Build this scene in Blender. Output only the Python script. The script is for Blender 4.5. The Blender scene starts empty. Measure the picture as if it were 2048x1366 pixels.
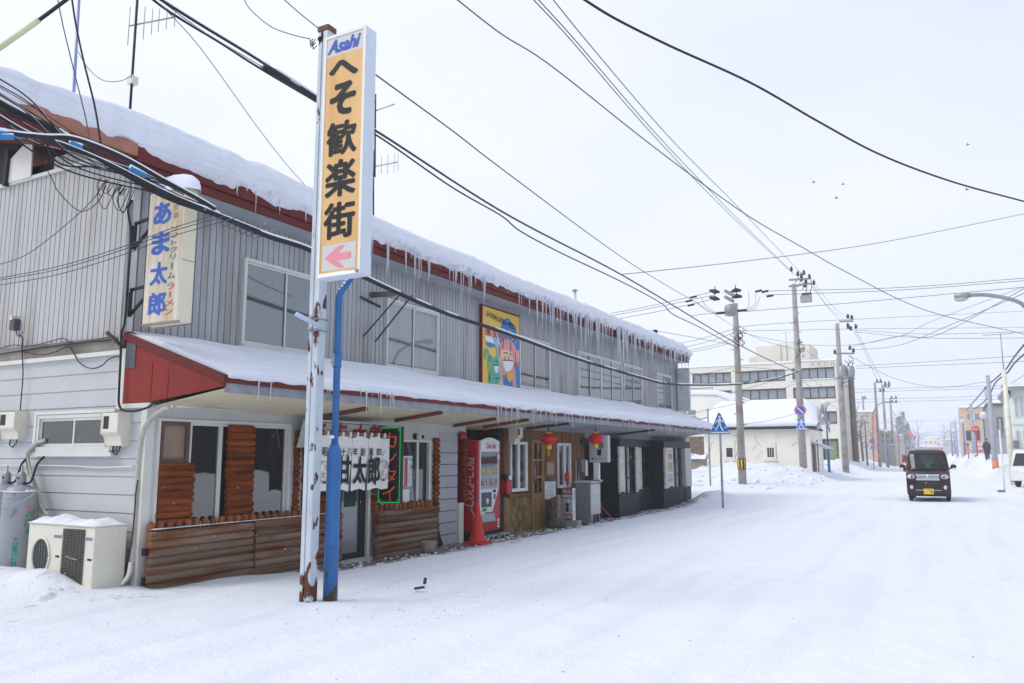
import bpy, bmesh, math, random
from mathutils import Vector as V, Matrix, noise
SC = bpy.context.scene
COL = SC.collection
R = math.radians
rnd = random.Random(7)

# ---------------------------------------------------------------- camera
F_PX, TH, PH, RO, EYE = 1592.28, .142559, .501259, .001548, 1.5
_r = V((math.cos(PH), math.sin(PH), 0)); _fh = V((-math.sin(PH), math.cos(PH), 0)); _u = V((0, 0, 1))
FWD = _fh * math.cos(TH) + _u * math.sin(TH)
_d = _fh * math.sin(TH) - _u * math.cos(TH)
RIGHT = _r * math.cos(RO) + _d * math.sin(RO)
DOWN = _d * math.cos(RO) - _r * math.sin(RO)
CAM = V((0, 0, EYE))
cd = bpy.data.cameras.new('camera'); cam = bpy.data.objects.new('camera', cd); COL.objects.link(cam)
cd.sensor_width = 36; cd.lens = 36 * F_PX / 2048; cd.clip_end = 4000; cd.clip_start = .1
m3 = Matrix((RIGHT, -DOWN, -FWD)).transposed()
cam.matrix_world = Matrix.Translation(CAM) @ m3.to_4x4()
SC.camera = cam

# ---------------------------------------------------------------- sky and sun (overcast winter day)
SUN_EL, SUN_AZ = 48, 222            # azimuth from +Y clockwise: behind the camera, to the left
w = bpy.data.worlds.new('World'); SC.world = w; w.use_nodes = True
nt = w.node_tree; N = nt.nodes; LK = nt.links; N.clear()
out = N.new('ShaderNodeOutputWorld'); bg = N.new('ShaderNodeBackground')
sky = N.new('ShaderNodeTexSky'); sky.sky_type = 'NISHITA'; sky.sun_disc = False
sky.sun_elevation = R(SUN_EL); sky.sun_rotation = R(SUN_AZ); sky.dust_density = 4; sky.air_density = 1
tc = N.new('ShaderNodeTexCoord'); mp = N.new('ShaderNodeMapping'); mp.inputs['Scale'].default_value = (1.0, 1.0, 2.2)
nz = N.new('ShaderNodeTexNoise'); nz.inputs['Scale'].default_value = 1.3; nz.inputs['Detail'].default_value = 3
cr = N.new('ShaderNodeValToRGB')
cr.color_ramp.elements[0].position = .3; cr.color_ramp.elements[0].color = (6.5, 7.3, 9.1, 1)
cr.color_ramp.elements[1].position = .75; cr.color_ramp.elements[1].color = (9.2, 9.5, 10.1, 1)
dt = N.new('ShaderNodeVectorMath'); dt.operation = 'DOT_PRODUCT'; dt.inputs[1].default_value = (-.75, .1, .35)
ad = N.new('ShaderNodeMath'); ad.operation = 'MULTIPLY_ADD'; ad.inputs[1].default_value = .6; ad.inputs[2].default_value = -.13
ad2 = N.new('ShaderNodeMath'); ad2.operation = 'ADD'
mx = N.new('ShaderNodeMixRGB'); mx.inputs['Fac'].default_value = .93
LK.new(tc.outputs['Generated'], mp.inputs['Vector']); LK.new(mp.outputs['Vector'], nz.inputs['Vector'])
LK.new(tc.outputs['Generated'], dt.inputs[0]); LK.new(dt.outputs['Value'], ad.inputs[0])
LK.new(ad.outputs[0], ad2.inputs[0]); LK.new(nz.outputs['Fac'], ad2.inputs[1]); LK.new(ad2.outputs[0], cr.inputs['Fac'])
LK.new(sky.outputs['Color'], mx.inputs['Color1']); LK.new(cr.outputs['Color'], mx.inputs['Color2'])
LK.new(mx.outputs['Color'], bg.inputs['Color']); bg.inputs['Strength'].default_value = .1
LK.new(bg.outputs[0], out.inputs['Surface'])
sd = bpy.data.lights.new('sun', 'SUN'); sd.energy = 1.4; sd.angle = R(22); sd.color = (1, .96, .9)
sun = bpy.data.objects.new('sun', sd); COL.objects.link(sun)
_az, _el = R(SUN_AZ), R(SUN_EL)
sun.rotation_euler = V((math.sin(_az) * math.cos(_el), math.cos(_az) * math.cos(_el), math.sin(_el))).to_track_quat('Z', 'Y').to_euler()
SC.view_settings.view_transform = 'Standard'; SC.view_settings.look = 'None'
SC.view_settings.exposure = .15; SC.view_settings.gamma = 1; SC.view_settings.use_curve_mapping = False
SC.cycles.max_bounces = 8; SC.cycles.transparent_max_bounces = 24
SC.cycles.diffuse_bounces = 3; SC.cycles.glossy_bounces = 3; SC.cycles.use_denoising = True

# ---------------------------------------------------------------- photo pixel -> place in the world
def ray(x, y): return RIGHT * ((x - 1024) / F_PX) + DOWN * ((y - 683) / F_PX) + FWD
def _pl(ax, x, y, v):
    d = ray(x, y); return CAM + d * ((v - CAM[ax]) / d[ax])
def PX(x, y, v): return _pl(0, x, y, v)
def PY(x, y, v): return _pl(1, x, y, v)
def PZ(x, y, v=0.): return _pl(2, x, y, v)
def PD(x, y, d): return CAM + ray(x, y) * d
def pxm(d): return d / F_PX                       # metres per photo pixel at depth d

# ---------------------------------------------------------------- materials
def lin(h):
    h = h.lstrip('#'); c = [int(h[i:i + 2], 16) / 255 for i in (0, 2, 4)]
    return tuple((v / 12.92 if v <= .04045 else ((v + .055) / 1.055) ** 2.4) for v in c) + (1,)
def sc(c, k): return (min(c[0] * k, 1), min(c[1] * k, 1), min(c[2] * k, 1), 1)
def mat(name, col, rough=.6, metal=0., var=.12, vs=3., col2=None, s2=6., lo=.52, hi=.6, stretch=(1, 1, 1),
        bump=0., bs=30., spec=.4, zlow=None, det=4, emit=0., isl=0.):
    """col with soft value variation; col2 = patches of a second colour where noise > lo..hi;
    zlow=(z0,z1,amount): the patches gather towards the height z0 (rust or dirt at a foot)."""
    c = lin(col) if isinstance(col, str) else col
    m = bpy.data.materials.new(name); m.use_nodes = True
    n = m.node_tree.nodes; k = m.node_tree.links; b = n['Principled BSDF']
    b.inputs['Roughness'].default_value = rough; b.inputs['Metallic'].default_value = metal
    b.inputs['Specular IOR Level'].default_value = spec
    g = n.new('ShaderNodeNewGeometry'); mp = n.new('ShaderNodeMapping'); mp.inputs['Scale'].default_value = stretch
    k.new(g.outputs['Position'], mp.inputs['Vector'])
    last = None
    if var:
        t = n.new('ShaderNodeTexNoise'); t.inputs['Scale'].default_value = vs; t.inputs['Detail'].default_value = det
        k.new(mp.outputs[0], t.inputs['Vector'])
        x = n.new('ShaderNodeMixRGB'); x.inputs[1].default_value = sc(c, 1 + var); x.inputs[2].default_value = sc(c, 1 - var)
        rp = n.new('ShaderNodeMapRange'); rp.inputs[1].default_value = .3; rp.inputs[2].default_value = .7
        k.new(t.outputs['Fac'], rp.inputs[0]); k.new(rp.outputs[0], x.inputs[0]); last = x.outputs[0]
    if col2:
        c2 = lin(col2) if isinstance(col2, str) else col2
        t = n.new('ShaderNodeTexNoise'); t.inputs['Scale'].default_value = s2; t.inputs['Detail'].default_value = 5
        k.new(mp.outputs[0], t.inputs['Vector']); fac = t.outputs['Fac']
        if zlow:
            sp = n.new('ShaderNodeSeparateXYZ'); k.new(g.outputs['Position'], sp.inputs[0])
            zr = n.new('ShaderNodeMapRange'); zr.inputs[1].default_value = zlow[0]; zr.inputs[2].default_value = zlow[1]
            zr.inputs[3].default_value = zlow[2]; zr.inputs[4].default_value = 0
            k.new(sp.outputs['Z'], zr.inputs[0])
            a = n.new('ShaderNodeMath'); a.operation = 'ADD'; k.new(fac, a.inputs[0]); k.new(zr.outputs[0], a.inputs[1]); fac = a.outputs[0]
        rp = n.new('ShaderNodeMapRange'); rp.inputs[1].default_value = lo; rp.inputs[2].default_value = hi
        k.new(fac, rp.inputs[0])
        x = n.new('ShaderNodeMixRGB'); x.inputs[2].default_value = c2
        if last: k.new(last, x.inputs[1])
        else: x.inputs[1].default_value = c
        k.new(rp.outputs[0], x.inputs[0]); last = x.outputs[0]
    if isl:
        x = n.new('ShaderNodeMixRGB'); x.blend_type = 'MULTIPLY'; x.inputs[0].default_value = 1
        r_ = n.new('ShaderNodeMapRange'); r_.inputs[3].default_value = 1 - isl; r_.inputs[4].default_value = 1 + isl * .6; k.new(g.outputs['Random Per Island'], r_.inputs[0])
        k.new(r_.outputs[0], x.inputs[2])
        if last: k.new(last, x.inputs[1])
        else: x.inputs[1].default_value = c
        last = x.outputs[0]
    if last: k.new(last, b.inputs['Base Color'])
    else: b.inputs['Base Color'].default_value = c
    if emit:
        b.inputs['Emission Color'].default_value = c; b.inputs['Emission Strength'].default_value = emit
    if bump:
        t = n.new('ShaderNodeTexNoise'); t.inputs['Scale'].default_value = bs; t.inputs['Detail'].default_value = 4
        k.new(mp.outputs[0], t.inputs['Vector'])
        bp = n.new('ShaderNodeBump'); bp.inputs['Strength'].default_value = bump; bp.inputs['Distance'].default_value = .01
        k.new(t.outputs['Fac'], bp.inputs['Height']); k.new(bp.outputs[0], b.inputs['Normal'])
    return m
def glassy(name, tint, refl=.22, trans=.75, rough=.02, edge=.38):
    """thin pane: part of the light passes, part is mirrored, the rest is the dusty film of the glass"""
    m = bpy.data.materials.new(name); m.use_nodes = True; n = m.node_tree.nodes; k = m.node_tree.links; n.clear()
    o = n.new('ShaderNodeOutputMaterial'); tr = n.new('ShaderNodeBsdfTransparent'); tr.inputs[0].default_value = lin(tint)
    gl = n.new('ShaderNodeBsdfGlossy'); gl.inputs['Roughness'].default_value = rough
    df = n.new('ShaderNodeBsdfDiffuse'); df.inputs[0].default_value = lin('#9aa0a4')
    a = n.new('ShaderNodeMixShader'); a.inputs[0].default_value = 1 - trans; k.new(tr.outputs[0], a.inputs[1]); k.new(df.outputs[0], a.inputs[2])
    fr = n.new('ShaderNodeLayerWeight'); fr.inputs[0].default_value = .35
    mr = n.new('ShaderNodeMapRange'); mr.inputs[3].default_value = refl; mr.inputs[4].default_value = min(1, refl + edge)
    k.new(fr.outputs['Fresnel'], mr.inputs[0])
    b = n.new('ShaderNodeMixShader'); k.new(mr.outputs[0], b.inputs[0]); k.new(a.outputs[0], b.inputs[1]); k.new(gl.outputs[0], b.inputs[2])
    k.new(b.outputs[0], o.inputs[0]); return m
def emis(name, col, s):
    m = bpy.data.materials.new(name); m.use_nodes = True; b = m.node_tree.nodes['Principled BSDF']
    b.inputs['Base Color'].default_value = lin(col); b.inputs['Emission Color'].default_value = lin(col); b.inputs['Emission Strength'].default_value = s
    return m
def snow_mat(name, col='#eef1f8', dirt=False, bump=.35, strata=False):
    m = bpy.data.materials.new(name); m.use_nodes = True; n = m.node_tree.nodes; k = m.node_tree.links; b = n['Principled BSDF']
    b.inputs['Roughness'].default_value = .75; b.inputs['Specular IOR Level'].default_value = .25
    g = n.new('ShaderNodeNewGeometry')
    t1 = n.new('ShaderNodeTexNoise'); t1.inputs['Scale'].default_value = 2.2; t1.inputs['Detail'].default_value = 8; t1.inputs['Roughness'].default_value = .65
    t2 = n.new('ShaderNodeTexNoise'); t2.inputs['Scale'].default_value = 55; t2.inputs['Detail'].default_value = 3
    k.new(g.outputs['Position'], t1.inputs['Vector']); k.new(g.outputs['Position'], t2.inputs['Vector'])
    a = n.new('ShaderNodeMath'); a.operation = 'MULTIPLY_ADD'; a.inputs[1].default_value = .18
    k.new(t2.outputs['Fac'], a.inputs[0]); k.new(t1.outputs['Fac'], a.inputs[2])
    bp = n.new('ShaderNodeBump'); bp.inputs['Strength'].default_value = bump; bp.inputs['Distance'].default_value = .10 if dirt else .06
    k.new(a.outputs[0], bp.inputs['Height']); k.new(bp.outputs[0], b.inputs['Normal'])
    x = n.new('ShaderNodeMixRGB'); x.inputs[1].default_value = lin(col); x.inputs[2].default_value = sc(lin(col), .9)
    k.new(t1.outputs['Fac'], x.inputs[0]); last = x.outputs[0]
    if strata:                                     # packed layers of several snowfalls, slightly greyer and icier
        mq = n.new('ShaderNodeMapping'); mq.inputs['Scale'].default_value = (1.5, .5, 16); k.new(g.outputs['Position'], mq.inputs[0])
        tq = n.new('ShaderNodeTexNoise'); tq.inputs['Scale'].default_value = 1.6; tq.inputs['Detail'].default_value = 5; k.new(mq.outputs[0], tq.inputs['Vector'])
        rq = n.new('ShaderNodeMapRange'); rq.inputs[1].default_value = .45; rq.inputs[2].default_value = .72; rq.inputs[4].default_value = .45; k.new(tq.outputs['Fac'], rq.inputs[0])
        xq = n.new('ShaderNodeMixRGB'); xq.inputs[2].default_value = lin('#cfd5e0'); k.new(rq.outputs[0], xq.inputs[0]); k.new(last, xq.inputs[1]); last = xq.outputs[0]
    if dirt:
        sp = n.new('ShaderNodeSeparateXYZ'); k.new(g.outputs['Position'], sp.inputs[0])
        # trodden, thawed strip of wet paving along the foot of the shops
        t3 = n.new('ShaderNodeTexNoise'); t3.inputs['Scale'].default_value = 2.6; t3.inputs['Detail'].default_value = 6; t3.inputs['Roughness'].default_value = .7
        k.new(g.outputs['Position'], t3.inputs['Vector'])
        xr = n.new('ShaderNodeMapRange'); xr.inputs[1].default_value = -6.0; xr.inputs[2].default_value = -7.65; xr.inputs[3].default_value = -.42; xr.inputs[4].default_value = .50
        k.new(sp.outputs['X'], xr.inputs[0])
        y0 = n.new('ShaderNodeMapRange'); y0.inputs[1].default_value = 7.8; y0.inputs[2].default_value = 10.6; y0.inputs[3].default_value = -.5; y0.inputs[4].default_value = 0
        k.new(sp.outputs['Y'], y0.inputs[0])
        y1 = n.new('ShaderNodeMapRange'); y1.inputs[1].default_value = 26.; y1.inputs[2].default_value = 28.; y1.inputs[3].default_value = 0; y1.inputs[4].default_value = -1
        k.new(sp.outputs['Y'], y1.inputs[0])
        s = xr.outputs[0]
        for q in (y0, y1, t3):
            ad = n.new('ShaderNodeMath'); ad.operation = 'ADD'; k.new(s, ad.inputs[0]); k.new(q.outputs[0], ad.inputs[1]); s = ad.outputs[0]
        mr = n.new('ShaderNodeMapRange'); mr.inputs[1].default_value = .58; mr.inputs[2].default_value = .74; k.new(s, mr.inputs[0])
        t4 = n.new('ShaderNodeTexNoise'); t4.inputs['Scale'].default_value = 22; t4.inputs['Detail'].default_value = 5
        k.new(g.outputs['Position'], t4.inputs['Vector'])
        dc = n.new('ShaderNodeValToRGB'); e = dc.color_ramp.elements
        e[0].position = .38; e[0].color = lin('#4b443f'); e[1].position = .66; e[1].color = lin('#a8a3a2')
        k.new(t4.outputs['Fac'], dc.inputs[0])
        y = n.new('ShaderNodeMixRGB'); k.new(mr.outputs[0], y.inputs[0]); k.new(last, y.inputs[1]); k.new(dc.outputs[0], y.inputs[2]); last = y.outputs[0]
        # faint grey wheel lanes pressed along the road
        wv = n.new('ShaderNodeMapping'); wv.inputs['Scale'].default_value = (1.3, .10, 1); k.new(g.outputs['Position'], wv.inputs[0])
        t5 = n.new('ShaderNodeTexNoise'); t5.inputs['Scale'].default_value = 1.9; t5.inputs['Detail'].default_value = 6; k.new(wv.outputs[0], t5.inputs['Vector'])
        m5 = n.new('ShaderNodeMapRange'); m5.inputs[1].default_value = .47; m5.inputs[2].default_value = .66; m5.inputs[4].default_value = .28; k.new(t5.outputs['Fac'], m5.inputs[0])
        z = n.new('ShaderNodeMixRGB'); z.inputs[2].default_value = lin('#ccd5e8'); k.new(m5.outputs[0], z.inputs[0]); k.new(last, z.inputs[1]); last = z.outputs[0]
    k.new(last, b.inputs['Base Color']); return m

# ---------------------------------------------------------------- mesh building
SPLIT = {'pilaster', 'white_panel', 'corner_trim', 'window_trim', 'timber_backing', 'shopfront_beam', 'cloth_loop', 'snow_strip', 'corner_board', 'edging', 'stay', 'log_bracket', 'band', 'sill_snow', 'bracket', 'screw_cap', 'end_post', 'room_back', 'sticker', 'red_band', 'grin', 'face', 'bars', 'emblem', 'print', 'coin_slot', 'cross_arm', 'yellow_band', 'handle', 'wiper', 'outline', 'crack', 'side_mirror_x'}
class MB:
    def __init__(s): s.v = []; s.f = []; s.m = []; s.s = []
    def add(s, vs, fs, m=0, sm=False):
        o = len(s.v); s.v += [V(p) for p in vs]
        for f in fs: s.f.append([i + o for i in f]); s.m.append(m); s.s.append(sm)
        return s
    def quad(s, *p, m=0): return s.add(p, [list(range(len(p)))], m)
    def box(s, a, b, m=0):
        x0, x1 = sorted((a[0], b[0])); y0, y1 = sorted((a[1], b[1])); z0, z1 = sorted((a[2], b[2]))
        return s.add([(x0, y0, z0), (x1, y0, z0), (x1, y1, z0), (x0, y1, z0), (x0, y0, z1), (x1, y0, z1), (x1, y1, z1), (x0, y1, z1)],
                     [[0, 3, 2, 1], [4, 5, 6, 7], [0, 1, 5, 4], [1, 2, 6, 5], [2, 3, 7, 6], [3, 0, 4, 7]], m)
    def prism(s, poly, vec, m=0):
        n = len(poly); vec = V(vec); a = [V(p) for p in poly]; b = [p + vec for p in a]
        nr = sum(((a[i] - a[0]).cross(a[(i + 1) % n] - a[0]) for i in range(n)), V())
        if nr.dot(vec) > 0: a, b = b, a
        return s.add(a + b, [list(range(n)), list(range(2 * n - 1, n - 1, -1))] + [[i, n + i, n + (i + 1) % n, (i + 1) % n][::-1] for i in range(n)], m)
    def beam(s, a, b, w, h, m=0, up=(0, 0, 1)):
        a, b = V(a), V(b); d = (b - a).normalized(); x = d.cross(V(up))
        if x.length < 1e-4: x = d.cross(V((1, 0, 0)))
        x.normalize(); y = x.cross(d); p = [x * w / 2 + y * h / 2, -x * w / 2 + y * h / 2, -x * w / 2 - y * h / 2, x * w / 2 - y * h / 2]
        return s.prism([a + q for q in p], b - a, m)
    def tube(s, pts, r, n=8, m=0, caps=True):
        P = [V(p) for p in pts]; rs = r if isinstance(r, (list, tuple)) else [r] * len(P)
        d = [(P[min(i + 1, len(P) - 1)] - P[max(i - 1, 0)]).normalized() for i in range(len(P))]
        x = d[0].cross(V((0, 0, 1)))
        if x.length < 1e-3: x = d[0].cross(V((0, 1, 0)))
        x.normalize(); vs = []
        for i, p in enumerate(P):
            x = (x - d[i] * x.dot(d[i])).normalized(); y = d[i].cross(x)
            for k in range(n):
                a = 2 * math.pi * k / n; vs.append(p + (x * math.cos(a) + y * math.sin(a)) * rs[i])
        fs = [[i * n + k, i * n + (k + 1) % n, (i + 1) * n + (k + 1) % n, (i + 1) * n + k] for i in range(len(P) - 1) for k in range(n)]
        s.add(vs, fs, m, True)
        if caps:
            o = len(s.v) - len(vs); e = (len(P) - 1) * n + o
            s.f += [[o + k for k in range(n)][::-1], [e + k for k in range(n)]]; s.m += [m, m]; s.s += [False, False]
        return s
    def lathe(s, c, prof, n=20, m=0, ax=(0, 0, 1), sm=True):
        ax = V(ax).normalized(); x = ax.cross(V((0, 0, 1)))
        if x.length < 1e-3: x = V((1, 0, 0))
        x.normalize(); y = ax.cross(x); c = V(c); vs = []
        for r, h in prof:
            for k in range(n):
                a = 2 * math.pi * k / n; vs.append(c + ax * h + (x * math.cos(a) + y * math.sin(a)) * max(r, 1e-4))
        fs = [[i * n + k, i * n + (k + 1) % n, (i + 1) * n + (k + 1) % n, (i + 1) * n + k] for i in range(len(prof) - 1) for k in range(n)]
        fs += [[k for k in range(n)][::-1], [(len(prof) - 1) * n + k for k in range(n)]]
        return s.add(vs, fs, m, sm)
    def ball(s, c, r, n=14, m=0, sq=(1, 1, 1)):
        c = V(c); vs = []; h = n // 2
        for i in range(h + 1):
            t = math.pi * i / h
            for k in range(n):
                a = 2 * math.pi * k / n
                vs.append(c + V((math.sin(t) * math.cos(a) * sq[0], math.sin(t) * math.sin(a) * sq[1], math.cos(t) * sq[2])) * r)
        return s.add(vs, [[i * n + k, (i + 1) * n + k, (i + 1) * n + (k + 1) % n, i * n + (k + 1) % n] for i in range(h) for k in range(n)], m, True)
    def grid(s, rows, m=0, sm=True, flip=False):
        nr, nc = len(rows), len(rows[0])
        fs = [[i * nc + j, i * nc + j + 1, (i + 1) * nc + j + 1, (i + 1) * nc + j] for i in range(nr - 1) for j in range(nc - 1)]
        if flip: fs = [f[::-1] for f in fs]
        return s.add([p for r in rows for p in r], fs, m, sm)
    def islands(s):
        p = list(range(len(s.v)))
        def find(i):
            while p[i] != i: p[i] = p[p[i]]; i = p[i]
            return i
        for f in s.f:
            for i in f[1:]: p[find(i)] = find(f[0])
        g = {}
        for f, m, q in zip(s.f, s.m, s.s): g.setdefault(find(f[0]), []).append((f, m, q))
        out = []
        for fs in g.values():
            used = sorted({i for f, _, _ in fs for i in f}); ix = {v: k for k, v in enumerate(used)}; b = MB(); b.v = [s.v[i] for i in used]
            b.f = [[ix[i] for i in f] for f, _, _ in fs]; b.m = [m for _, m, _ in fs]; b.s = [q for _, _, q in fs]; out.append(b)
        return out
    def build(s, name, mats, parent=None, loc=None, bevel=0, world=True):
        if name in SPLIT and parent is not None:
            k = s.islands()
            if len(k) > 1: return [b.build(name, mats, parent, loc, bevel, world) if i else b._build(name, mats, parent, loc, bevel, world) for i, b in enumerate(k)][0]
        return s._build(name, mats, parent, loc, bevel, world)
    def _build(s, name, mats, parent=None, loc=None, bevel=0, world=True):
        if not isinstance(mats, (list, tuple)): mats = [mats]
        me = bpy.data.meshes.new(name)
        if parent is not None: wm = WM[parent]
        elif loc is not None: wm = Matrix.Translation(V(loc))
        else: wm = Matrix.Identity(4)
        iv = wm.inverted() if world else Matrix.Identity(4)
        me.from_pydata([tuple(iv @ p) for p in s.v], [], s.f)
        for q in mats: me.materials.append(q)
        me.polygons.foreach_set('material_index', s.m); me.polygons.foreach_set('use_smooth', s.s); me.update()
        o = bpy.data.objects.new(name, me); COL.objects.link(o); WM[o] = wm
        if parent is not None: o.parent = parent
        elif loc is not None: o.location = loc
        if bevel:
            b = o.modifiers.new('b', 'BEVEL'); b.width = bevel; b.segments = 2; b.limit_method = 'ANGLE'; b.angle_limit = R(40)
        return o
WM = {}
def tag(o, label=None, cat=None, group=None, kind=None):
    if label: o['label'] = label
    if cat: o['category'] = cat
    if group: o['group'] = group
    if kind: o['kind'] = kind
    return o
def thing(name, label, cat, loc=(0, 0, 0), group=None, rz=0):
    o = bpy.data.objects.new(name, None); COL.objects.link(o); o.location = loc; o.rotation_euler = (0, 0, rz); o.empty_display_size = .1
    WM[o] = Matrix.Translation(V(loc)) @ Matrix.Rotation(rz, 4, 'Z'); return tag(o, label, cat, group)
def copy_thing(o, mw=None, label=None):
    """a copy of a thing with its parts and their sub-parts"""
    def cp(q, par):
        c = q.copy(); COL.objects.link(c)
        if par is not None: c.parent = par
        for ch in [z for z in list(bpy.data.objects) if z.parent is q]: cp(ch, c)
        return c
    c = cp(o, None)
    if mw is not None: c.matrix_world = mw
    if label: c['label'] = label
    return c

# ---------------------------------------------------------------- lettering
_G = {}
def glyph(txt, off=0.):
    k = (txt, off)
    if k not in _G:
        cu = bpy.data.curves.new('lettering', 'FONT'); cu.body = txt; cu.offset = off; cu.resolution_u = 3; cu.fill_mode = 'FRONT'
        o = bpy.data.objects.new('lettering', cu); COL.objects.link(o)
        dg = bpy.context.evaluated_depsgraph_get(); me = bpy.data.meshes.new_from_object(o.evaluated_get(dg))
        vs = [v.co.copy() for v in me.vertices]; fs = [list(p.vertices) for p in me.polygons]
        bpy.data.objects.remove(o); bpy.data.curves.remove(cu); bpy.data.meshes.remove(me)
        xs = [v.x for v in vs] or [0, 1]; ys = [v.y for v in vs] or [0, 1]
        _G[k] = (vs, fs, min(xs), max(xs), min(ys), max(ys))
    return _G[k]
def put(mb, txt, c, U, UP, w, h, off=0., m=0, fit=True, shear=0.):
    """one string stretched into a w x h box centred on c, in the plane of U (reading direction) and UP;
    off thickens the strokes (as a brush would) by laying shifted copies a hair apart"""
    vs, fs, x0, x1, y0, y1 = glyph(txt); U = V(U).normalized(); UP = V(UP).normalized(); c = V(c); nrm = U.cross(UP)
    if not vs: return
    e = off * 1.15; w, h = w - min(w * .3, e * w), h - min(h * .3, e * h)
    sx = w / max(x1 - x0, 1e-3); sy = h / max(y1 - y0, 1e-3)
    if not fit: sx = sy = min(sx, sy)
    cx, cy = (x0 + x1) / 2, (y0 + y1) / 2; k = 7 if off > .015 else (4 if off else 0)
    sh = [(0, 0)] + [(math.cos(2 * math.pi * i / k + .4) * off, math.sin(2 * math.pi * i / k + .4) * off * .8) for i in range(k)]
    for i, (dx, dy) in enumerate(sh):
        b = c + nrm * (i * .00025)
        mb.add([b + U * ((v.x + dx - cx) * sx + shear * (v.y - cy) * sy) + UP * ((v.y + dy - cy) * sy) for v in vs], fs, m)
def column_text(mb, txt, top, U, UP, w, h, gap=.12, off=0., m=0, size=.95):
    """characters one under another in a column w wide and h high whose top centre is at top"""
    n = len(txt); ch = h / n
    for i, t in enumerate(txt):
        _, _, x0, x1, y0, y1 = glyph(t)
        put(mb, t, V(top) - V(UP) * (ch * (i + .5)), U, UP, w * min(1, (x1 - x0) / .9) * size, ch * (1 - gap) * min(1, (y1 - y0) / .88) * size, off, m)
def row_text(mb, txt, left, U, UP, cw, h, off=0., m=0, size=.9):
    for i, t in enumerate(txt):
        _, _, x0, x1, y0, y1 = glyph(t)
        put(mb, t, V(left) + V(U) * (cw * (i + .5)), U, UP, cw * size * min(1, (x1 - x0) / .9), h * size * min(1, (y1 - y0) / .88), off, m)
XA, YA, ZA = V((1, 0, 0)), V((0, 1, 0)), V((0, 0, 1))
def ns(x, y=0, z=0): return noise.noise(V((x, y, z)))
def smooth(a, b, x):
    t = max(0, min(1, (x - a) / (b - a))) if a != b else float(x > a)
    return t * t * (3 - 2 * t)
def spline(pts, n=8):
    """Catmull-Rom through tuples of any size"""
    if len(pts) == 2: return [tuple(a + (b - a) * i / (n * 2) for a, b in zip(*pts)) for i in range(n * 2 + 1)]
    q = [tuple(2 * a - b for a, b in zip(pts[0], pts[1]))] + list(pts) + [tuple(2 * a - b for a, b in zip(pts[-1], pts[-2]))]
    o = []
    for i in range(1, len(q) - 2):
        for j in range(n):
            t = j / n; p0, p1, p2, p3 = q[i - 1:i + 3]
            o.append(tuple(.5 * (2 * b + (c - a) * t + (2 * a - 5 * b + 4 * c - d) * t * t + (3 * b - a - 3 * c + d) * t ** 3) for a, b, c, d in zip(p0, p1, p2, p3)))
    return o + [tuple(pts[-1])]

# ---------------------------------------------------------------- shared materials
SNOW = snow_mat('snow', '#eff2fa'); SLAB = snow_mat('layered_snow', '#eff2fa', bump=.5, strata=True); ROAD = snow_mat('snow_ground', '#f0f3fa', dirt=True, bump=.6)
M_ = dict(
    corr=mat('corrugated_metal', '#adafb1', .5, .15, .10, 1.2, '#918b82', 1.6, .48, .72, (3, 3, .3), spec=.4),
    siding=mat('white_siding', '#bdbebf', .6, 0, .04, 2),
    trim=mat('white_trim', '#d8d6cd', .5, 0, .06, 3),
    red=mat('red_paint', '#641f17', .7, 0, .12, 3, '#702018', 4, .5, .7),
    redsheet=mat('red_sheet', '#752319', .6, 0, .06, 2.),
    terra=mat('terracotta_board', '#a8735f', .7, 0, .14, 6),
    soffit=mat('soffit_grey', '#a9adb2', .7, 0, .06, 2),
    cream=mat('cream_soffit', '#d8cfb0', .6, 0, .05, 2),
    grey=mat('grey_board', '#8e9298', .7, 0, .18, 5, '#6a6a6c', 4, .55, .75),
    alu=mat('aluminium', '#d2d2cc', .45, .1, .05),
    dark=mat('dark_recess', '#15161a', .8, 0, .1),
    black=mat('black_plastic', '#1a1b1e', .5, 0, .1),
    cable=mat('black_cable', '#1b1c22', .6, 0, .1),
    wire=mat('grey_wire', '#4a4c55', .6, 0, .05),
    log=mat('stained_log', '#85441f', .9, 0, .3, 9, '#522a14', 5, .5, .7, (1, .25, 3), .5, 60, spec=.12, isl=.25),
    logw=mat('weathered_log', '#70401f', .95, 0, .36, 7, '#83705f', 2.6, .40, .62, (1, .35, 3.5), .4, 30, zlow=(.0, .7, .1), spec=.1, isl=.3),
    logend=mat('log_end', '#93522f', .8, 0, .25, 20, isl=.3),
    steel=mat('galvanised', '#9a9da0', .45, .5, .08),
    concrete=mat('concrete', '#a5a29c', .85, 0, .1, 6, bump=.2),
    pole=mat('concrete_pole', '#a39d98', .8, 0, .08, 2., '#8a7a70', 1.5, .5, .7),
    poleg=mat('concrete_pole_grey', '#aab0bd', .8, 0, .06, 2.),
    white=mat('white_paint', '#e4e5e6', .4, 0, .03),
    ivory=mat('ivory_plastic', '#ddd8c8', .45, 0, .05, 3),
    blue=mat('blue_paint', '#2f6aa6', .45, 0, .08, 4, '#2b4d78', 7, .62, .66),
    signblue=mat('sign_blue', '#1f6fc0', .4, 0, .02),
    signred=mat('sign_red', '#c8262c', .4, 0, .05),
    wood=mat('brown_wood', '#85592c', .7, 0, .2, 4, '#6d4a2a', 3, .45, .7, (1, 4, .4), .3, 25, isl=.22),
    glass=glassy('window_glass', '#dfe6e6', .20, .94), glassd=glassy('dark_glass', '#7f898d', .16, .96),
    ink=mat('black_ink', '#16161a', .6, 0, 0),
    room=mat('dim_room', '#232426', .9, 0, .3, 2.), curtain=mat('pale_curtain', '#c9cbc8', .9, 0, .12, 3, None, stretch=(1, 9, .3)),
    tyre=mat('tyre_rubber', '#1d1d20', .8, 0, .1),
)
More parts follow.
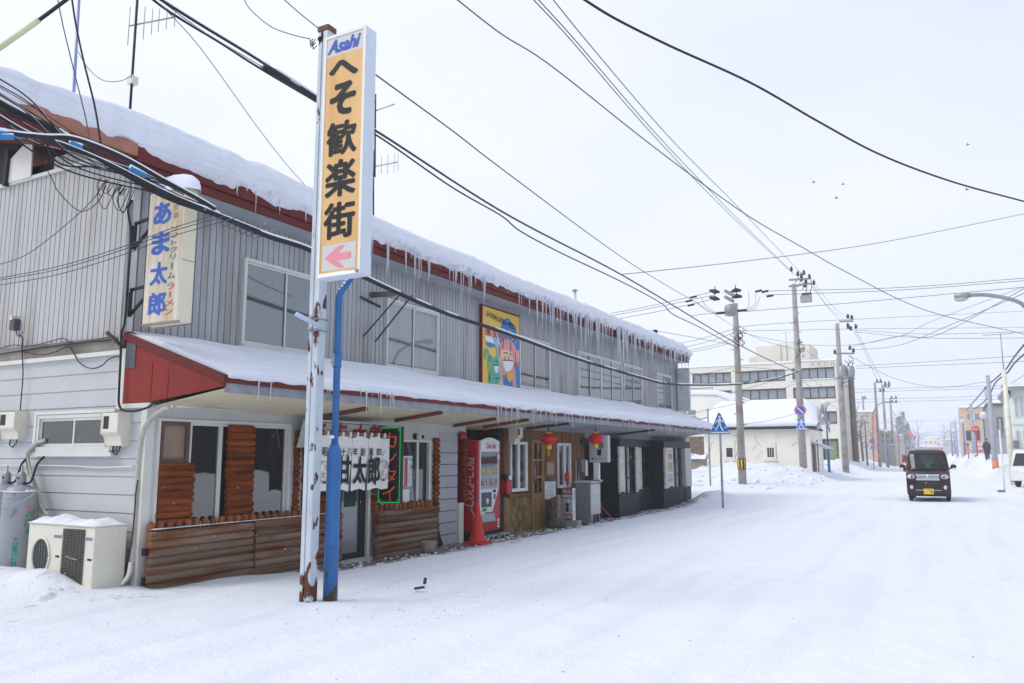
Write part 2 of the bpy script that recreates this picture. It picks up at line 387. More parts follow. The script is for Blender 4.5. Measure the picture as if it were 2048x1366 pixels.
def glaze_ice():
    m = bpy.data.materials.new('ice'); m.use_nodes = True; n = m.node_tree.nodes; k = m.node_tree.links; n.clear()
    o = n.new('ShaderNodeOutputMaterial'); tr = n.new('ShaderNodeBsdfTransparent'); tr.inputs[0].default_value = (.93, .95, .98, 1)
    df = n.new('ShaderNodeBsdfDiffuse'); df.inputs[0].default_value = (.8, .84, .88, 1); gl = n.new('ShaderNodeBsdfGlossy'); gl.inputs['Roughness'].default_value = .15
    a = n.new('ShaderNodeMixShader'); a.inputs[0].default_value = .45; k.new(tr.outputs[0], a.inputs[1]); k.new(df.outputs[0], a.inputs[2])
    b = n.new('ShaderNodeMixShader'); b.inputs[0].default_value = .22; k.new(a.outputs[0], b.inputs[1]); k.new(gl.outputs[0], b.inputs[2])
    k.new(b.outputs[0], o.inputs[0]); return m
M_['ice'] = glaze_ice()
M_['gable'] = mat('gable_metal', '#b7b6b5', .5, .1, .06, 1.2, '#a39c93', 1.2, .52, .8, (3, 3, .35), spec=.4, zlow=(2.9, 3.6, .16))
# ================================================================ snow covered ground, one sheet to the horizon
def gz(x, y):
    z = .012 * ns(x * .9, y * .35) + .02 * ns(x * .25, y * .12, 4) * smooth(3, 9, y)
    z -= .12 * smooth(-6.9, -7.9, x) * smooth(7.2, 9.5, y) * smooth(29, 26, y)
    z += .035 * math.exp(-((x + 5.85) ** 2 + (y - 6.45) ** 2) * 9) + .03 * math.exp(-((x + 5.6) ** 2 * 3 + (y - 6.2) ** 2 * 12))
    # drifts in front of the gable
    m = smooth(-8.2, -8.9, x) * smooth(4.2, 5.6, y) * smooth(7.0, 6.2, y)
    z += m * (.07 + .06 * ns(x * 1.6, y * 2)) + .15 * math.exp(-((x + 10.2) ** 2 * 1.2 + (y - 5.4) ** 2 * 3))
    z += .17 * math.exp(-((x + 9.0) ** 2 * 5 + (y - 5.55) ** 2 * 22)) + .05 * math.exp(-((x + 8.5) ** 2 * 5 + (y - 5.35) ** 2 * 16))
    z += (.05 + .03 * ns(x * 4, y * 4)) * math.exp(-((x + 8.2) / .5) ** 2 * 2) * math.exp(-((y - 5.95) / .25) ** 2)
    # ploughed banks along the left beyond the shops, along the right, and far down the street
    lump = .95 + .4 * ns(x * .35, y * .22, 7) + .26 * ns(x * 1.0, y * .7, 2) + .09 * ns(x * 2.2, y * 1.6, 3)
    drift = .0226 * max(0, y - 55); xo = x; x = x + drift
    b = smooth(-5.4, -9.0, x + .8 * ns(y * .2, 1)) * smooth(33.5, 47, y + 2 * ns(x * .4, 2))
    z += b * .98 * lump
    z += (.36 + .1 * ns(x * 3, y * 3)) * math.exp(-(((x + 6.9) / .75) ** 2 + ((y - 26.2) / 1.5) ** 2))
    r = smooth(4.3, 6.2, x) * smooth(9.5, 7.2, x) * smooth(50, 40, y) + smooth(1.1, 2.7, x) * smooth(13, 8, x) * smooth(56, 70, y) * 1.6
    z += r * .9 * lump; x = xo
    # the white strip where a road joins from the left, lower
    z += (.014 * ns(x * 3.2, y * 1.3, 9) + .008 * ns(x * 7, y * 3, 2)) * smooth(24, 8, y)
    for lx in (-2.6, -1.1, .4, 1.7): z -= .014 * math.exp(-((x - lx - .25 * ns(y * .08, lx)) / .14) ** 2) * (.6 + .6 * ns(y * .6, lx, 3))
    return z
def axis(lo, hi, fine_lo, fine_hi, step, grow):
    a = []; v = fine_lo
    while v < fine_hi: a.append(v); v += step
    s = step; v = fine_lo
    while v > lo: s *= grow; v -= s; a.insert(0, v)
    s = step; v = a[-1]
    while v < hi: s *= grow; v += s; a.append(v)
    return a
gx = axis(-700, 700, -13, 7, .11, 1.13)
gy = [-60, -30, -15, -8, -4, -2, -1]; v = 0; s = .09
while v < 900:
    gy.append(v); s = .09 + max(0, v - 4) * .014; v += s
gy.append(1280)
gx = [max(-710, min(710, v)) for v in gx]
mb = MB(); mb.grid([[V((x, y, gz(x, y) if y > -3 else 0)) for x in gx] for y in gy], flip=False)
tag(mb.build('snow_ground', ROAD), kind='structure')
# scattered crumbs of ploughed snow and grit on the trodden strip
mb = MB(); r4 = random.Random(11)
for i in range(420):
    t = r4.random(); y = 8.5 + 18 * t ** .8; x = -7.3 - .75 * r4.random() ** .7 + (.5 if r4.random() < .12 else 0); k = r4.uniform(.008, .035)
    mb.ball((x, y, gz(x, y) + k * .2), k, 6, sq=(r4.uniform(.7, 1.5), r4.uniform(.7, 1.5), .6))
for i in range(260):
    x, y = r4.gauss(-4.9, .55), r4.gauss(7.4, .7); k = r4.uniform(.006, .022)
    mb.ball((x, y, gz(x, y) + k * .2), k, 6, sq=(r4.uniform(.7, 1.5), r4.uniform(.7, 1.5), .6))
tag(mb.build('snow_crumbs', SNOW), 'loose crumbs of snow scattered on the trodden ground by the shops', 'snow', kind='stuff')
mb = MB()
for i in range(60):
    y = 4 + 25 * r4.random() ** 1.4; x = r4.uniform(-7, 3.2); k = r4.uniform(.003, .008)
    mb.ball((x, y, gz(x, y) + k * .3), k, 6, sq=(r4.uniform(.7, 2), r4.uniform(.7, 1.5), .5))
tag(mb.build('road_grit', mat('grit', '#8d8580', .9, 0, .3, 9)), 'tiny specks of grit on the snow covered road', 'grit', kind='stuff')
mb = MB(); r4 = random.Random(31)
for i in range(260):
    y = r4.uniform(33, 62); x = r4.uniform(-11.5, -5.6) if r4.random() < .75 else r4.uniform(1.0, 3.2) + .5; k = r4.uniform(.03, .15) * (1 if r4.random() < .9 else 1.7)
    if gz(x, y) < .06: continue
    c = V((x, y, gz(x, y) + k * .1)); a = r4.random() * 3; tl = V((r4.uniform(-.4, .4), r4.uniform(-.4, .4), 1)).normalized(); b8 = bmesh.new(); bmesh.ops.create_icosphere(b8, subdivisions=1, radius=k)
    q = V((r4.uniform(.7, 1.5), r4.uniform(.7, 1.4), r4.uniform(.5, .9))); mb.add([c + V((v_.co.x * q.x, v_.co.y * q.y, v_.co.z * q.z)) * (1 + .55 * ns(v_.co.x * 9 / k * .2 + i, v_.co.y * 9 / k * .2, v_.co.z * 2 / k)) for v_ in b8.verts], [[v_.index for v_ in f.verts] for f in b8.faces], 0, False); b8.free()
tag(mb.build('snow_chunks', SNOW), 'broken chunks of ploughed snow on the banks beyond the shops', 'snow', kind='stuff')
# ================================================================ the long shop building
XU, XL, YG, YE = -8.81, -8.25, 6.2, 28.9
bld = thing('shop_building', 'long two-storey grey corrugated shop row with snowy roof, icicles and red canopy', 'building', (XU, YG, 0))
def part(mb, name, m, par=None, **k): return mb.build(name, m, par or bld, **k)

# ---- corrugated upper walls
def corrugated(p0, du, length, z0, z1, nrm, pitch=.108):
    mb = MB(); p0 = V(p0); du = V(du); nrm = V(nrm); pr = []
    n = int(length / pitch)
    for i in range(n):
        for u, d in ((0, 0), (.85, 0), (.875, -.034), (.955, -.034)): pr.append((min((i + u) * pitch, length), d))
    pr.append((length, 0))
    for (a, da), (b, db) in zip(pr, pr[1:]):
        A = p0 + du * a + nrm * da; B = p0 + du * b + nrm * db
        mb.quad((A.x, A.y, z0), (B.x, B.y, z0), (B.x, B.y, z1), (A.x, A.y, z1))
    return mb
part(corrugated((XU, YG, 0), YA, YE - YG, 2.98, 4.95, XA), 'upper_wall', M_['corr'])
part(corrugated((-12.8, YG, 0), XA, 12.8 + XU, 2.95, 5.37, -YA), 'gable_wall', M_['gable'])
part(corrugated((-10.62, YG + .012, 0), XA, 10.62 + XU, 5.37, 5.6, -YA), 'gable_wall', M_['gable'])
mb = MB(); mb.box((-12.8, YG + .1, 2.9), (XU - .03, YE, 5.6)); mb.box((-12.8, YG + .1, -.2), (-8.75, 26.8, 2.9)); part(mb, 'wall_core', M_['dark'])
mb = MB(); mb.box((-12.8, YG - .035, 5.35), (XU + .02, YG - .001, 5.40)); mb.box((XU - .02, YG - .04, 2.99), (XU + .03, YG - .001, 5.0)); mb.box((XU - .001, YG - .039, 2.99), (XU + .028, YG + .06, 4.93))
mb.box((XU - .03, YE - .06, 3.0), (XU + .03, YE + .04, 4.95)); part(mb, 'corner_trim', M_['alu'])
# gable shutter, post and a flat dark sheet painting the shade under the overhang
mb = MB(); a = [PY(x, y, YG - .03) for x, y in ((63, 277), (68, 280), (64, 354), (19, 366), (21, 322))]; mb.prism(a, (0, -.02, 0)); part(mb, 'gable_shutter', M_['trim'])
mb = MB(); a = [PY(x, y, YG - .02) for x, y in ((-60, 255), (64, 268), (63, 277), (21, 322), (17, 345), (5, 372), (-60, 392))]; mb.prism(a, (0, -.005, 0)); part(mb, 'gable_shade_sheet', M_['dark'])
mb = MB(); mb.beam(PY(11, 372, YG - .06), PY(19, 300, YG - .06), .07, .07, up=(0, 1, 0)); part(mb, 'gable_post', mat('dark_post', '#2b2224', .7))

# ---- lower gable: horizontal lap siding
mb = MB(); z = 2.74; xs0, xs1 = -12.8, -8.31
while z > -.2:
    z2 = z - .212
    mb.quad((xs0, YG - .012, z2 + .012), (xs1, YG - .012, z2 + .012), (xs1, YG, z), (xs0, YG, z))
    mb.quad((xs0, YG + .006, z2), (xs1, YG + .006, z2), (xs1, YG - .012, z2 + .012), (xs0, YG - .012, z2 + .012)); z = z2
part(mb, 'gable_siding', M_['siding'])
mb = MB(); mb.box((-12.8, YG - .03, 2.79), (-8.83, YG + .02, 2.97)); part(mb, 'floor_band', mat('stained_band', '#8d857d', .8, 0, .2, 2.5, '#6f655e', 3, .5, .7))
mb = MB(); mb.box((-12.8, YG - .05, 2.735), (-8.79, YG + .02, 2.788))
mb.box((-8.84, YG - .045, 2.1), (-8.72, YG + .01, 2.80)); mb.box((-8.719, YG - .05, 2.07), (-8.22, YG + .02, 2.125)); mb.box((-8.84, YG - .047, 2.06), (-8.72, YG + .02, 2.099))
mb.box((-8.35, YG - .05, -.2), (-8.25, YG + .06, 2.068)); part(mb, 'corner_board', M_['trim'])
# gable window
def sliding(par, name, o, U, N_, wd, h, pane='glass', curtain='curtain', frame='alu', fw=.045, split=.5, ncur=None):
    """two-pane sliding window: o lower corner, U along the wall, N_ out of the wall"""
    o = V(o); U = V(U); N_ = V(N_)
    def bx(mb, u0, u1, z0, z1, d0, d1):
        a = o + U * u0 + N_ * d0; b = o + U * u1 + N_ * d1; mb.box((a.x, a.y, o.z + z0), (b.x, b.y, o.z + z1))
    mb = MB()
    bx(mb, -fw, 0, -fw, h + fw, .0, .06); bx(mb, wd, wd + fw, -fw, h + fw, .0, .06); bx(mb, 0, wd, h, h + fw, .0, .06); bx(mb, -.02, wd + .02, -fw - .03, 0, .0, .075)
    f = mb.build(name, M_[frame], par)
    mb = MB(); s = wd * split
    for a, b, d in ((.0, s + .02, .02), (s - .02, wd, .035)):
        bx(mb, a + .001, a + .03, .001, h - .001, d, d + .014); bx(mb, b - .03, b - .001, .001, h - .001, d, d + .014)
        bx(mb, a + .03, b - .03, .001, .04, d, d + .014); bx(mb, a + .03, b - .03, h - .035, h - .001, d, d + .014)
    mb.build('sash', M_[frame], f)
    mb = MB()
    for a, b, d in ((.03, s - .01, .027), (s + .01, wd - .03, .042)):
        p = o + U * a + N_ * d; q = o + U * b + N_ * d
        mb.quad((p.x, p.y, o.z + .04), (q.x, q.y, o.z + .04), (q.x, q.y, o.z + h - .035), (p.x, p.y, o.z + h - .035))
    mb.build('pane', M_[pane], f)
    if curtain:
        q = MB(); bx(q, 0, wd, 0, h, .0015, .003); q.build('dark_room', M_['dark'], f)
        gap = rnd.choice(((0, 1), (0, .42, .5, 1), (0, .9), (.12, 1), (0, .55, .62, 1))) if curtain in ('curtain', 'pinkcurtain') else (0, 1)
        mb = MB()
        for ga, gb in zip(gap[::2], gap[1::2]):
            rows = [[], []]; n = 60; ph = rnd.random() * 9; drop = rnd.uniform(0, .12) * h if curtain != 'room' else 0
            for i in range(n + 1):
                u = wd * (ga + (gb - ga) * i / n); p = o + U * u + N_ * (.010 + .005 * math.sin(u * 48 + ph + 2 * math.sin(u * 9)))
                rows[0].append((p.x, p.y, o.z + drop)); rows[1].append((p.x, p.y, o.z + h))
            mb.grid(rows)
        mb.build('curtain', M_[curtain] if isinstance(curtain, str) else curtain, f)
    return f
M_['roller'] = mat('grey_roller_blind', '#8f9594', .9, 0, .03); M_['pinkcurtain'] = mat('pink_curtain', '#c4aaa8', .9, 0, .18, 2, stretch=(1, 6, .3))
sliding(bld, 'upper_window', (XU, 8.02, 3.1), YA, XA, 1.6, 1.2, curtain='roller')
sliding(bld, 'upper_window', (XU, 11.35, 3.1), YA, XA, 1.58, 1.18)
sliding(bld, 'upper_window', (XU, 16.4, 3.1), YA, XA, 1.57, 1.18, curtain='pinkcurtain')
for y0 in (19.8, 21.45, 23.25): sliding(bld, 'upper_window', (XU, y0, 3.1), YA, XA, 1.55, 1.2, curtain='curtain' if y0 != 23.25 else 'roller')
sliding(bld, 'upper_window', (XU, 26.43, 3.12), YA, XA, 1.55, 1.19)
gw = sliding(bld, 'gable_window', (-10.32, YG - .02, 1.62), XA, -YA, 1.46, .36, 'glassd', 'room', 'alu')
mb = MB(); mb.box((-10.42, YG - .09, 2.03), (-8.8, YG - .012, 2.07)); mb.box((-10.42, YG - .089, 1.55), (-10.37, YG - .012, 2.03)); mb.box((-10.42, YG - .1, 1.5), (-8.8, YG - .012, 1.545)); mb.build('frame', M_['trim'], gw)

# ---- main roof
EX, EZ = -8.35, 4.90
def roofz(x): return 5.2 + (EX - x) * .24
mb = MB()
mb.prism([(EX - .02, 3.0, 5.2), (-9.3, 3.0, roofz(-9.3)), (-9.3, 3.0, roofz(-9.3) + .04), (EX - .02, 3.0, 5.24)], (0, 2.9, 0)); mb.prism([(EX - .02, 5.9, 5.2), (-13.5, 5.9, roofz(-13.5)), (-13.5, 5.9, roofz(-13.5) + .04), (EX - .02, 5.9, 5.24)], (0, YE + .05 - 5.9, 0))
mb.prism([(-13.5, 5.9, roofz(-13.5)), (-18, 5.9, 5.0), (-18, 5.9, 5.05), (-13.5, 5.9, roofz(-13.5) + .04)], (0, YE + .05 - 5.9, 0))
roof = part(mb, 'roof', M_['redsheet'])
mb = MB(); mb.box((EX - .05, 5.85, EZ), (EX, YE + .05, EZ + .10)); mb.box((EX - .05, 5.85, EZ + .115), (EX + .03, YE + .06, EZ + .30)); mb.box((EX - .05, 5.85, EZ + .10), (EX - .015, YE, EZ + .115)); mb.build('fascia', M_['red'], roof)
mb = MB(); mb.box((EX - .05, 3.0, EZ + .16), (EX + .045, 5.84, EZ + .31)); mb.build('fascia', M_['terra'], roof)
mb = MB(); mb.box((EX - .05, 3.0, EZ - .02), (EX, 5.84, EZ + .155)); mb.build('fascia', M_['red'], roof)
mb = MB(); mb.box((XU + .002, YG - .0, EZ), (EX - .052, YE, EZ + .02)); mb.build('eave_soffit', M_['soffit'], roof)
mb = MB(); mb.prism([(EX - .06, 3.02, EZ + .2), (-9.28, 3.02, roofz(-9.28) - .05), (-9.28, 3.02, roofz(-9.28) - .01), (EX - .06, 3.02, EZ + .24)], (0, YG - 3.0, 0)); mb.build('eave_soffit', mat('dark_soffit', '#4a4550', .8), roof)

# snow slab on the roof with a rounded, ragged overhanging lip
def snow_slab(name, par, y0, y1, lip, nprof, dy=.06, seed=0, gap=None, m=None):
    """nprof(t, y): t 0..1 from under the lip, over its front and up the slope -> (x, z)"""
    rows = []; n = int((y1 - y0) / dy); K = 34
    for i in range(n + 1):
        y = y0 + (y1 - y0) * i / n; row = []
        for k in range(K + 1):
            x, z = nprof(k / K, y); e = smooth(0, .25, (y - y0)) * smooth(0, .25, (y1 - y))
            row.append((x, y, z))
        rows.append(row)
    mb = MB(); mb.grid(rows, flip=True)
    for row, fl in ((rows[0], 0), (rows[-1], 1)):
        mb.add([*row], [list(range(len(row)))[::(1 if fl else -1)]])
    return mb.build(name, m or SLAB, par)
def roof_prof(t, y):
    big = ns(y * .35, 3.1) * .10 + ns(y * 1.1, 7.7) * .05; rag = ns(y * 2.3, 1.3) * .08 + ns(y * 7, 2.2) * .045 + ns(y * 17, 2.7) * .02
    thick = .25 + .12 * smooth(11, 7, y) + big * .55; thick *= 1 - .35 * smooth(5.9, 3.6, y)
    ret = .0 + .05 * smooth(6.3, 5.6, y) + .3 * max(0, ns(y * 1.4, 9.) - .42)       # bare patches near the left end
    endt = smooth(YE + .08, YE - 1.2, y) * .5 + .5; thick *= endt
    if t < .5:
        a = t / .5 * math.pi                                                            # round lip
        x = EX + .05 + math.sin(a) * (.10 + rag + .02 * ns(y * 3, t * 6)) - ret; z = EZ + .25 + (thick + .08) * (1 - math.cos(a)) / 2
        if a < .9: x -= (.9 - a) * .10; z -= (.9 - a) * (.09 + .9 * max(0, rag) + .05 * ns(y * 5, 8)) - .22 * (.9 - a) * math.exp(-((y - 5.7) / .14) ** 2)
        return x, z + ns(y * 4, t * 9, 5) * .03 + ns(y * 9, t * 16, 6) * .012
    s = (t - .5) / .5; d = s * s * (.95 + 4.4 * smooth(5.5, 6.6, y))
    x = EX + .05 - ret - d; z = EZ + .33 + thick + d * .245 + .10 * smooth(0, .8, d) + ns(y * .8, d * .9, 4) * .05
    return x, z
snow_slab('roof_snow', bld, 3.05, YE + .1, 0, roof_prof)

# ---- canopy over the ground floor
CX, CY1 = -7.0, 26.45
mb = MB(); mb.prism([(XU + .002, YG, 3.0), (CX, YG, 2.36), (CX, YG, 2.385), (XU + .002, YG, 3.03)], (0, CY1 - YG, 0)); can = part(mb, 'canopy', M_['redsheet'])
mb = MB(); mb.box((CX, YG - .03, 2.305), (CX + .035, CY1, 2.385))
mb.prism([(XU, YG - .075, 3.02), (XU, YG - .075, 2.93), (CX + .03, YG - .075, 2.30), (CX + .03, YG - .075, 2.39)], (0, .072, 0)); mb.build('canopy_edge', M_['red'], can)
mb = MB(); mb.box((CX - .02, YG - .01, 2.2), (CX + .012, 14.2, 2.304)); mb.box((CX - .02, 14.21, 2.2), (CX + .012, CY1, 2.304)); mb.build('fascia_board', M_['grey'], can)
mb = MB(); mb.prism([(-8.715, YG - .05, 2.92), (-8.715, YG - .05, 2.13), (-8.24, YG - .05, 2.13), (CX - .005, YG - .05, 2.27), (CX - .005, YG - .05, 2.33)], (0, .05, 0))
for x in (-8.22, -7.93): mb.box((x, YG - .056, 2.16), (x + .018, YG - .0505, 2.7 - (x + 8.5) * .35))
mb.build('side_panel', mat('red_plywood', '#86251b', .7, 0, .1, 4, '#3f3a3a', 2.4, .66, .7), can)
mb = MB(); mb.box((-8.70, YG - .06, 2.55), (-8.52, YG - .0515, 2.86)); mb.build('patch', mat('grey_patch', '#5d5a5c', .7), can)
def soffz(x): return 2.07 + (x - XL) * .135
mb = MB(); y = YG + .03
while y < 14.5:
    mb.prism([(XL - .3, y, soffz(XL - .3)), (CX - .022, y, soffz(CX)), (CX - .022, y, soffz(CX) + .02), (XL - .3, y, soffz(XL - .3) + .02)], (0, .142, 0)); y += .15
mb.build('soffit', M_['cream'], can)
mb = MB(); y = 14.55
while y < CY1 - .3:
    mb.prism([(XL - .5, y, soffz(XL - .5)), (CX - .022, y, soffz(CX)), (CX - .022, y, soffz(CX) + .02), (XL - .5, y, soffz(XL - .5) + .02)], (0, .59, 0)); y += .6
mb.build('soffit', M_['soffit'], can)
for y, x0, x1 in ((8.9, -8.1, -7.3), (10.6, -8.0, -7.15), (12.6, -8.15, -7.3), (13.6, -8.1, -7.15)):
    mb = MB(); mb.beam((x0, y, soffz(x0) - .03), (x1, y + .1, soffz(x1) - .03), .07, .05); mb.build('beam', mat('red_brown_beam', '#74402a', .7), can)
for y, x0, x1 in ((15.2, -8.0, -7.2), (20.6, -8.0, -7.1)):
    mb = MB(); mb.beam((x0, y, soffz(x0) - .03), (x1, y + .5, soffz(x1) - .03), .04, .05); mb.build('beam', M_['black'], can)
def can_prof(t, y):
    rag = ns(y * 2.1, 11.) * .05 + ns(y * 6, 4.) * .025
    thick = .13 + ns(y * .6, 20) * .06 + .06 * smooth(15, 22, y); thick *= .45 + .55 * smooth(YG - .1, YG + .9, y)
    if t < .4:
        a = t / .4 * math.pi; x = CX + .01 + math.sin(a) * (.06 + rag * .6) ; z = 2.352 + (thick + .033) * (1 - math.cos(a)) / 2 + ns(y * 5, t * 8, 3) * .015
        return x, z - (.03 * max(0, rag) / .05 if a < .8 else 0)
    s = (t - .4) / .6; d = s * (CX + .01 - XU - .03)
    th = thick * (1 - smooth(.75, 1, s) * (.75 + .35 * (ns(y * 1.7, 31) > .05)))
    return CX + .01 - d, 2.385 + d * .353 + th + ns(y * 1.1, d * 1.7, 8) * .02
snow_slab('canopy_snow', bld, YG - .02, CY1 + .12, 0, can_prof)

# ---- icicles: the 100 largest are parts, the rest one part
ic = []
for i in range(420):
    y = 6.6 + 22.2 * rnd.random() ** .8
    if noise.noise(V((y * .9, 5.5, 0))) < -.18 and rnd.random() < .7: continue
    L = .08 + .62 * rnd.random() ** 2.0 + (.4 * rnd.random() if 18 < y < 25 else 0)
    if y < 10.5:
        if rnd.random() < .5: continue
        L *= .55
    ic.append((EX + .06 + rnd.uniform(-.02, .07), y, EZ + .33 + rnd.uniform(-.04, .05), L * 1.15, (.008 + L * .017) * rnd.uniform(.65, 1.5)))
for i in range(9): ic.append((EX + .12 + rnd.uniform(-.02, .02), 21.3 + rnd.random() * .5, EZ + .34, .75 + rnd.random() * .45, .022))
for i in range(190):
    y = 6.6 + 19.6 * rnd.random()
    if noise.noise(V((y * .8, 2.5, 0))) < -.05 and rnd.random() < .8: continue
    L = .06 + .26 * rnd.random() ** 1.8
    ic.append((CX + .045 + rnd.uniform(-.01, .02), y, 2.395, L * 1.2, .007 + L * .02))
ic.sort(key=lambda q: -q[3] / (q[1] + 6)); rest = MB()
for k, (x, y, z, L, r) in enumerate(ic):
    mb = MB() if k < 100 else rest; pts = []; rr = []
    for j in range(6):
        t = j / 5; pts.append((x + .006 * ns(y * 9, t * 3) + .01 * t + .03 * L * ns(y * 13, 4.) * t * t, y + .008 * ns(x * 9 + y, t * 3) + .05 * L * ns(y * 17, 9.) * t * t, z - L * t)); rr.append(r * (1 - t) ** .8 * (1 + .18 * ns(y * 20, t * 7)) + .0015)
    mb.tube(pts, rr, 7)
    if k < 100: part(mb, 'icicle', M_['ice'])
tag(part(rest, 'icicles', M_['ice']), kind='stuff')

# ---- ground floor front
def wallbox(mb, y0, y1, z0, z1, x=XL, d=.08): mb.box((x - d, y0, z0), (x, y1, z1))
mb = MB(); wallbox(mb, YG + .06, 13.2, 1.935, 2.2); wallbox(mb, YG + .06, 9.55, -.2, .66); wallbox(mb, YG + .06, 6.335, .66, 1.935); wallbox(mb, 8.47, 9.55, .66, 1.935)
wallbox(mb, 10.25, 11.1, -.2, 1.935); wallbox(mb, 11.1, 11.98, -.2, .62); wallbox(mb, 11.1, 11.98, 1.76, 1.935); wallbox(mb, 11.98, 12.24, -.2, 1.935); part(mb, 'front_wall', M_['siding'])
mb = MB(); z = 1.76
while z > -.2: mb.box((XL - .08, 12.24, z - .198), (XL, 12.9, z)); z -= .212
mb.box((XL - .08, 12.24, 1.764), (XL, 12.9, 1.934)); part(mb, 'lap_siding', mat('grey_siding', '#a9acb2', .6, 0, .06)); mb = MB(); mb.box((XL - .079, 12.24, -.2), (XL - .014, 12.9, 1.76)); part(mb, 'siding_backing', M_['dark'])
for y_, z_ in ((10.72, 3.56), (11.05, 3.5)):
    mb = MB(); mb.prism([(XU + .0015, y_ - .012, 3.02), (XU + .0015, y_ + .014, 3.02), (XU + .0015, y_ + .008, z_), (XU + .0015, y_ - .006, z_)], (.002, 0, 0)); part(mb, 'rust_streak', mat('rust_stain', '#6d5a4a', .8, 0, .25, 14))
mb = MB(); mb.box((XL - .05, 12.9, -.2), (XL + .05, 13.05, .62)); mb.box((XL - .04, 12.22, .6), (XL + .02, 12.25, 1.78)); mb.box((XL - .04, 6.30, 1.92), (XL + .02, 8.5, 1.95)); mb.box((XL - .04, 6.305, .66), (XL + .018, 6.34, 1.92)); mb.box((XL - .04, 8.455, .64), (XL + .022, 8.49, 1.919))
mb.box((XL - .04, 10.2, -.15), (XL + .05, 10.26, 1.93)); mb.box((XL - .04, 11.93, .62), (XL + .02, 11.98, 1.76)); mb.box((XL - .04, 11.02, 1.74), (XL + .021, 12.0, 1.775)); mb.box((XL, 10.93, .6), (XL + .055, 10.99, 1.95)); part(mb, 'window_trim', M_['trim'])
# rooms behind the glass
mb = MB(); mb.box((-8.72, 6.3, -.1), (-8.70, 13.0, 2.05)); part(mb, 'room_back', M_['room'])
def logs(name, x, y0, y1, z0, z1, n, m, r=None, jit=.012, ends=None):
    mb = MB(); h = (z1 - z0) / n; r = r or h * .54
    for k in range(n):
        z = z0 + h * (k + .5); a = y0 + rnd.uniform(-jit, jit); b = y1 + rnd.uniform(-jit, jit)
        rr = r * rnd.uniform(.93, 1.05); m_ = max(2, int((b - a) / .12)); ys = [a, a + .02] + [a + (b - a) * i / m_ for i in range(1, m_)] + [b - .02, b]
        mb.tube([(x + .004 * ns(y * 3, z * 9), y, z + .006 * ns(y * 1.3, z * 5, 3)) for y in ys], [rr * .8] + [rr * (1 + .05 * ns(y * 4, z * 11, 6)) for y in ys[1:-1]] + [rr * .8], 12)
    return part(mb, name, m)
LG, LW = M_['log'], M_['logw']
w1 = MB(); w1.box((XL - .07, 6.36, 1.42), (XL + .005, 6.40, 1.92)); w1.box((XL - .07, 6.72, 1.42), (XL + .005, 6.77, 1.92)); w1.box((XL - .07, 6.4, 1.42), (XL + .004, 6.72, 1.47)); w1.box((XL - .07, 6.4, 1.87), (XL + .004, 6.72, 1.92))
f = part(w1, 'small_window', mat('brown_frame', '#5f4a40', .6)); q = MB(); q.box((XL - .05, 6.4, 1.47), (XL - .03, 6.72, 1.87)); q.build('blind', mat('tan_blind', '#94816f', .9, 0, .08, 6), f)
mb = MB(); mb.quad((XL - .04, 6.8, .66), (XL - .04, 8.45, .66), (XL - .04, 8.45, 1.92), (XL - .04, 6.8, 1.92)); f = part(mb, 'front_window', M_['glassd'])
q = MB(); q.box((XL - .06, 6.78, .66), (XL - .02, 6.82, 1.92)); q.box((XL - .06, 8.41, .66), (XL - .02, 8.45, 1.92)); q.box((XL - .06, 6.82, .66), (XL - .021, 8.41, .70)); q.box((XL - .06, 6.82, 1.88), (XL - .021, 8.41, 1.92)); q.box((XL - .06, 7.24, .7), (XL - .022, 7.3, 1.88)); q.build('frame', M_['alu'], f)
logs('log_panel', XL + .015, 6.345, 6.84, .68, 1.42, 9, LG); logs('log_panel', XL + .02, 7.36, 7.8, .66, 1.9, 14, LG); logs('log_panel', XL + .02, 8.56, 8.66, .66, 1.86, 15, LG); logs('log_panel', XL + .02, 8.74, 9.5, -.1, 1.86, 21, LG)
logs('log_panel', XL + .02, 10.28, 10.5, .62, 1.9, 14, LG); logs('log_panel', XL + .03, 12.06, 12.21, -.06, 1.82, 20, LG); logs('log_panel', XL + .03, 13.06, 13.2, .62, 1.84, 14, LG)
WX = -8.10
logs('log_wainscot', WX, 6.17, 7.72, -.12, .64, 8, LW); logs('log_wainscot', WX, 7.74, 9.45, -.14, .66, 8, LW); logs('log_wainscot', WX, 10.3, 12.0, -.14, .62, 8, LW)
for y0, y1, z0 in ((6.2, 9.45, .60), (10.33, 12.0, .58)):
    mb = MB(); y = y0 + .05
    while y < y1:
        mb.tube([(XL + .06, y, z0 - .3), (XL + .06, y, z0 + .10), (XL + .06, y, z0 + .135), (XL + .06, y, z0 + .15)], [.042, .042, .034, .015], 10); y += .128
    part(mb, 'log_post_row', M_['logend'])
mb = MB(); mb.box((WX - .06, 6.14, .05), (WX - .02, 6.19, .14)); mb.box((WX - .07, 6.13, .38), (WX - .02, 6.18, .46)); part(mb, 'log_bracket', M_['black'])
mb = MB(); rows = []
for i in range(40):
    y = 6.2 + 3.2 * i / 39; rows.append([(WX - .05, y, .66), (WX - .035, y, .672 + .008 * ns(y * 6)), (WX - .0, y, .675 + .006 * ns(y * 5, 2)), (WX + .015, y, .665)])
mb.grid(rows); part(mb, 'ledge_snow', SNOW)
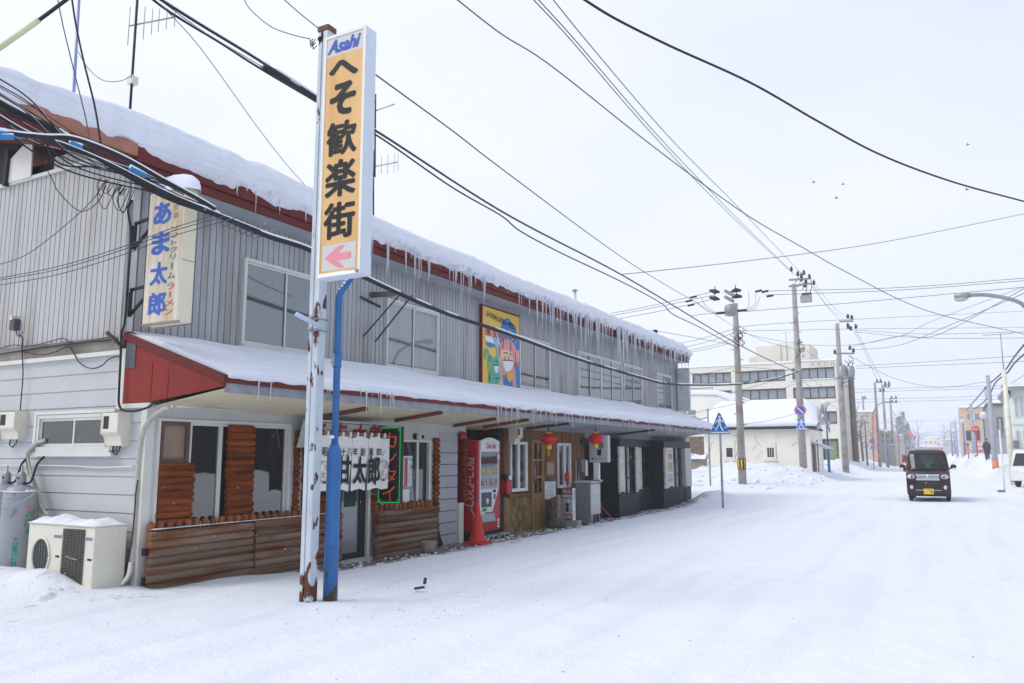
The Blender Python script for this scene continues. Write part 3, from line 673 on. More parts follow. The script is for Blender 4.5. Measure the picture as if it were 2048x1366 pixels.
# sliding entrance door
mb = MB(); mb.box((XL - .07, 9.55, -.15), (XL - .0, 9.62, 1.93)); mb.box((XL - .07, 10.06, -.15), (XL + .0, 10.2, 1.93)); mb.box((XL - .07, 9.62, -.15), (XL - .003, 10.06, .02)); mb.box((XL - .07, 9.62, 1.8), (XL - .003, 10.06, 1.93)); d = part(mb, 'entrance_door', mat('dark_bronze', '#2a2423', .5, .2))
q = MB(); q.quad((XL - .03, 9.62, .02), (XL - .03, 10.06, .02), (XL - .03, 10.06, 1.8), (XL - .03, 9.62, 1.8)); q.build('pane', glassy('frosted_door', '#9aa0a4', .12, .35), d)
q = MB(); q.box((XL - .028, 9.72, .72), (XL - .022, 9.98, .98)); q.build('door_notice', mat('green_notice', '#26473c', .6), d)
mb = MB(); mb.box((XL - .05, 9.5, -.16), (XL + .09, 10.3, -.07)); part(mb, 'door_step', mat('step_stone', '#b9b6b0', .8))
mb = MB(); mb.quad((XL - .05, 11.1, .62), (XL - .05, 11.93, .62), (XL - .05, 11.93, 1.76), (XL - .05, 11.1, 1.76)); f = part(mb, 'shop_window', M_['glassd'])
q = MB(); q.box((XL - .07, 11.1, .62), (XL - .03, 11.13, 1.76)); q.box((XL - .07, 11.62, .62), (XL - .03, 11.68, 1.76)); q.build('frame', M_['alu'], f)
# paper notices in the shop window
q = MB(); q.box((XL - .044, 11.14, .98), (XL - .04, 11.5, 1.5)); f2 = q.build('notice', mat('pale_poster', '#c9d8df', .7, 0, .2, 12, '#5aa0a0', 9, .55, .6), f)
q = MB(); q.box((XL - .044, 11.14, .66), (XL - .036, 11.42, .93)); q.build('notice', M_['white'], f)
q = MB(); q.box((XL - .0395, 11.27, .99), (XL - .037, 11.36, 1.47)); q.build('notice_strip', mat('red_strip', '#c9534c', .7, 0, .2, 30), f)

# ---- recess for the vending machine, timber shop
mb = MB(); mb.box((-8.74, 13.05, -.2), (-8.72, 14.62, 2.1)); mb.box((-8.72, 14.42, -.2), (-8.22, 14.64, 2.12)); part(mb, 'recess_wall', mat('dark_timber', '#2d201c', .8, 0, .2))
mb = MB()
def boards(y0, y1, z0, z1):
    y = y0
    while y < y1 - .01: e = min(y + .118, y1); mb.box((XL - .08, y, z0), (XL + rnd.uniform(-.004, .004), e - .006, z1)); y += .12
boards(14.64, 15.9, 1.8, 2.1); boards(14.64, 14.93, .72, 1.8); boards(15.72, 15.9, .72, 1.8); boards(16.6, 17.28, -.1, 2.1); boards(17.28, 18.02, 1.8, 2.1); boards(18.02, 18.9, -.1, 2.1); boards(15.9, 16.6, 1.88, 2.1); part(mb, 'timber_wall', M_['wood'])
mb = MB(); mb.box((XL - .08, 14.64, -.2), (XL - .015, 15.9, .74)); mb.box((XL - .08, 17.28, -.2), (XL - .015, 18.02, .7)); part(mb, 'timber_backing', M_['dark'])
mb = MB(); r2 = random.Random(3)
for i, z in enumerate((-.12, .03, .18, .33, .48)):
    y = 14.66 - r2.random() * .06
    while y < 15.88:
        wd_ = r2.uniform(.09, .17); e = min(y + wd_, 15.89); k = r2.uniform(0, .02)
        mb.prism([(XL - .01 + k, max(y, 14.65), z - .03 + r2.uniform(-.015, .015)), (XL - .01 + k, e - .008, z - .03 + r2.uniform(-.015, .015)), (XL - .014, e - .008, z + .17), (XL - .014, max(y, 14.65), z + .17)], (.016, 0, 0)); y = e
        if e >= 15.88: break
part(mb, 'shingles', mat('cedar_shingle', '#8d7146', .8, 0, .12, 5, '#6e5834', 2, .5, .7, (1, 3, .5), .3, isl=.4))
mb = MB(); mb.box((XL - .03, 14.8, .64), (XL + .07, 15.92, .70)); part(mb, 'window_ledge', M_['wood'])
def upvc(y0, y1, z0, z1, mid):
    mb = MB(); X0 = XL - .03; X1 = XL + .03; t = .05
    mb.box((X0, y0, z0), (X1, y0 + t, z1)); mb.box((X0, y1 - t * 1.6, z0), (X1 + .006, y1, z1)); mb.box((X0, mid - .02, z0), (X1 + .003, mid + .07, z1))
    for a, b in ((y0 + t, mid - .02), (mid + .07, y1 - t * 1.6)): mb.box((X0, a, z0), (X1 - .002, b, z0 + .07)); mb.box((X0, a, z1 - .06), (X1 - .002, b, z1))
    f = part(mb, 'white_window', M_['white']); q = MB(); q.quad((XL - .005, y0 + t, z0), (XL - .005, y1 - t, z0), (XL - .005, y1 - t, z1), (XL - .005, y0 + t, z1)); q.build('pane', M_['glass'], f)
    q = MB(); q.box((XL - .3, y0, z0), (XL - .29, y1, z1)); q.build('room_back', M_['room'], f)
upvc(14.95, 15.7, .74, 1.8, 15.28); upvc(17.28, 18.0, .74, 1.8, 17.62)
# timber door with panes
mb = MB(); D0, D1 = 15.93, 16.57
mb.box((XL - .05, D0, -.15), (XL + .02, D0 + .12, 1.87)); mb.box((XL - .05, D1 - .12, -.15), (XL + .02, D1, 1.87)); mb.box((XL - .05, D0 + .12, -.15), (XL + .012, D1 - .12, .62)); mb.box((XL - .05, D0 + .12, 1.78), (XL + .018, D1 - .12, 1.87))
for z in (.62, 1.0, 1.38): mb.box((XL - .05, D0 + .12, z), (XL + .016, D1 - .12, z + .05))
mb.box((XL - .05, (D0 + D1) / 2 - .018, .67), (XL + .014, (D0 + D1) / 2 + .018, 1.78)); mb.box((XL - .01, D0 + .17, 0), (XL + .02, D0 + .19, .55)); mb.box((XL - .01, D1 - .19, 0), (XL + .02, D1 - .17, .55)); d = part(mb, 'timber_door', mat('door_wood', '#96703e', .6, 0, .2, 4, stretch=(1, 4, .4)))
q = MB(); q.quad((XL - .02, D0 + .1, .65), (XL - .02, D1 - .1, .65), (XL - .02, D1 - .1, 1.8), (XL - .02, D0 + .1, 1.8)); q.build('pane', M_['glassd'], d)
q = MB(); q.tube([(XL + .05, D0 + .09, .9), (XL + .05, D0 + .09, 1.35)], .016); q.beam((XL + .01, D0 + .09, .92), (XL + .05, D0 + .09, .92), .02, .02); q.beam((XL + .01, D0 + .09, 1.33), (XL + .05, D0 + .09, 1.33), .02, .02); q.build('handle', M_['steel'], d)
mb = MB(); mb.box((XL - .08, 18.9, 1.86), (XL + .02, 26.7, 2.1)); part(mb, 'header_board', M_['grey'])

# ---- black shopfront with two bays
BK = mat('black_stained_board', '#1d1f24', .55, 0, .25, 5, stretch=(1, 5, .5)); BK2 = mat('black_stained_plinth', '#2a2c31', .6, 0, .25, 5, '#3b3d42', 4, .55, .7, (1, 5, .5), isl=.3)
mb = MB(); mb.box((-8.74, 18.6, -.2), (-8.34, 26.6, 2.0)); part(mb, 'shopfront_backing', M_['dark'])
mb = MB()
for a, b, x in ((19.98, 21.42, -7.75), (23.9, 26.7, -7.82)):
    mb.box((-8.33, a, 1.74), (x + .04, b, 1.95)); mb.box((-8.33, a - .02, .42), (x + .04, b + .02, .48))
mb.box((-8.33, 18.65, 1.80), (-8.2, 19.97, 1.95)); mb.box((-8.33, 21.43, 1.78), (-8.16, 23.89, 1.95)); part(mb, 'shopfront_beam', BK)
mb = MB()
for a, b, x in ((19.98, 21.42, -7.75), (23.9, 26.7, -7.82)):
    y = a
    while y < b - .02: e = min(y + .19, b); mb.box((x - .04, y, -.15), (x, e - .012, .419)); y += .192
    mb.box((x - .03, a, -.15), (x - .041 + .03, b, .418)); mb.box((-8.33, a, -.15), (x - .041, a + .03, .418))
y = 21.42
while y < 23.86: mb.box((-8.25, y, -.15), (-8.2, min(y + .18, 23.88), .52)); y += .192
mb.box((-8.33, 18.65, -.15), (-8.22, 19.95, .3)); part(mb, 'plinth_boards', BK2)
for a, b, x, n in ((20.1, 21.35, -7.8, 4), (24.05, 26.2, -7.87, 5), (21.5, 23.8, -8.22, 5), (18.75, 19.9, -8.24, 3)):
    z0, z1 = (.48, 1.74) if x > -8 else (.52, 1.78)
    mb = MB()
    for i in range(n + 1): y = a + (b - a) * i / n; mb.box((x - .03, y - .02, z0), (x, y + .02, z1))
    for i in range(4):
        z = z0 + (z1 - z0) * i / 3
        for j in range(n): mb.box((x - .028, a + (b - a) * j / n + .02, max(z - .018, z0)), (x - .004, a + (b - a) * (j + 1) / n - .02, min(z + .018, z1)))
    f = part(mb, 'lattice_window', BK); q = MB(); q.quad((x - .02, a, z0), (x - .02, b, z0), (x - .02, b, z1), (x - .02, a, z1)); q.build('pane', M_['glassd'], f)
mb = MB(); mb.box((-8.3, 19.99, .48), (-7.78, 20.02, 1.74)); part(mb, 'bay_side', BK)
mb = MB(); mb.box((-8.3, 23.91, .48), (-7.85, 23.94, 1.74)); part(mb, 'bay_side', BK)
WP = mat('worn_white_post', '#cfcdc6', .7, 0, .08, 6, '#8a877f', 11, .58, .66)
for a, b, x, z0 in ((19.92, 20.3, -7.70, .56), (21.27, 21.42, -7.72, .5), (22.5, 22.86, -8.13, .52), (23.95, 24.3, -7.77, .5)):
    mb = MB(); mb.box((x - .05, a, z0), (x, b, 1.74)); part(mb, 'white_post', WP)
mb = MB(); mb.box((-8.3, 26.05, .49), (-7.76, 26.75, 1.739)); mb.box((-8.3, 26.3, 1.74), (-7.8, 26.75, 2.1)); part(mb, 'end_post', M_['siding'])
mb = MB(); mb.box((-8.3, 26.1, -.15), (-7.8, 26.78, .47)); part(mb, 'end_plinth', BK2)
pa, pb_ = PX(1331.5, 897, -7.78), PX(1348, 970, -7.78); mb = MB(); mb.box((-7.80, pa.y, .55), (-7.785, pb_.y, 1.74)); po_ = part(mb, 'shop_poster', mat('white_poster', '#d6d5d4', .6, 0, .03))
for z0, z1, c in ((1.36, 1.56, '#c97a6c'), (1.0, 1.3, '#c2a274'), (.68, .8, '#d08f84'), (.84, .92, '#9aa6c0'), (1.62, 1.66, '#b9a0a6')):
    mb = MB()
    for i in range(5): y0 = pa.y + .08 + (pb_.y - pa.y - .16) * i / 5; mb.box((-7.7845, y0, z0 + (.02 * (i % 2))), (-7.782, y0 + (pb_.y - pa.y - .16) / 5 * (.8 if c != '#c2a274' else 1), z1))
    mb.build('print', mat('poster_print', c, .6, 0, .1), po_)
# ================================================================ the tall pole sign
SGN = thing('pole_sign', 'tall yellow vertical sign with black brush characters on a rusty white post', 'sign', (-5.85, 6.36, 0))
postm = mat('rusty_white_post', '#c2cbd1', .55, 0, .12, 3, '#5c2c17', 5.5, .60, .64, (1.6, 1.6, .8), .2, 30, zlow=(0, .75, .17))
def P_(p, dx=0): return V(p)
mb = MB(); A, B, C_, D = -5.925, -5.79, 6.30, 6.42
mb.box((A, C_ + .001, -.1), (A + .05, D, 6.22)); mb.box((A + .05, C_ + .012, -.1), (A + .068, D - .001, 6.219)); mb.box((A + .068, C_, -.1), (B, D + .001, 6.221)); mb.build('post', postm, SGN, bevel=.006)
mb = MB(); mb.box((A - .01, C_ - .01, 6.222), (B + .01, D + .01, 6.28)); mb.build('post_cap', mat('rusty_cap', '#6d4a36', .8, 0, .3, 20), SGN)
mb = MB(); x0, x1, y0, y1, z0, z1 = -5.655, -5.09, 6.12, 6.29, 3.32, 5.985
mb.box((x0, y0, z0), (x1, y1, z1)); box = mb.build('sign_box', mat('pale_sheet_metal', '#d5dfe8', .4, 0, .03), SGN, bevel=.006)
mb = MB(); t = .03
mb.box((x0 - .002, y0 - .012, z0), (x0 + t, y0 - .001, z1)); mb.box((x1 - t, y0 - .012, z0), (x1 + .002, y0 - .001, z1)); mb.box((x0 + t, y0 - .012, z0), (x1 - t, y0 - .001, z0 + t)); mb.box((x0 + t, y0 - .012, z1 - t), (x1 - t, y0 - .001, z1)); mb.build('frame', mat('cream_frame', '#e6e2d8', .4, 0, .03), box)
fy = y0 - .004
mb = MB(); mb.quad((x0 + t, fy, z0 + t), (x1 - t, fy, z0 + t), (x1 - t, fy, 5.745), (x0 + t, fy, 5.745)); mb.build('face_panel', mat('yellow_acrylic', '#dfb47a', .3, 0, .07, 1.5, '#d3a25c', 1.6, .45, .75, (3, 1, .6)), box)
mb = MB(); mb.quad((x0 + t, fy, 5.745), (x1 - t, fy, 5.745), (x1 - t, fy, z1 - t), (x0 + t, fy, z1 - t)); mb.quad((x0 + t + .03, fy - .002, 3.385), (x1 - t - .03, fy - .002, 3.385), (x1 - t - .03, fy - .002, 3.66), (x0 + t + .03, fy - .002, 3.66)); mb.build('white_panel', mat('greyish_acrylic', '#ccc9c4', .35, 0, .03), box)
mb = MB(); xc = (x0 + x1) / 2 - .01; zz = [5.62, 5.205, 4.765, 4.33, 3.95]
for ch, z, hh, ww in zip('へそ歓楽街', (5.575, 5.235, 4.80, 4.365, 3.91), (.19, .36, .37, .40, .385), (.385, .335, .40, .40, .41)): put(mb, ch, (xc, fy - .003, z), XA, ZA, ww, hh, .055 if ch in 'へそ' else .036)
mb.build('lettering', M_['ink'], box)
mb = MB(); put(mb, 'Asahi', (xc, fy - .003, 5.85), XA, ZA, .42, .15, .045, shear=.3); mb.build('lettering', mat('royal_blue_ink', '#1f55b0', .5, 0, 0), box)
mb = MB(); q = [(-.18, 0), (.01, .115), (.09, .115), (-.01, .035), (.17, .035), (.17, -.035), (-.01, -.035), (.09, -.115), (.01, -.115)]; mb.add([V((xc + a, fy - .005, 3.52 + b)) for a, b in q], [[0, 1, 2, 3], [0, 3, 4, 5, 6], [0, 6, 7, 8]]); mb.build('arrow', mat('faded_pink', '#e58c96', .4, 0, .03), box)
mb = MB(); put(mb, '|', (0, 0, 0), XA, ZA, .001, .001) if 0 else None
for z in (3.55, 4.4, 5.2, 5.85):
    for y in (6.12, 6.275): mb.lathe((x1 + .0005, y, z), [(.006, 0), (.006, .004)], 6, ax=(1, 0, 0))
mb.lathe((x1 - .03, y0 - .011, z0 + .025), [(.02, 0), (.012, .03)], 8, ax=(0, -1, 0)); mb.build('screws', M_['steel'], box)
mb = MB(); rows = []
for i in range(14):
    x = x0 + .03 + (x1 - x0 - .06) * i / 13; rows.append([(x, y0 - .03, z0 - .002), (x, y0 - .025, z0 + .02 + .012 * ns(x * 9)), (x, y0 - .003, z0 + .045 + .02 * ns(x * 7, 3))])
mb.grid(rows); mb.build('snow_ledge', SNOW, box)
# stub of a lamp arm clamped to the post
mb = MB(); a = PY(645, 655, 6.29); b = PY(592, 628, 6.0); mb.tube([a, b], .024, 12); st = mb.build('lamp_arm_stub', mat('pale_blue_tube', '#b4c8d8', .5, 0, .08), SGN)
mb = MB()
for yy in (637, 660): p = PY(632, yy, 6.28); mb.tube([(A - .012, C_ - .012, p.z), (B + .012, C_ - .012, p.z), (B + .012, D + .012, p.z), (A - .012, D + .012, p.z), (A - .012, C_ - .012, p.z)], .008, 6); mb.ball((-5.88, C_ - .02, p.z + .015), .03, 8, sq=(1.6, 1, .7))
mb.build('clamp_band', M_['steel'], SGN)
mb = MB(); p0 = PY(640, 78, 6.3)
for i in range(9):
    a = p0 + V((rnd.uniform(-.1, .02), 0, rnd.uniform(-.08, .03))); mb.tube([a, a + V((-.05, 0, -.03)), a + V((-.06, 0, .02))], .004, 5)
mb.ball(p0, .03, 8); mb.build('insulator_wires', M_['cable'], SGN)

# ---------------------------------------------------------------- blue pole with bent top
bx, by = -5.74, 6.56
BP = thing('lamp_pole', 'blue painted steel pole with a thinner bent top, just behind the tall sign post', 'pole', (bx, by, 0))
bm = mat('chipped_blue_paint', '#2f68a4', .45, 0, .1, 4, '#4d4034', 7, .66, .70, zlow=(0, .35, .22))
mb = MB(); mb.lathe((bx, by, -.1), [(.075, 0), (.075, 1.62), (.068, 1.67), (.04, 1.73)], 24); mb.build('lower_tube', bm, BP)
mb = MB(); mb.tube([(bx, by, 1.6), (bx, by, 3.2), (bx + .01, by, 3.25), (bx + .22, by + .03, 3.52)], .037, 16); mb.build('upper_tube', bm, BP)
mb = MB(); mb.lathe((bx, by, 2.44), [(.045, 0), (.045, .17)], 16); mb.lathe((bx - .045, by - .02, 2.5), [(.008, 0), (.008, .02)], 6, ax=(-1, 0, 0)); mb.build('clamp_band', bm, BP)
mb = MB(); mb.quad(*[V((bx - .035 + .012 * i, by - .0475 + .003 * abs(i - 2), 2.46)) for i in range(5)], *[V((bx - .035 + .012 * i, by - .0475 + .003 * abs(i - 2), 2.59)) for i in range(4, -1, -1)]); mb.build('sticker', M_['concrete'], BP)
mb = MB(); mb.ball((bx - .005, by - .05, 1.70), .033, 10, sq=(1.2, .7, .6)); 
for i in range(7): t = i / 6; mb.ball((bx + .005 + .16 * t, by - .012, 3.26 + .2 * t), .028, 8, sq=(1, .9, .7))
mb.build('snow_patch', SNOW, BP)

# ---------------------------------------------------------------- projecting shop sign on the corner
PS = thing('projecting_sign', 'cream lightbox with blue brush characters jutting from the corner of the upper wall', 'sign', (XU, 6.1, 3.06))
px0, px1, py0, py1, pz0, pz1 = -8.20, -7.58, 5.97, 6.15, 3.01, 4.60
mb = MB(); mb.box((px0, py0, pz0), (px1, py1, pz1)); sb = mb.build('sign_box', mat('yellowed_box', '#e3dcc0', .4, 0, .05, 2), PS, bevel=.006)
sf = py0 - .003
mb = MB(); mb.quad((px0 + .02, sf, pz0 + .02), (px1 - .02, sf, pz0 + .02), (px1 - .02, sf, pz1 - .02), (px0 + .02, sf, pz1 - .02)); mb.build('face_panel', mat('aged_acrylic', '#e2d8c6', .35, 0, .12, 1.8, '#d0ac6a', 2.2, .42, .7, (5, 1, .7)), sb)
def onface(u, v): return V((px0 + (px1 - px0) * u, sf - .003, pz0 + (pz1 - pz0) * v))
mb = MB()
for ch, v in zip('あま太郎', (.83, .605, .375, .15)): put(mb, ch, onface(.40, v), XA, ZA, .30, .27, .045 if ch in 'あま' else .035)
mb.build('lettering', mat('cobalt_ink', '#2f62bd', .4, 0, .05), sb)
mb = MB(); column_text(mb, 'ソフトクリ', onface(.77, .72), XA, ZA, .15, .42, .1, .012); put(mb, '|', onface(.755, .415), XA, ZA, .022, .08, .01); put(mb, 'ム', onface(.75, .345), XA, ZA, .13, .075, .012); mb.build('lettering', mat('green_ink', '#4b7d67', .4, 0, .05), sb)
mb = MB(); put(mb, 'ラ', onface(.755, .265), XA, ZA, .13, .075, .012); put(mb, '|', onface(.75, .205), XA, ZA, .022, .07, .01); put(mb, 'メ', onface(.745, .145), XA, ZA, .13, .075, .012); put(mb, 'ン', onface(.735, .08), XA, ZA, .13, .075, .012); mb.build('lettering', mat('red_ink', '#cf5942', .4, 0, .05), sb)
mb = MB(); column_text(mb, 'お食事', onface(.78, .95), XA, ZA, .11, .30, .1); mb.build('lettering', mat('faded_brown_ink', '#9a8a72', .5, 0, .05), sb)
mb = MB(); mb.box((px1 + .0005, py0 + .01, pz0 + .72), (px1 + .004, py1 - .01, pz0 + .728)); mb.box((px0 - .003, py0 - .008, pz0 - .012), (px1 + .006, py0 + .02, pz0 + .015)); mb.box((px0, py1 - .02, pz0 - .013), (px1 + .004, py1 + .003, pz0 + .01)); mb.build('edging', mat('tarnished_edge', '#8f8a7d', .5, .2, .2), sb)
mb = MB()
for z in (3.2, 4.05): mb.box((XU + .001, 6.2, z), (XU + .03, 6.24, z + .36)); mb.beam((XU + .02, 6.22, z + .34), (px0, 6.12, z + .34), .03, .03); mb.beam((XU + .02, 6.22, z + .02), (px0 - .02, 6.12, z + .31), .03, .03); mb.box((XU - .03, 6.16, z), (XU + .05, 6.2, z + .3))
mb.build('bracket', M_['black'], PS)
mb = MB(); rows = []
for i in range(21):
    t = i / 20 * math.pi * 2; rows.append([])
    for k in range(7):
        a = k / 6 * math.pi / 2; r = math.cos(a) ** .6; rows[-1].append(((px0 + px1) / 2 + .06 + (.36 * r + .02 * ns(i, k)) * math.cos(t), (py0 + py1) / 2 + .16 * r * math.sin(t), pz1 - .03 + .22 * math.sin(a) + .02 * ns(i * .7, k, 3)))
mb.grid(rows, flip=True); mb.build('snow_cap', SNOW, PS)

# ---------------------------------------------------------------- noren, name board, LED board at the entrance
NR = thing('noren', 'white split door curtain with black brush characters hanging at the entrance', 'door curtain', (-7.85, 9.4, 1.8))
NX, NA, NB = -7.85, 8.58, 10.24
mb = MB(); mb.tube([(NX, NA - .05, 1.83), (NX, NB + .03, 1.83)], .017, 10); mb.build('rod', mat('bamboo_rod', '#8a6a48', .6, 0, .2, 20), NR)
cloth = mat('white_cotton', '#ededea', .9, 0, .02); pans = [8.6, 8.96, 9.34, 9.72, 10.22]
def cx(y, z): return NX + .02 + .012 * math.sin(y * 16) * smooth(1.8, 1.1, z) + .02 * smooth(9.9, 10.25, y) * math.sin(y * 26)
for i in range(4):
    a, b = pans[i], pans[i + 1] - .006; rows = []
    for r in range(15):
        z = 1.78 - .78 * r / 14; row = []
        pull = .045 * smooth(1.55, 1.0, z)
        for c in range(13):
            y = a + (b - a) * c / 12; yy = y + (pull * (c / 12 if i in (0, 1, 2) else 0) * -1 if i < 3 else pull * (-.6 * c / 12))
            row.append((cx(y, z), yy, z + .015 * math.sin(y * 16)))
        rows.append(row)
    mb = MB(); mb.grid(rows); mb.build('cloth_panel', cloth, NR)
mb = MB(); y = 8.64
while y < 10.22: mb.prism([(NX - .02, y - .018, 1.77), (NX + .024, y - .018, 1.775), (NX + .024, y + .018, 1.775), (NX - .02, y + .018, 1.77)], (0, 0, .078)); y += .165
mb.build('cloth_loop', cloth, NR)
tx = NX + .045
mb = MB()
for ch, y in zip('昭和四十八年創業四', (8.72, 8.87, 9.0, 9.12, 9.25, 9.39, 9.56, 9.76, 9.95)): put(mb, ch, (tx, y, 1.56), YA, ZA, .105, .125 if ch not in '四' else .1, .02)
put(mb, 'ノ', (tx, 10.06, 1.55), YA, ZA, .04, .09, .02)
put(mb, '甘', (tx, 9.15, 1.3), YA, ZA, .3, .42, .035); put(mb, '太', (tx, 9.5, 1.29), YA, ZA, .31, .40, .04); put(mb, '郎', (tx, 9.83, 1.285), YA, ZA, .29, .44, .03)
for c in (8.73, 10.07):
    for r in (.155, .135):
        n = 36; mb.add([V((tx, c + (r + d) * math.cos(2 * math.pi * k / n) * .82, 1.28 + (r + d) * math.sin(2 * math.pi * k / n))) for d in (0, .008) for k in range(n)], [[k, (k + 1) % n, n + (k + 1) % n, n + k] for k in range(n) if k % 18 not in (8, 9)])
    mb.quad((tx + .002, c - .02, 1.115), (tx + .002, c + .02, 1.115), (tx + .002, c + .02, 1.15), (tx + .002, c - .02, 1.15))
mb.build('lettering', M_['ink'], NR)
mb = MB()
for c in (8.73, 10.07): put(mb, '甘', (tx, c + .04, 1.34), YA, ZA, .09, .08, .01); put(mb, '太', (tx, c - .02, 1.24), YA, ZA, .12, .10, .01)
mb.build('lettering', mat('pale_red_ink', '#d08a84', .8, 0, .05), NR)

NBD = thing('name_board', 'grey board with large red brush characters above the white door curtain', 'sign', (-8.1, 9.6, 1.65))
mb = MB(); mb.prism([(-8.14, 8.5, 1.62), (-8.02, 8.5, 2.02), (-7.99, 8.5, 2.02), (-8.11, 8.5, 1.62)], (0, 1.88, 0)); mb.build('board', mat('grey_white_board', '#c6c6c4', .5, 0, .04), NBD)
U3 = V((.12, 0, .4)).normalized(); nv = V((.4, 0, -.12)).normalized()
mb = MB()
for ch, y in zip('あま太郎', (8.82, 9.26, 9.74, 10.14)): put(mb, ch, V((-8.057, y, 1.80)) + U3 * .03 + nv * .006, YA, U3, .34, .36, .04)
mb.build('lettering', mat('crimson_ink', '#a3303f', .5, 0, .05), NBD)
mb = MB(); p = V((-8.004, 8.5, 1.985)) + nv * .004; mb.box((p.x - .004, 8.5, 1.975), (p.x + .006, 10.38, 1.988)); mb.build('green_line', mat('green_line', '#3f8a6a', .5), NBD)

LED = thing('led_board', 'narrow black light board with green border and orange dot characters beside the door', 'sign', (-7.8, 10.3, .75))
lx0, lx1, ly, lz0, lz1 = -8.05, -7.61, 10.25, .76, 1.96
mb = MB(); mb.box((lx0, ly, lz0), (lx1, ly + .07, lz1)); lb = mb.build('case', M_['black'], LED, bevel=.005)
mb = MB(); g = .018
for k in range(46):
    for x in (lx0 + g, lx1 - g): mb.box((x - .007, ly - .006, lz0 + .02 + k * .0255), (x + .007, ly - .001, lz0 + .036 + k * .0255))
mb.box((lx0 + .012, ly - .006, lz0 + .012), (lx1 - .012, ly - .001, lz0 + .024)); mb.box((lx0 + .012, ly - .006, lz1 - .024), (lx1 - .012, ly - .001, lz1 - .012)); mb.build('border_lights', emis('green_light', '#17b84a', .7), lb)
mb = MB()
def dots(ch, cx_, cz, w_, h_):
    vs, fs, a0, a1, b0, b1 = glyph(ch, 0); n = 13
    tri = [[vs[i] for i in f] for f in fs]
    def inside(x, y):
        for t in tri:
            for q in range(1, len(t) - 1):
                A_, B_, C2 = t[0], t[q], t[q + 1]; d1 = (B_.x - A_.x) * (y - A_.y) - (B_.y - A_.y) * (x - A_.x); d2 = (C2.x - B_.x) * (y - B_.y) - (C2.y - B_.y) * (x - B_.x); d3 = (A_.x - C2.x) * (y - C2.y) - (A_.y - C2.y) * (x - C2.x)
                if (d1 >= 0) == (d2 >= 0) == (d3 >= 0): return True
        return False
    for i in range(n):
        for j in range(n):
            x = a0 + (a1 - a0) * (i + .5) / n; y = b0 + (b1 - b0) * (j + .5) / n
            if inside(x, y):
                X = cx_ + ((i + .5) / n - .5) * w_; Z = cz + ((j + .5) / n - .5) * h_; s = w_ / n * .27; mb.box((X - s, ly - .006, Z - s), (X + s, ly - .001, Z + s))
OL = emis('orange_light', '#e2602a', .55)
for ch, cz in zip('カンタイ', (1.75, 1.48, 1.19, .92)): 
    mb = MB(); dots(ch, -7.83, cz, .26, .235); mb.build('dots', OL, lb)
mb = MB()
for x in (lx0 + .05, lx1 - .05):
    for z in (lz0 + .055, lz1 - .055): mb.ball((x, ly - .004, z), .010, 8)
mb.build('screw_cap', M_['white'], lb)
mb = MB(); mb.beam((XL, ly + .035, 1.85), (lx0, ly + .035, 1.85), .03, .03); mb.beam((XL, ly + .035, .9), (lx0, ly + .035, .9), .03, .03); mb.build('bracket', M_['steel'], LED)

SCM = thing('security_camera', 'small round dark camera on the header board right of the light board', 'camera', (XL, 11.5, 1.83))
mb = MB(); mb.lathe((XL, 11.5, 1.84), [(.055, 0), (.055, .035), (.04, .05)], 16, ax=(1, 0, 0)); mb.build('mount', M_['black'], SCM)
mb = MB(); mb.tube([(XL + .05, 11.5, 1.84), (XL + .13, 11.53, 1.83)], .034, 14); mb.build('housing', M_['white'], SCM); mb = MB(); mb.tube([(XL + .13, 11.53, 1.83), (XL + .17, 11.55, 1.83)], .028, 12); mb.build('lens', M_['black'], SCM)

# ---------------------------------------------------------------- gable side equipment
def meter(name, label, c, w_, h_, d=.16, rot=0, group=None):
    """white meter housing on the wall: c = lower left corner on the wall, faces -Y (rot 0) or +X (rot 90)"""
    t = thing(name, label, 'meter box', c, group, rot)
    mb = MB(); o = h_ * .30
    mb.prism([(0, 0, o * .2), (0, -d * .55, 0), (0, -d * .7, o), (0, -d, o * 1.35), (0, -d, h_), (0, 0, h_)], (w_, 0, 0)); b = mb.build('housing', M_['ivory'], t, world=False, bevel=.012)
    mb = MB(); mb.box((w_ * .12, -d - .004, h_ * .52), (w_ * .42, -d + .01, h_ * .9)); mb.build('window', M_['black'], b, world=False)
    mb = MB(); mb.tube([(w_ * .3, -d * .3, .02), (w_ * .3, -d * .35, -.07), (w_ * .5, -d * .35, -.1), (w_ * .65, -d * .3, -.05), (w_ * .65, -d * .2, .02)], .008, 6); mb.build('cable', M_['cable'], b, world=False); return t
def xg(px, py, y=YG): return PY(px, py, y)
a = xg(20, 880); b = xg(58, 824); meter('meter_box', 'ivory meter box on the gable wall just left of the gable window', (a.x, YG - .01, a.z), b.x - a.x, b.z - a.z)
a = xg(-22, 882); meter('meter_box', 'ivory meter box at the photo edge, cut off, beside the gable window meter', (a.x, YG - .01, a.z + .02), .32, .36, .14)
a = xg(226, 893); b = xg(262, 826); meter('meter_box', 'ivory meter box on the gable wall right of the gable window near the corner', (a.x, YG - .01, a.z), b.x - a.x + .02, b.z - a.z)
meter('meter_box', 'pale meter box under the canopy above the timber shop window', (-8.14, 14.72, 1.74), .22, .36, .2, R(90))

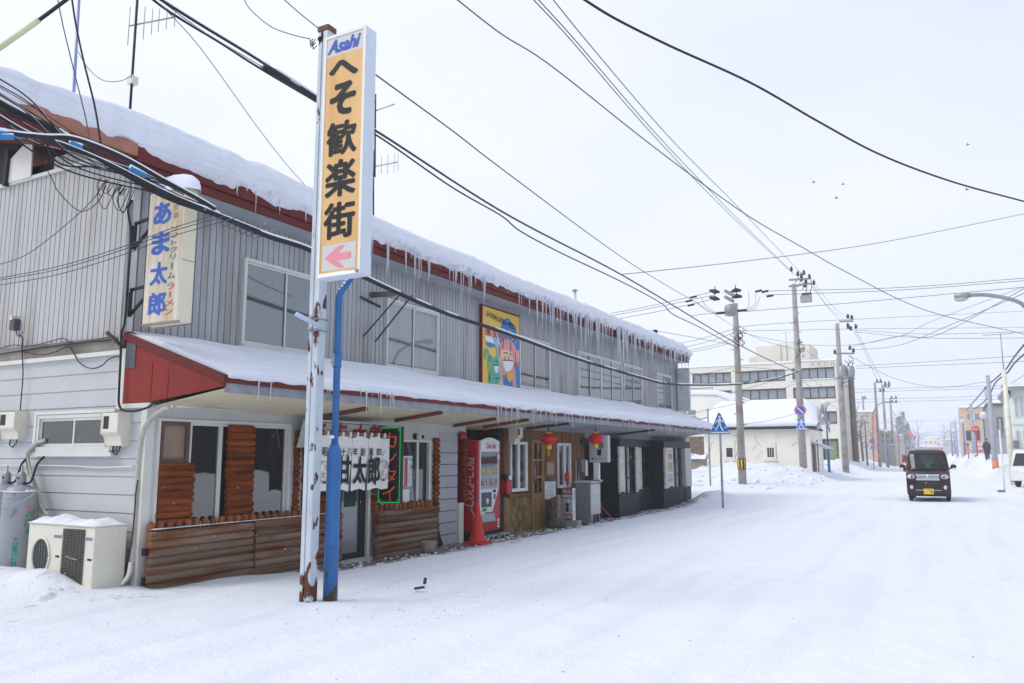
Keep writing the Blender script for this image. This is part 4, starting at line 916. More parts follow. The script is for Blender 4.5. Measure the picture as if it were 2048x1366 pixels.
# air conditioners
def aircon(label, x0_, x1_, y_, dep, h_, kind):
    t = thing('air_conditioner', label, 'air conditioner', (x0_, y_, 0)); W_ = x1_ - x0_
    mb = MB(); mb.box((0, 0, .02), (W_, dep, h_)); b = mb.build('casing', M_['ivory'], t, world=False, bevel=.012)
    mb = MB(); mb.box((-.006, -.006, h_), (W_ + .006, dep + .006, h_ + .014)); mb.build('lid', M_['ivory'], b, world=False)
    if kind == 'round':
        c = V((W_ * .40, -.003, h_ * .50)); n = 28; r1, r2 = .19, .205
        mb = MB(); mb.add([c] + [c + V((math.cos(k * 2 * math.pi / n) * r1 * .82, 0, math.sin(k * 2 * math.pi / n) * r1)) for k in range(n)], [[0, 1 + k, 1 + (k + 1) % n] for k in range(n)]); mb.build('fan_opening', mat('dark_fin', '#37393c', .6, .2, .3, 30, stretch=(6, 1, 1)), b, world=False)
        mb = MB()
        for k in range(6): mb.prism([c + V((-.13 + k * .05, -.004, -.14)), c + V((-.126 + k * .05, -.004, -.14)), c + V((-.126 + k * .05, -.004, .14)), c + V((-.13 + k * .05, -.004, .14))], (0, -.002, 0))
        mb.build('fins', M_['steel'], b, world=False)
        mb = MB(); mb.tube([c + V((math.cos(k * 2 * math.pi / n) * r2 * .82, -.004, math.sin(k * 2 * math.pi / n) * r2)) for k in range(n + 1)], .014, 8); mb.build('rim', M_['ivory'], b, world=False)
        mb = MB()
        for dx in (-.06, .05): mb.tube([c + V((dx, -.04, -.40)), c + V((dx, -.05, -.22)), c + V((dx, -.03, -.17))], [.045, .045, .035], 12)
        mb.build('pipe_cover', M_['ivory'], t, world=False); lx = W_ * .72
    else:
        g0, g1 = .005, W_ * .70; mb = MB(); mb.box((g0, -.004, .06), (g1, -.001, h_ - .03)); mb.build('fan_opening', mat('dark_fan', '#2c2b29', .7, 0, .2), b, world=False)
        mb = MB(); z = .07
        while z < h_ - .03: mb.box((g0, -.018, z), (g1, -.013, z + .007)); z += .019
        for k in range(7): x = g0 + (g1 - g0) * k / 6; mb.box((x - .003, -.014, .06), (x + .003, -.008, h_ - .03))
        mb.build('grille', mat('brown_grille', '#6f675c', .5, .2, .15, 8), b, world=False)
        c = V(((g0 + g1) / 2, -.006, h_ * .5)); mb = MB(); n = 30
        for r in (.17, .05): mb.tube([c + V((math.cos(k * 2 * math.pi / n) * r, -.002, math.sin(k * 2 * math.pi / n) * r)) for k in range(n + 1)], .007, 6)
        for k in range(4): a = k * math.pi / 2 + .2; mb.prism([c, c + V((math.cos(a) * .16, 0, math.sin(a) * .16)), c + V((math.cos(a + .6) * .16, 0, math.sin(a + .6) * .16))], (0, -.002, 0))
        mb.build('fan', M_['black'], b, world=False)
        mb = MB(); mb.beam(c + V((-.1, -.016, .03)), c + V((.11, -.016, .0)), .006, .012); mb.build('badge_strip', M_['steel'], b, world=False); lx = W_ * .74
    mb = MB(); mb.box((lx, -.004, h_ * .80), (lx + W_ * .2, -.001, h_ * .845)); mb.build('name_plate', mat('grey_blue_plate', '#77879a', .5, 0, .3, 60), b, world=False)
    mb = MB(); mb.box((lx + .05, -.005, h_ * .50), (lx + .12, -.001, h_ * .53)); mb.build('grip', M_['black'], b, world=False)
    mb = MB(); rows = []
    for i in range(16):
        u = i / 15; row = []
        for k in range(9):
            v = k / 8; e = (math.sin(math.pi * u) * math.sin(math.pi * v)) ** .4
            row.append((W_ * (.03 + .97 * u) + .02 * ns(i, k), dep * (.02 + .96 * v) - .03 * (k == 0), h_ + .012 + e * (.06 + .06 * ns(u * 4, v * 3, x0_))))
        rows.append(row)
    mb.grid(rows); mb.build('snow_cover', SNOW, t, world=False); return t
aircon('white air conditioner unit with a round unguarded fan opening, beside the gas cylinders', -9.64, -8.935, 5.70, .36, .72, 'round')
aircon('white air conditioner unit with a dark wire grille, nearest the building corner', -8.925, -8.37, 5.68, .40, .72, 'grille')

# gas cylinders with regulators
def cylinder(label, x, y):
    t = thing('gas_cylinder', label, 'gas cylinder', (x, y, 0), 'gas cylinders against the gable')
    mb = MB(); mb.lathe((0, 0, 0), [(.16, 0), (.185, .03), (.185, 1.0), (.175, 1.08), (.13, 1.13), (.06, 1.16)], 28); b = mb.build('body', mat('grey_gas_paint', '#9a9da3', .45, .1, .05, 3, '#8a7d74', 8, .68, .72), t, world=False)
    mb = MB(); mb.lathe((0, 0, 1.0), [(.188, 0), (.19, .005), (.188, .01)], 28); mb.build('seam', M_['steel'], b, world=False)
    mb = MB(); mb.lathe((0, 0, 1.14), [(.035, 0), (.05, .02), (.055, .08), (.05, .14), (.03, .17), (.012, .18), (.012, .25)], 14); v_ = mb.build('regulator', M_['steel'], t, world=False)
    mb = MB(); mb.ball((.02, -.055, 1.24), .014, 8); mb.build('valve', M_['black'], v_, world=False)
    mb = MB(); mb.tube(spline([(.05, 0, 1.17), (.12, .05, 1.2), (.13, .1, 1.4), (.1, .2, 1.5)]), .014, 8); mb.build('hose', M_['cable'], t, world=False)
    mb = MB(); rows = [[(math.cos(k * math.pi / 10) * r * .185, math.sin(k * math.pi / 10) * r * .185, 1.075 + (.075 * (1 - r ** 2) + .02 * ns(k, r * 3)) ) for k in range(21)] for r in (1.02, 1.0, .8, .5, .2)]; mb.grid(rows); mb.build('snow_cap', SNOW, t, world=False)
    return t, b
def curved(mb, txt, ang0, z, r, w_, h_, off=.02, vert=True):
    pass
t, b = cylinder('grey gas cylinder with green lettering, standing next to the air conditioners', -10.1, 5.83)
cylinder('grey gas cylinder cut off by the left edge of the photo', -10.55, 5.9)
def cyl_text(ch, ang, z, w_, h_, mb, off=.03):
    m2 = MB(); put(m2, ch, (0, 0, 0), XA, ZA, w_, h_, off); r = .1865
    mb.add([V((r * math.cos(ang + p.x / r), r * math.sin(ang + p.x / r), z + p.z)) for p in m2.v], m2.f)
va = math.atan2(-5.83, 10.1)              # towards the viewer
mb = MB()
for ch, z in zip('ハロ', (.80, .70)): cyl_text(ch, va + .62, z, .085, .08, mb, .04)
cyl_text('l', va + .62, .61, .02, .08, mb, .03)
for i, ch in enumerate('安心ガス'): cyl_text(ch, va + 1.0, .81 - i * .065, .05, .055, mb, .02)
for i in range(9): cyl_text('本0-8トー円の口'[i % 8], va - .05, .52 - i * .058, .055, .05, mb, .02)
mb.build('lettering', mat('green_paint', '#1d9a78', .5, 0, .05), b, world=False)
mb = MB(); cyl_text(')', va + .62, .89, .03, .10, mb) if 0 else None
m2 = MB(); r = .1868
for k in range(12):
    a0, a1 = [math.pi * (1.05 + .9 * q / 12) for q in (k, k + 1)]
    mb.add([V((r * math.cos(va + .62 + u / r), r * math.sin(va + .62 + u / r), .91 + w2)) for u, w2 in ((.045 * math.cos(a0), .045 * math.sin(a0)), (.045 * math.cos(a1), .045 * math.sin(a1)), (.03 * math.cos(a1), .03 * math.sin(a1)), (.03 * math.cos(a0), .03 * math.sin(a0)))], [[0, 1, 2, 3]])
mb.build('emblem', mat('orange_paint', '#d86a45', .5, 0, .05), b, world=False)
mb = MB(); p = [PY(-10, 1014, 5.62), PY(15, 1014, 5.62), PY(45, 1002, 5.62), PY(68, 988, 5.66), PY(72, 978, 5.8)]; mb.tube(spline(p), .008, 6); tag(mb.build('chain', M_['steel'], loc=p[2]), 'thin snowy chain round the grey gas cylinders', 'chain')
def pipe(name, label, cat, pts, y, r, m, n=8, sub=8):
    P = [PY(*q, y) if len(q) == 2 else PY(q[0], q[1], q[2]) for q in pts]; mb = MB(); mb.tube(spline(P, sub), r, n); return tag(mb.build(name, m, loc=P[0]), label, cat)
insul = mat('worn_insulation', '#b5b0a4', .8, 0, .15, 8, '#8f8778', 9, .55, .65, bump=.4)
pipe('insulated_pipe', 'bent grey insulated pipe from the gable window down to the air conditioners', 'pipe', [(92, 880, 6.15), (72, 888, 6.1), (57, 905, 6.08), (55, 918, 6.08), (62, 950, 6.08), (76, 985, 6.07), (80, 1010, 6.06), (79, 1050, 6.05)], 0, .026, insul, 10)
pipe('insulated_pipe', 'thin beige pipe running down behind the round fan air conditioner', 'pipe', [(56, 918, 6.05), (62, 945, 6.05), (70, 985, 6.02), (85, 1015, 5.98), (96, 1030, 5.95)], 0, .014, insul, 8)
pipe('insulated_pipe', 'tall beige wrapped pipe along the white corner board of the gable', 'pipe', [(250, 1165, 6.05), (262, 1140, 6.12), (267, 1090, 6.14), (270, 1040, 6.14), (275, 960, 6.14), (280, 900, 6.14), (287, 862, 6.14), (302, 838, 6.13), (325, 820, 6.13), (350, 813, 6.13)], 0, .03, insul, 10)
pipe('conduit', 'thin black cord hanging beside the wrapped pipe at the corner', 'cable', [(250, 1140), (262, 1090), (268, 1040), (272, 985), (276, 960)], 6.09, .008, M_['cable'], 6)
pipe('conduit', 'horizontal pale conduit across the lower gable siding', 'pipe', [(-10, 931), (62, 931), (142, 932), (200, 935), (268, 933)], 6.16, .012, M_['alu'], 8)
pipe('conduit', 'white soffit conduit running along the top of the shop window', 'pipe', [(350, 813, 6.14), (380, 814, 6.3), (430, 818, 6.9), (520, 825, 7.9)], 0, .012, M_['alu'], 8)
pipe('insulated_pipe', 'curved white drain pipe stub at the snow by the corner', 'pipe', [(244, 1168), (256, 1150), (261, 1125)], 5.95, .018, M_['ivory'], 8)
pipe('corner_conduit', 'grey vertical conduit on the upper corner of the building', 'pipe', [(263, 402), (258, 480), (252, 600), (247, 672)], 6.14, .026, M_['steel'], 10)
pipe('corner_cable', 'thick black cable running down the building corner below the conduit', 'cable', [(264, 400), (256, 420), (262, 470), (256, 560), (250, 640), (243, 668), (241, 720), (238, 780), (238, 808), (246, 820), (268, 822), (295, 815), (310, 803)], 6.08, .014, M_['cable'], 8)
pipe('wall_cable', 'black cable slung along the floor band of the gable', 'cable', [(-10, 710), (40, 702), (95, 694), (140, 688), (200, 682), (235, 678)], 6.15, .010, M_['cable'], 6)
pipe('wall_cable', 'thinner cable arching over the floor band of the gable', 'cable', [(0, 698), (25, 690), (60, 692), (100, 683), (125, 677), (150, 686), (190, 680), (228, 672)], 6.15, .006, M_['cable'], 6)
pipe('wall_cable', 'black cable drooping below the floor band of the gable', 'cable', [(40, 702), (80, 709), (110, 704), (135, 693), (145, 702), (155, 720), (170, 733), (188, 737), (205, 730), (217, 719), (232, 713), (240, 714)], 6.14, .007, M_['cable'], 6)
pipe('wall_cable', 'vertical black cable dropping to the left meter box', 'cable', [(38, 668), (45, 678), (44, 700), (46, 745), (43, 790), (40, 825)], 6.13, .008, M_['cable'], 6)
J = thing('junction_box', 'small grey junction box with looped wires on the upper gable wall', 'junction box', PY(37, 655, YG))
mb = MB(); a = PY(30, 662, YG); mb.box((a.x, YG - .08, a.z), (a.x + .11, YG - .001, a.z + .15)); mb.build('housing', mat('dark_grey_box', '#4a4c52', .6), J); mb = MB(); mb.box((a.x + .0, YG - .085, a.z + .14), (a.x + .05, YG - .001, a.z + .2)); mb.build('cap', M_['ivory'], J)
mb = MB(); mb.tube(spline([PY(33, 660, 6.12), PY(34, 670, 6.12), PY(40, 672, 6.12), PY(45, 664, 6.12)]), .006, 6); mb.build('wire_loop', M_['cable'], J)
B_ = thing('wall_bracket', 'rusty steel arm sticking out at the building corner above the meter box', 'bracket', PY(240, 680, 6.1)); mb = MB(); mb.beam(PY(213, 664, 5.95), PY(240, 690, 6.15), .035, .035); mb.build('arm', mat('rusty_steel', '#6b5a52', .7, .2, .3, 12), B_); mb = MB(); mb.box(PY(236, 690, 6.16), PY(252, 668, 6.2)); mb.build('plate', M_['steel'], B_)

# ---------------------------------------------------------------- vending machine
VX, VY0, VY1, VZ0, VZ1 = -8.0, 13.2, 14.1, .06, 1.80
VM = thing('vending_machine', 'tall red drinks vending machine with bottles behind its window, under the canopy', 'vending machine', (-8.3, 13.65, 0))
vred = mat('vending_red', '#b8141c', .3, 0, .04, 2); VP = mat('vending_white', '#dadbdd', .35, 0, .02)
mb = MB(); mb.box((-8.68, VY0, VZ0), (VX, VY1, VZ1)); vb = mb.build('body', vred, VM, bevel=.012)
mb = MB(); n = 12; pts = [(VX + .001, VY0 + .06 + .72 * k / n, VZ1 - .02 + .075 * math.sin(math.pi * k / n)) for k in range(n + 1)]; mb.prism([(VX + .001, VY0 + .06, 1.58)] + pts + [(VX + .001, VY0 + .78, 1.58)], (.045, 0, 0)); mb.build('header', VP, vb)
fx = VX + .049
mb = MB(); put(mb, 'Coca-Cola', (fx, VY0 + .45, 1.70), YA, ZA, .36, .12, .02, shear=.25); mb.build('lettering', mat('cola_red', '#c02830', .4, 0, 0), vb)
mb = MB(); sx = -8.30; put(mb, 'Coca-Cola', (-8.2, VY0 - .003, .95), -ZA, XA, .001, .001) if 0 else None
put(mb, 'Coca-Cola', (-8.2, VY0 - .003, 1.02), ZA, -XA, .95, .28, .0, shear=.25)
rows = []
for k in range(15): t = k / 14; rows.append([(-8.10 + .03 * math.sin(t * 7), VY0 - .003, .30 + .28 * t), (-8.10 + .03 * math.sin(t * 7) + .035 * math.sin(math.pi * t), VY0 - .003, .30 + .28 * t)])
mb.grid(rows, sm=False); mb.build('side_lettering', mat('pale_ink', '#c9b6b8', .4, 0, .03), vb)
mb = MB(); mb.box((VX + .001, VY0 + .06, .86), (VX + .03, VY0 + .10, 1.58)); mb.box((VX + .001, VY0 + .74, .86), (VX + .03, VY0 + .78, 1.58)); mb.prism([(VX + .001, VY0 + .06, .42), (VX + .001, VY0 + .55, .42), (VX + .001, VY0 + .64, .60), (VX + .001, VY0 + .78, .86), (VX + .001, VY0 + .06, .86)], (.028, 0, 0)); mb.prism([(VX + .001, VY0 + .10, .13), (VX + .001, VY0 + .16, .13), (VX + .001, VY0 + .30, .42), (VX + .001, VY0 + .10, .42)], (.004, 0, 0)); mb.build('white_panel', VP, vb)
mb = MB(); mb.box((VX + .001, VY0 + .1, .86), (VX + .006, VY0 + .74, 1.58)); cs = mb.build('display_case', mat('display_back', '#b9c3c6', .5, 0, .05), vb)
mb = MB(); r5 = random.Random(4)
bc = [('#6b3a2a', '#8a2f2a', '#503a38', '#a04a30'), ('#7aa43a', '#4f9a4a', '#d9b23a', '#c9d6c0'), ('#9a6a3a', '#c05a3a', '#5a7a9a', '#d0c8b0')]; cm = []
for cols in bc: cm += [mat('drink_label', c, .35, 0, .05) for c in cols]
for row, z in enumerate((1.35, 1.14, .93)):
    for i in range(11):
        y = VY0 + .135 + i * .057; h_ = r5.uniform(.12, .15); mb.lathe((VX + .022, y, z), [(.019, 0), (.02, h_ * .6), (.009, h_ * .85), (.009, h_)], 10, m=row * 4 + r5.randrange(4))
mb.build('bottles', cm, cs)
mb = MB()
for z in (1.32, 1.11, .895): mb.box((VX + .006, VY0 + .1, z - .012), (VX + .034, VY0 + .74, z + .018))
mb.build('price_rail', mat('blue_white_rail', '#b6c3dc', .4, 0, .3, 60, stretch=(1, 1, .2)), cs)
mb = MB()
for z in (1.32, 1.11, .895):
    for i in range(11): y = VY0 + .125 + i * .057; mb.box((VX + .034, y - .01, z - .006), (VX + .038, y + .012, z + .008))
mb.build('buttons', mat('red_blue_buttons', '#7d4a6e', .4, 0, .6, 40), cs)
mb = MB(); mb.quad((VX + .04, VY0 + .1, .87), (VX + .04, VY0 + .74, .87), (VX + .04, VY0 + .74, 1.575), (VX + .04, VY0 + .1, 1.575)); mb.build('display_glass', glassy('display_glass', '#f2f6f6', .08, .93), cs)
mb = MB(); mb.box((VX + .029, VY0 + .12, .52), (VX + .034, VY0 + .50, .80)); pp = mb.build('poster', mat('dark_poster', '#37474c', .4, 0, .3, 14), vb)
mb = MB(); mb.lathe((VX + .0345, VY0 + .34, .63), [(.06, 0), (.06, .002)], 16, ax=(1, 0, 0)); mb.build('poster_disc', VP, pp); mb = MB(); put(mb, 'SALE', (VX + .0355, VY0 + .31, .755), YA, ZA, .26, .05, .01) if 0 else None
mb = MB(); mb.box((VX + .029, VY0 + .14, .44), (VX + .032, VY0 + .32, .505)); mb.build('green_sticker', mat('green_sticker', '#2f9a5a', .5), vb)
mb = MB(); mb.box((VX + .029, VY0 + .56, .79), (VX + .038, VY0 + .66, .84)); mb.box((VX + .029, VY0 + .60, .66), (VX + .04, VY0 + .64, .76)); mb.build('coin_slot', M_['black'], vb)
mb = MB(); mb.box((VX + .001, VY0 + .15, .22), (VX + .004, VY0 + .7, .40)); mb.build('outlet', mat('grey_flap', '#6a6c70', .4, .2, .1), vb); mb = MB(); mb.prism([(VX + .004, VY0 + .15, .26), (VX + .05, VY0 + .15, .24), (VX + .004, VY0 + .15, .39)], (0, .5, 0)); mb.build('outlet_flap', M_['steel'], vb)
mb = MB()
for z in (.22, .16, .10): mb.box((VX + .001, VY0 + .79, z), (VX + .003, VY0 + .86, z + .045))
mb.box((VX + .001, VY0 + .78, 1.42), (VX + .003, VY0 + .86, 1.52)); mb.build('sticker', VP, vb)
mb = MB(); mb.box((-8.66, VY0 + .02, -.02), (VX - .04, VY1 - .02, VZ0)); mb.build('base', M_['black'], VM)
for i, (y, lab) in enumerate(((13.15, 'concrete block under the front left foot of the vending machine'), (13.6, 'concrete block under the middle of the vending machine'), (14.05, 'concrete block under the right end of the vending machine'))):
    t = MB(); t.box((-8.13, y, -.17), (-7.97, y + .38, -.025)); t.box((-8.135, y + .05, -.13), (-7.965, y + .15, -.06), 1); t.box((-8.135, y + .22, -.13), (-7.965, y + .32, -.06), 1)
    tag(t.build('concrete_block', [M_['concrete'], M_['dark']], loc=(-8.05, y + .2, -.17)), lab, 'block', 'blocks under the vending machine')
# traffic cone
p = PZ(955, 1088, -.06); CN = thing('traffic_cone', 'red traffic cone standing in front of the vending machine', 'traffic cone', p); cr_ = mat('cone_red', '#cf2a1e', .45, 0, .12, 5)
mb = MB(); mb.lathe((0, 0, .03), [(.15, 0), (.14, .03), (.09, .28), (.055, .5), (.035, .66), (.028, .68)], 24); mb.build('cone', cr_, CN, world=False)
mb = MB(); mb.box((-.2, -.2, 0), (.2, .2, .035)); mb.build('base', cr_, CN, world=False, bevel=.01)
mb = MB(); mb.lathe((0, 0, .30), [(.088, 0), (.075, .09)], 24); mb.build('band', mat('worn_band', '#c9483a', .5, 0, .1), CN, world=False)
mb = MB(); c = PZ(938, 1074, -.1); mb.box(c + V((-.14, -.14, -.02)), c + V((.14, .14, .2))); tag(mb.build('weight_block', mat('red_block', '#a82a20', .5), loc=c, bevel=.03), 'low red block tucked behind the traffic cone', 'weight')
# alarm bulb, fire extinguisher
AL = thing('alarm_lamp', 'round red alarm lamp on the wall left of the vending machine', 'lamp', (XL, 12.98, 1.88)); mb = MB(); mb.lathe((XL + .0, 12.98, 1.88), [(.05, 0), (.08, .03), (.085, .07), (.06, .12), (.02, .14)], 18, ax=(1, 0, 0)); mb.build('lens', mat('alarm_red', '#b01824', .25, 0, .1), AL); mb = MB(); mb.box((XL + .0, 13.05, 1.85), (XL + .02, 13.2, 1.91)); mb.build('plate', M_['ivory'], AL)
FE = thing('fire_extinguisher_box', 'red fire extinguisher box on the dark post beside the vending machine', 'box', (-8.2, 14.56, .85)); mb = MB(); mb.box((-8.215, 14.5, .72), (-8.06, 14.72, 1.0)); mb.build('box', mat('extinguisher_red', '#b82430', .4), FE, bevel=.02); mb = MB(); mb.box((-8.215, 14.5, 1.0), (-8.08, 14.7, 1.12)); mb.build('lid', M_['black'], FE); mb = MB(); mb.box((-8.079, 14.6, 1.01), (-8.075, 14.7, 1.1)); mb.build('label_plate', M_['white'], FE)

# lanterns
def lantern(label, p):
    t = thing('lantern', label, 'lantern', p, 'red lanterns under the canopy')
    mb = MB(); prof = [(.05 + .13 * math.sin(math.pi * k / 16) ** .75 * (1 + .03 * (k % 2)), -.12 + .24 * k / 16) for k in range(17)]; mb.lathe((0, 0, 0), prof, 24); mb.build('shade', mat('lantern_red', '#d3161a', .6, 0, .05), t, world=False)
    mb = MB(); mb.lathe((0, 0, .115), [(.055, 0), (.055, .04)], 16); mb.lathe((0, 0, -.22), [(.06, 0), (.065, .10)], 16); mb.build('yellow_band', mat('lantern_yellow', '#e3bd1c', .6, 0, .06), t, world=False)
    mb = MB(); mb.tube([(0, 0, -.22), (0, .005, -.36)], [.012, .016], 8); mb.build('tassel', mat('yellow_tassel', '#d9b425', .8), t, world=False)
    mb = MB(); mb.tube([(0, 0, .15), (0, 0, .24)], .014, 8); mb.tube([(0, 0, .24), (0, 0, .42)], .005, 6); mb.build('cord', M_['cable'], t, world=False); return t
lantern('red paper lantern with a bulb cord hanging before the timber door', PX(1097, 878, -7.55)); lantern('red paper lantern hanging in front of the white lightbox sign', PY(1191, 877, 17.35))
# stump, notices, shop lightboxes
p = PZ(1113, 1056, -.1); ST = thing('tree_stump', 'weathered grey split log standing by the timber door', 'log', p); mb = MB(); prof = [(.2, 0), (.21, .1), (.2, .35), (.17, .55), (.12, .66), (.04, .69)]; mb.lathe((0, 0, 0), prof, 14)
for v_ in mb.v: k = 1 + .18 * ns(v_.x * 5, v_.y * 5, v_.z * 2); v_.x *= k; v_.y *= k
mb.build('trunk', mat('grey_driftwood', '#6d6560', .85, 0, .3, 9, '#4a4340', 7, .5, .65, (4, 4, .6), .5), ST, world=False); mb = MB(); mb.beam((.16, -.2, .22), (.13, -.12, .74), .07, .02); mb.build('plank', mat('pale_plank', '#a08a78', .8, 0, .2, 12), ST, world=False)
AB = thing('stand_sign', 'small red and white coffee lightbox standing on the ground beside the grey cabinet', 'sign', (-7.9, 16.6, -.1)); mb = MB(); ax0, ax1, ay0, ay1, az0, az1 = -7.84, -7.58, 16.66, 16.82, .06, .77
mb.box((ax0, ay0, az0), (ax1, ay1, az1)); ab = mb.build('case', M_['white'], AB, bevel=.006); fy2 = ay0 - .003
mb = MB(); mb.quad((ax0, fy2, .63), (ax1, fy2, .63), (ax1, fy2, az1), (ax0, fy2, az1)); mb.quad((ax0, fy2, az0), (ax1, fy2, az0), (ax1, fy2, .20), (ax0, fy2, .20)); mb.build('red_band', mat('maroon_panel', '#a0222c', .4), ab); mb = MB(); mb.quad((ax0, fy2, .2), (ax1, fy2, .2), (ax1, fy2, .63), (ax0, fy2, .63)); mb.build('grey_panel', mat('silver_panel', '#b4b2b2', .4), ab)
mb = MB(); cxx = (ax0 + ax1) / 2; put(mb, 'MISUZU', (cxx, fy2 - .003, .70), XA, ZA, .22, .075, .012); put(mb, 'COFFEE', (cxx, fy2 - .003, .13), XA, ZA, .22, .08, .012); mb.build('lettering', M_['white'], ab)
mb = MB(); row_text(mb, '食パンスプーン', (ax0 + .01, fy2 - .003, .55), XA, ZA, .036, .055, .03); c = V((cxx, fy2 - .003, .38)); n = 18
mb.add([c + V((math.cos(k * 2 * math.pi / n) * .045, 0, .02 + math.sin(k * 2 * math.pi / n) * .045)) for k in range(n)], [list(range(n))[::-1]]); mb.add([c + V((-.03, 0, -.03)), c + V((.03, 0, -.03)), c + V((.04, 0, -.13)), c + V((-.04, 0, -.13))], [[3, 2, 1, 0]]); mb.build('emblem', M_['ink'], ab)
mb = MB(); column_text(mb, '自家焙煎', (ax1 + .003, (ay0 + ay1) / 2, .74), YA, ZA, .08, .24, .1, .02); mb.build('lettering', mat('red_vertical_ink', '#b03038', .5, 0, 0), ab); mb = MB(); column_text(mb, 'コ|ヒ|', (ax1 + .003, (ay0 + ay1) / 2, .49), YA, ZA, .08, .38, .2, .02); mb.build('lettering', M_['ink'], ab)
mb = MB(); mb.box((ax0 + .02, ay0, -.1), (ax1 + .12, ay1 + .05, .055)); mb.build('base', M_['concrete'], AB)
CB = thing('metal_cabinet', 'grey steel outdoor cabinet standing between the timber and black shops', 'cabinet', (-7.8, 18.0, -.1)); mb = MB(); mb.box((-7.98, 17.72, -.1), (-7.6, 18.3, .86)); cb_ = mb.build('case', mat('cabinet_grey', '#8e9094', .5, .1, .06), CB, bevel=.008); mb = MB(); mb.box((-7.6, 17.72, .12), (-7.585, 18.3, .82)); dd = mb.build('door', mat('cabinet_pale', '#c9cacb', .5, .1, .04), cb_); mb = MB(); mb.box((-8.0, 17.69, .861), (-7.56, 18.33, .90)); mb.build('lid', M_['alu'], cb_)
mb = MB(); 
for y in (17.9, 18.15): mb.box((-7.584, y, .54), (-7.575, y + .07, .555))
mb.build('handle', M_['steel'], dd); mb = MB(); mb.box((-7.6, 17.9, -.1), (-7.59, 18.0, .1)); mb.box((-7.6, 18.08, -.1), (-7.589, 18.2, .1)); mb.build('vent', M_['dark'], cb_)
LB = thing('lightbox_sign', 'white lightbox sign with a small emblem on a short post above the grey cabinet', 'sign', (-7.3, 17.65, .9)); lx0, lx1, lz0, lz1, ly = -7.56, -7.07, 1.34, 1.98, 17.58
mb = MB(); mb.box((lx0, ly, lz0), (lx1, ly + .16, lz1)); l_ = mb.build('case', mat('lightbox_grey_white', '#b9bcc0', .4, 0, .02), LB, bevel=.03); mb = MB(); mb.box((-7.46, ly + .03, .9), (-7.33, ly + .12, lz0)); mb.build('post', M_['white'], LB)
mb = MB(); mb.box((-7.5, ly - .02, .9), (-7.28, ly + .17, .94)); mb.build('foot_plate', M_['steel'], LB)
mb = MB(); c = V((lx0 + .26, ly - .004, 1.74)); mb.add([c + V((math.cos(k * 2 * math.pi / n) * .075 + .05, 0, math.sin(k * 2 * math.pi / n) * .09)) for k in range(n)], [list(range(n))[::-1]]); mb.build('emblem', mat('emblem_grey', '#7d7f84', .5), l_)
mb = MB(); mb.add([c + V(q) for q in ((-.06, -.002, .06), (.05, -.002, .06), (.05, -.002, .09), (-.06, -.002, .09))], [[0, 1, 2, 3]]); mb.add([c + V(q) for q in ((-.05, -.002, -.10), (.06, -.002, -.10), (.05, -.002, -.24), (-.04, -.002, -.24))], [[3, 2, 1, 0]]); put(mb, '★', (lx0 + .09, ly - .004, 1.43), XA, ZA, .07, .07, .01); row_text(mb, '食パンスプーン', (lx0 + .14, ly - .004, 1.43), XA, ZA, .045, .05, .015); mb.build('lettering', M_['ink'], l_)
WB = thing('notice_board', 'white notice board with faint writing hung right of the timber door', 'notice board', (-8.2, 16.8, .9)); a = PX(1090, 962, -8.2); b = PX(1111, 997, -8.2); mb = MB(); mb.box((-8.22, a.y, b.z), (-8.19, b.y, a.z)); w_ = mb.build('board', M_['white'], WB, bevel=.008); mb = MB()
for i in range(6): z = a.z - .06 - i * .055; mb.box((-8.189, a.y + .05, z), (-8.187, b.y - .05 - .1 * rnd.random(), z + .014))
mb.build('writing', mat('grey_marker', '#9a9ca8', .6, 0, .2), w_); mb = MB(); mb.box((-8.189, a.y, a.z - .02), (-8.186, b.y, a.z)); mb.build('blue_edge', M_['signblue'], w_)
WS = thing('wooden_plaque', 'small brown wooden plaque above the white notice board', 'plaque', (-8.2, 16.8, 1.3)); a = PX(1091, 922, -8.2); b = PX(1108, 952, -8.2); mb = MB(); mb.box((-8.22, a.y, b.z), (-8.185, b.y, a.z)); w_ = mb.build('board', mat('plaque_wood', '#84705a', .8, 0, .35, 14), WS, bevel=.006); mb = MB(); mb.box((-8.186, a.y + .06, b.z + .05), (-8.18, b.y - .06, a.z - .04)); mb.build('panel', mat('plaque_paper', '#a89a7e', .8, 0, .2, 20), w_)
GM = MB(); a = PZ(1075, 1067, -.1); rows = [[V((-8.15 + .5 * i / 6, 15.95 + 1.0 * j / 8, -.115 + .02 + .006 * ns(i, j))) for j in range(9)] for i in range(7)]; GM.grid(rows, flip=True); tag(GM.build('door_mat', mat('green_turf', '#2f9a35', .9, 0, .2, 40), loc=(-7.9, 16.4, -.1)), 'green turf mat in front of the timber door', 'mat')
TL = thing('wall_telephone', 'grey weathered box with two pipes on the timber wall left of the lightbox sign', 'meter', (-8.2, 18.4, 1.1)); mb = MB(); mb.box((-8.22, 18.35, 1.1), (-8.08, 18.65, 1.42)); mb.build('housing', mat('weathered_grey', '#7d7a76', .6, 0, .2, 12), TL, bevel=.02); mb = MB(); mb.tube([(-8.2, 18.25, 0), (-8.2, 18.25, 1.42)], .014); mb.tube([(-8.2, 18.42, 0), (-8.2, 18.42, 1.1)], .014); mb.build('pipe', M_['alu'], TL); mb = MB(); mb.box((-8.079, 18.5, 1.0), (-8.04, 18.62, 1.38)); mb.build('cover', M_['white'], TL, bevel=.01)
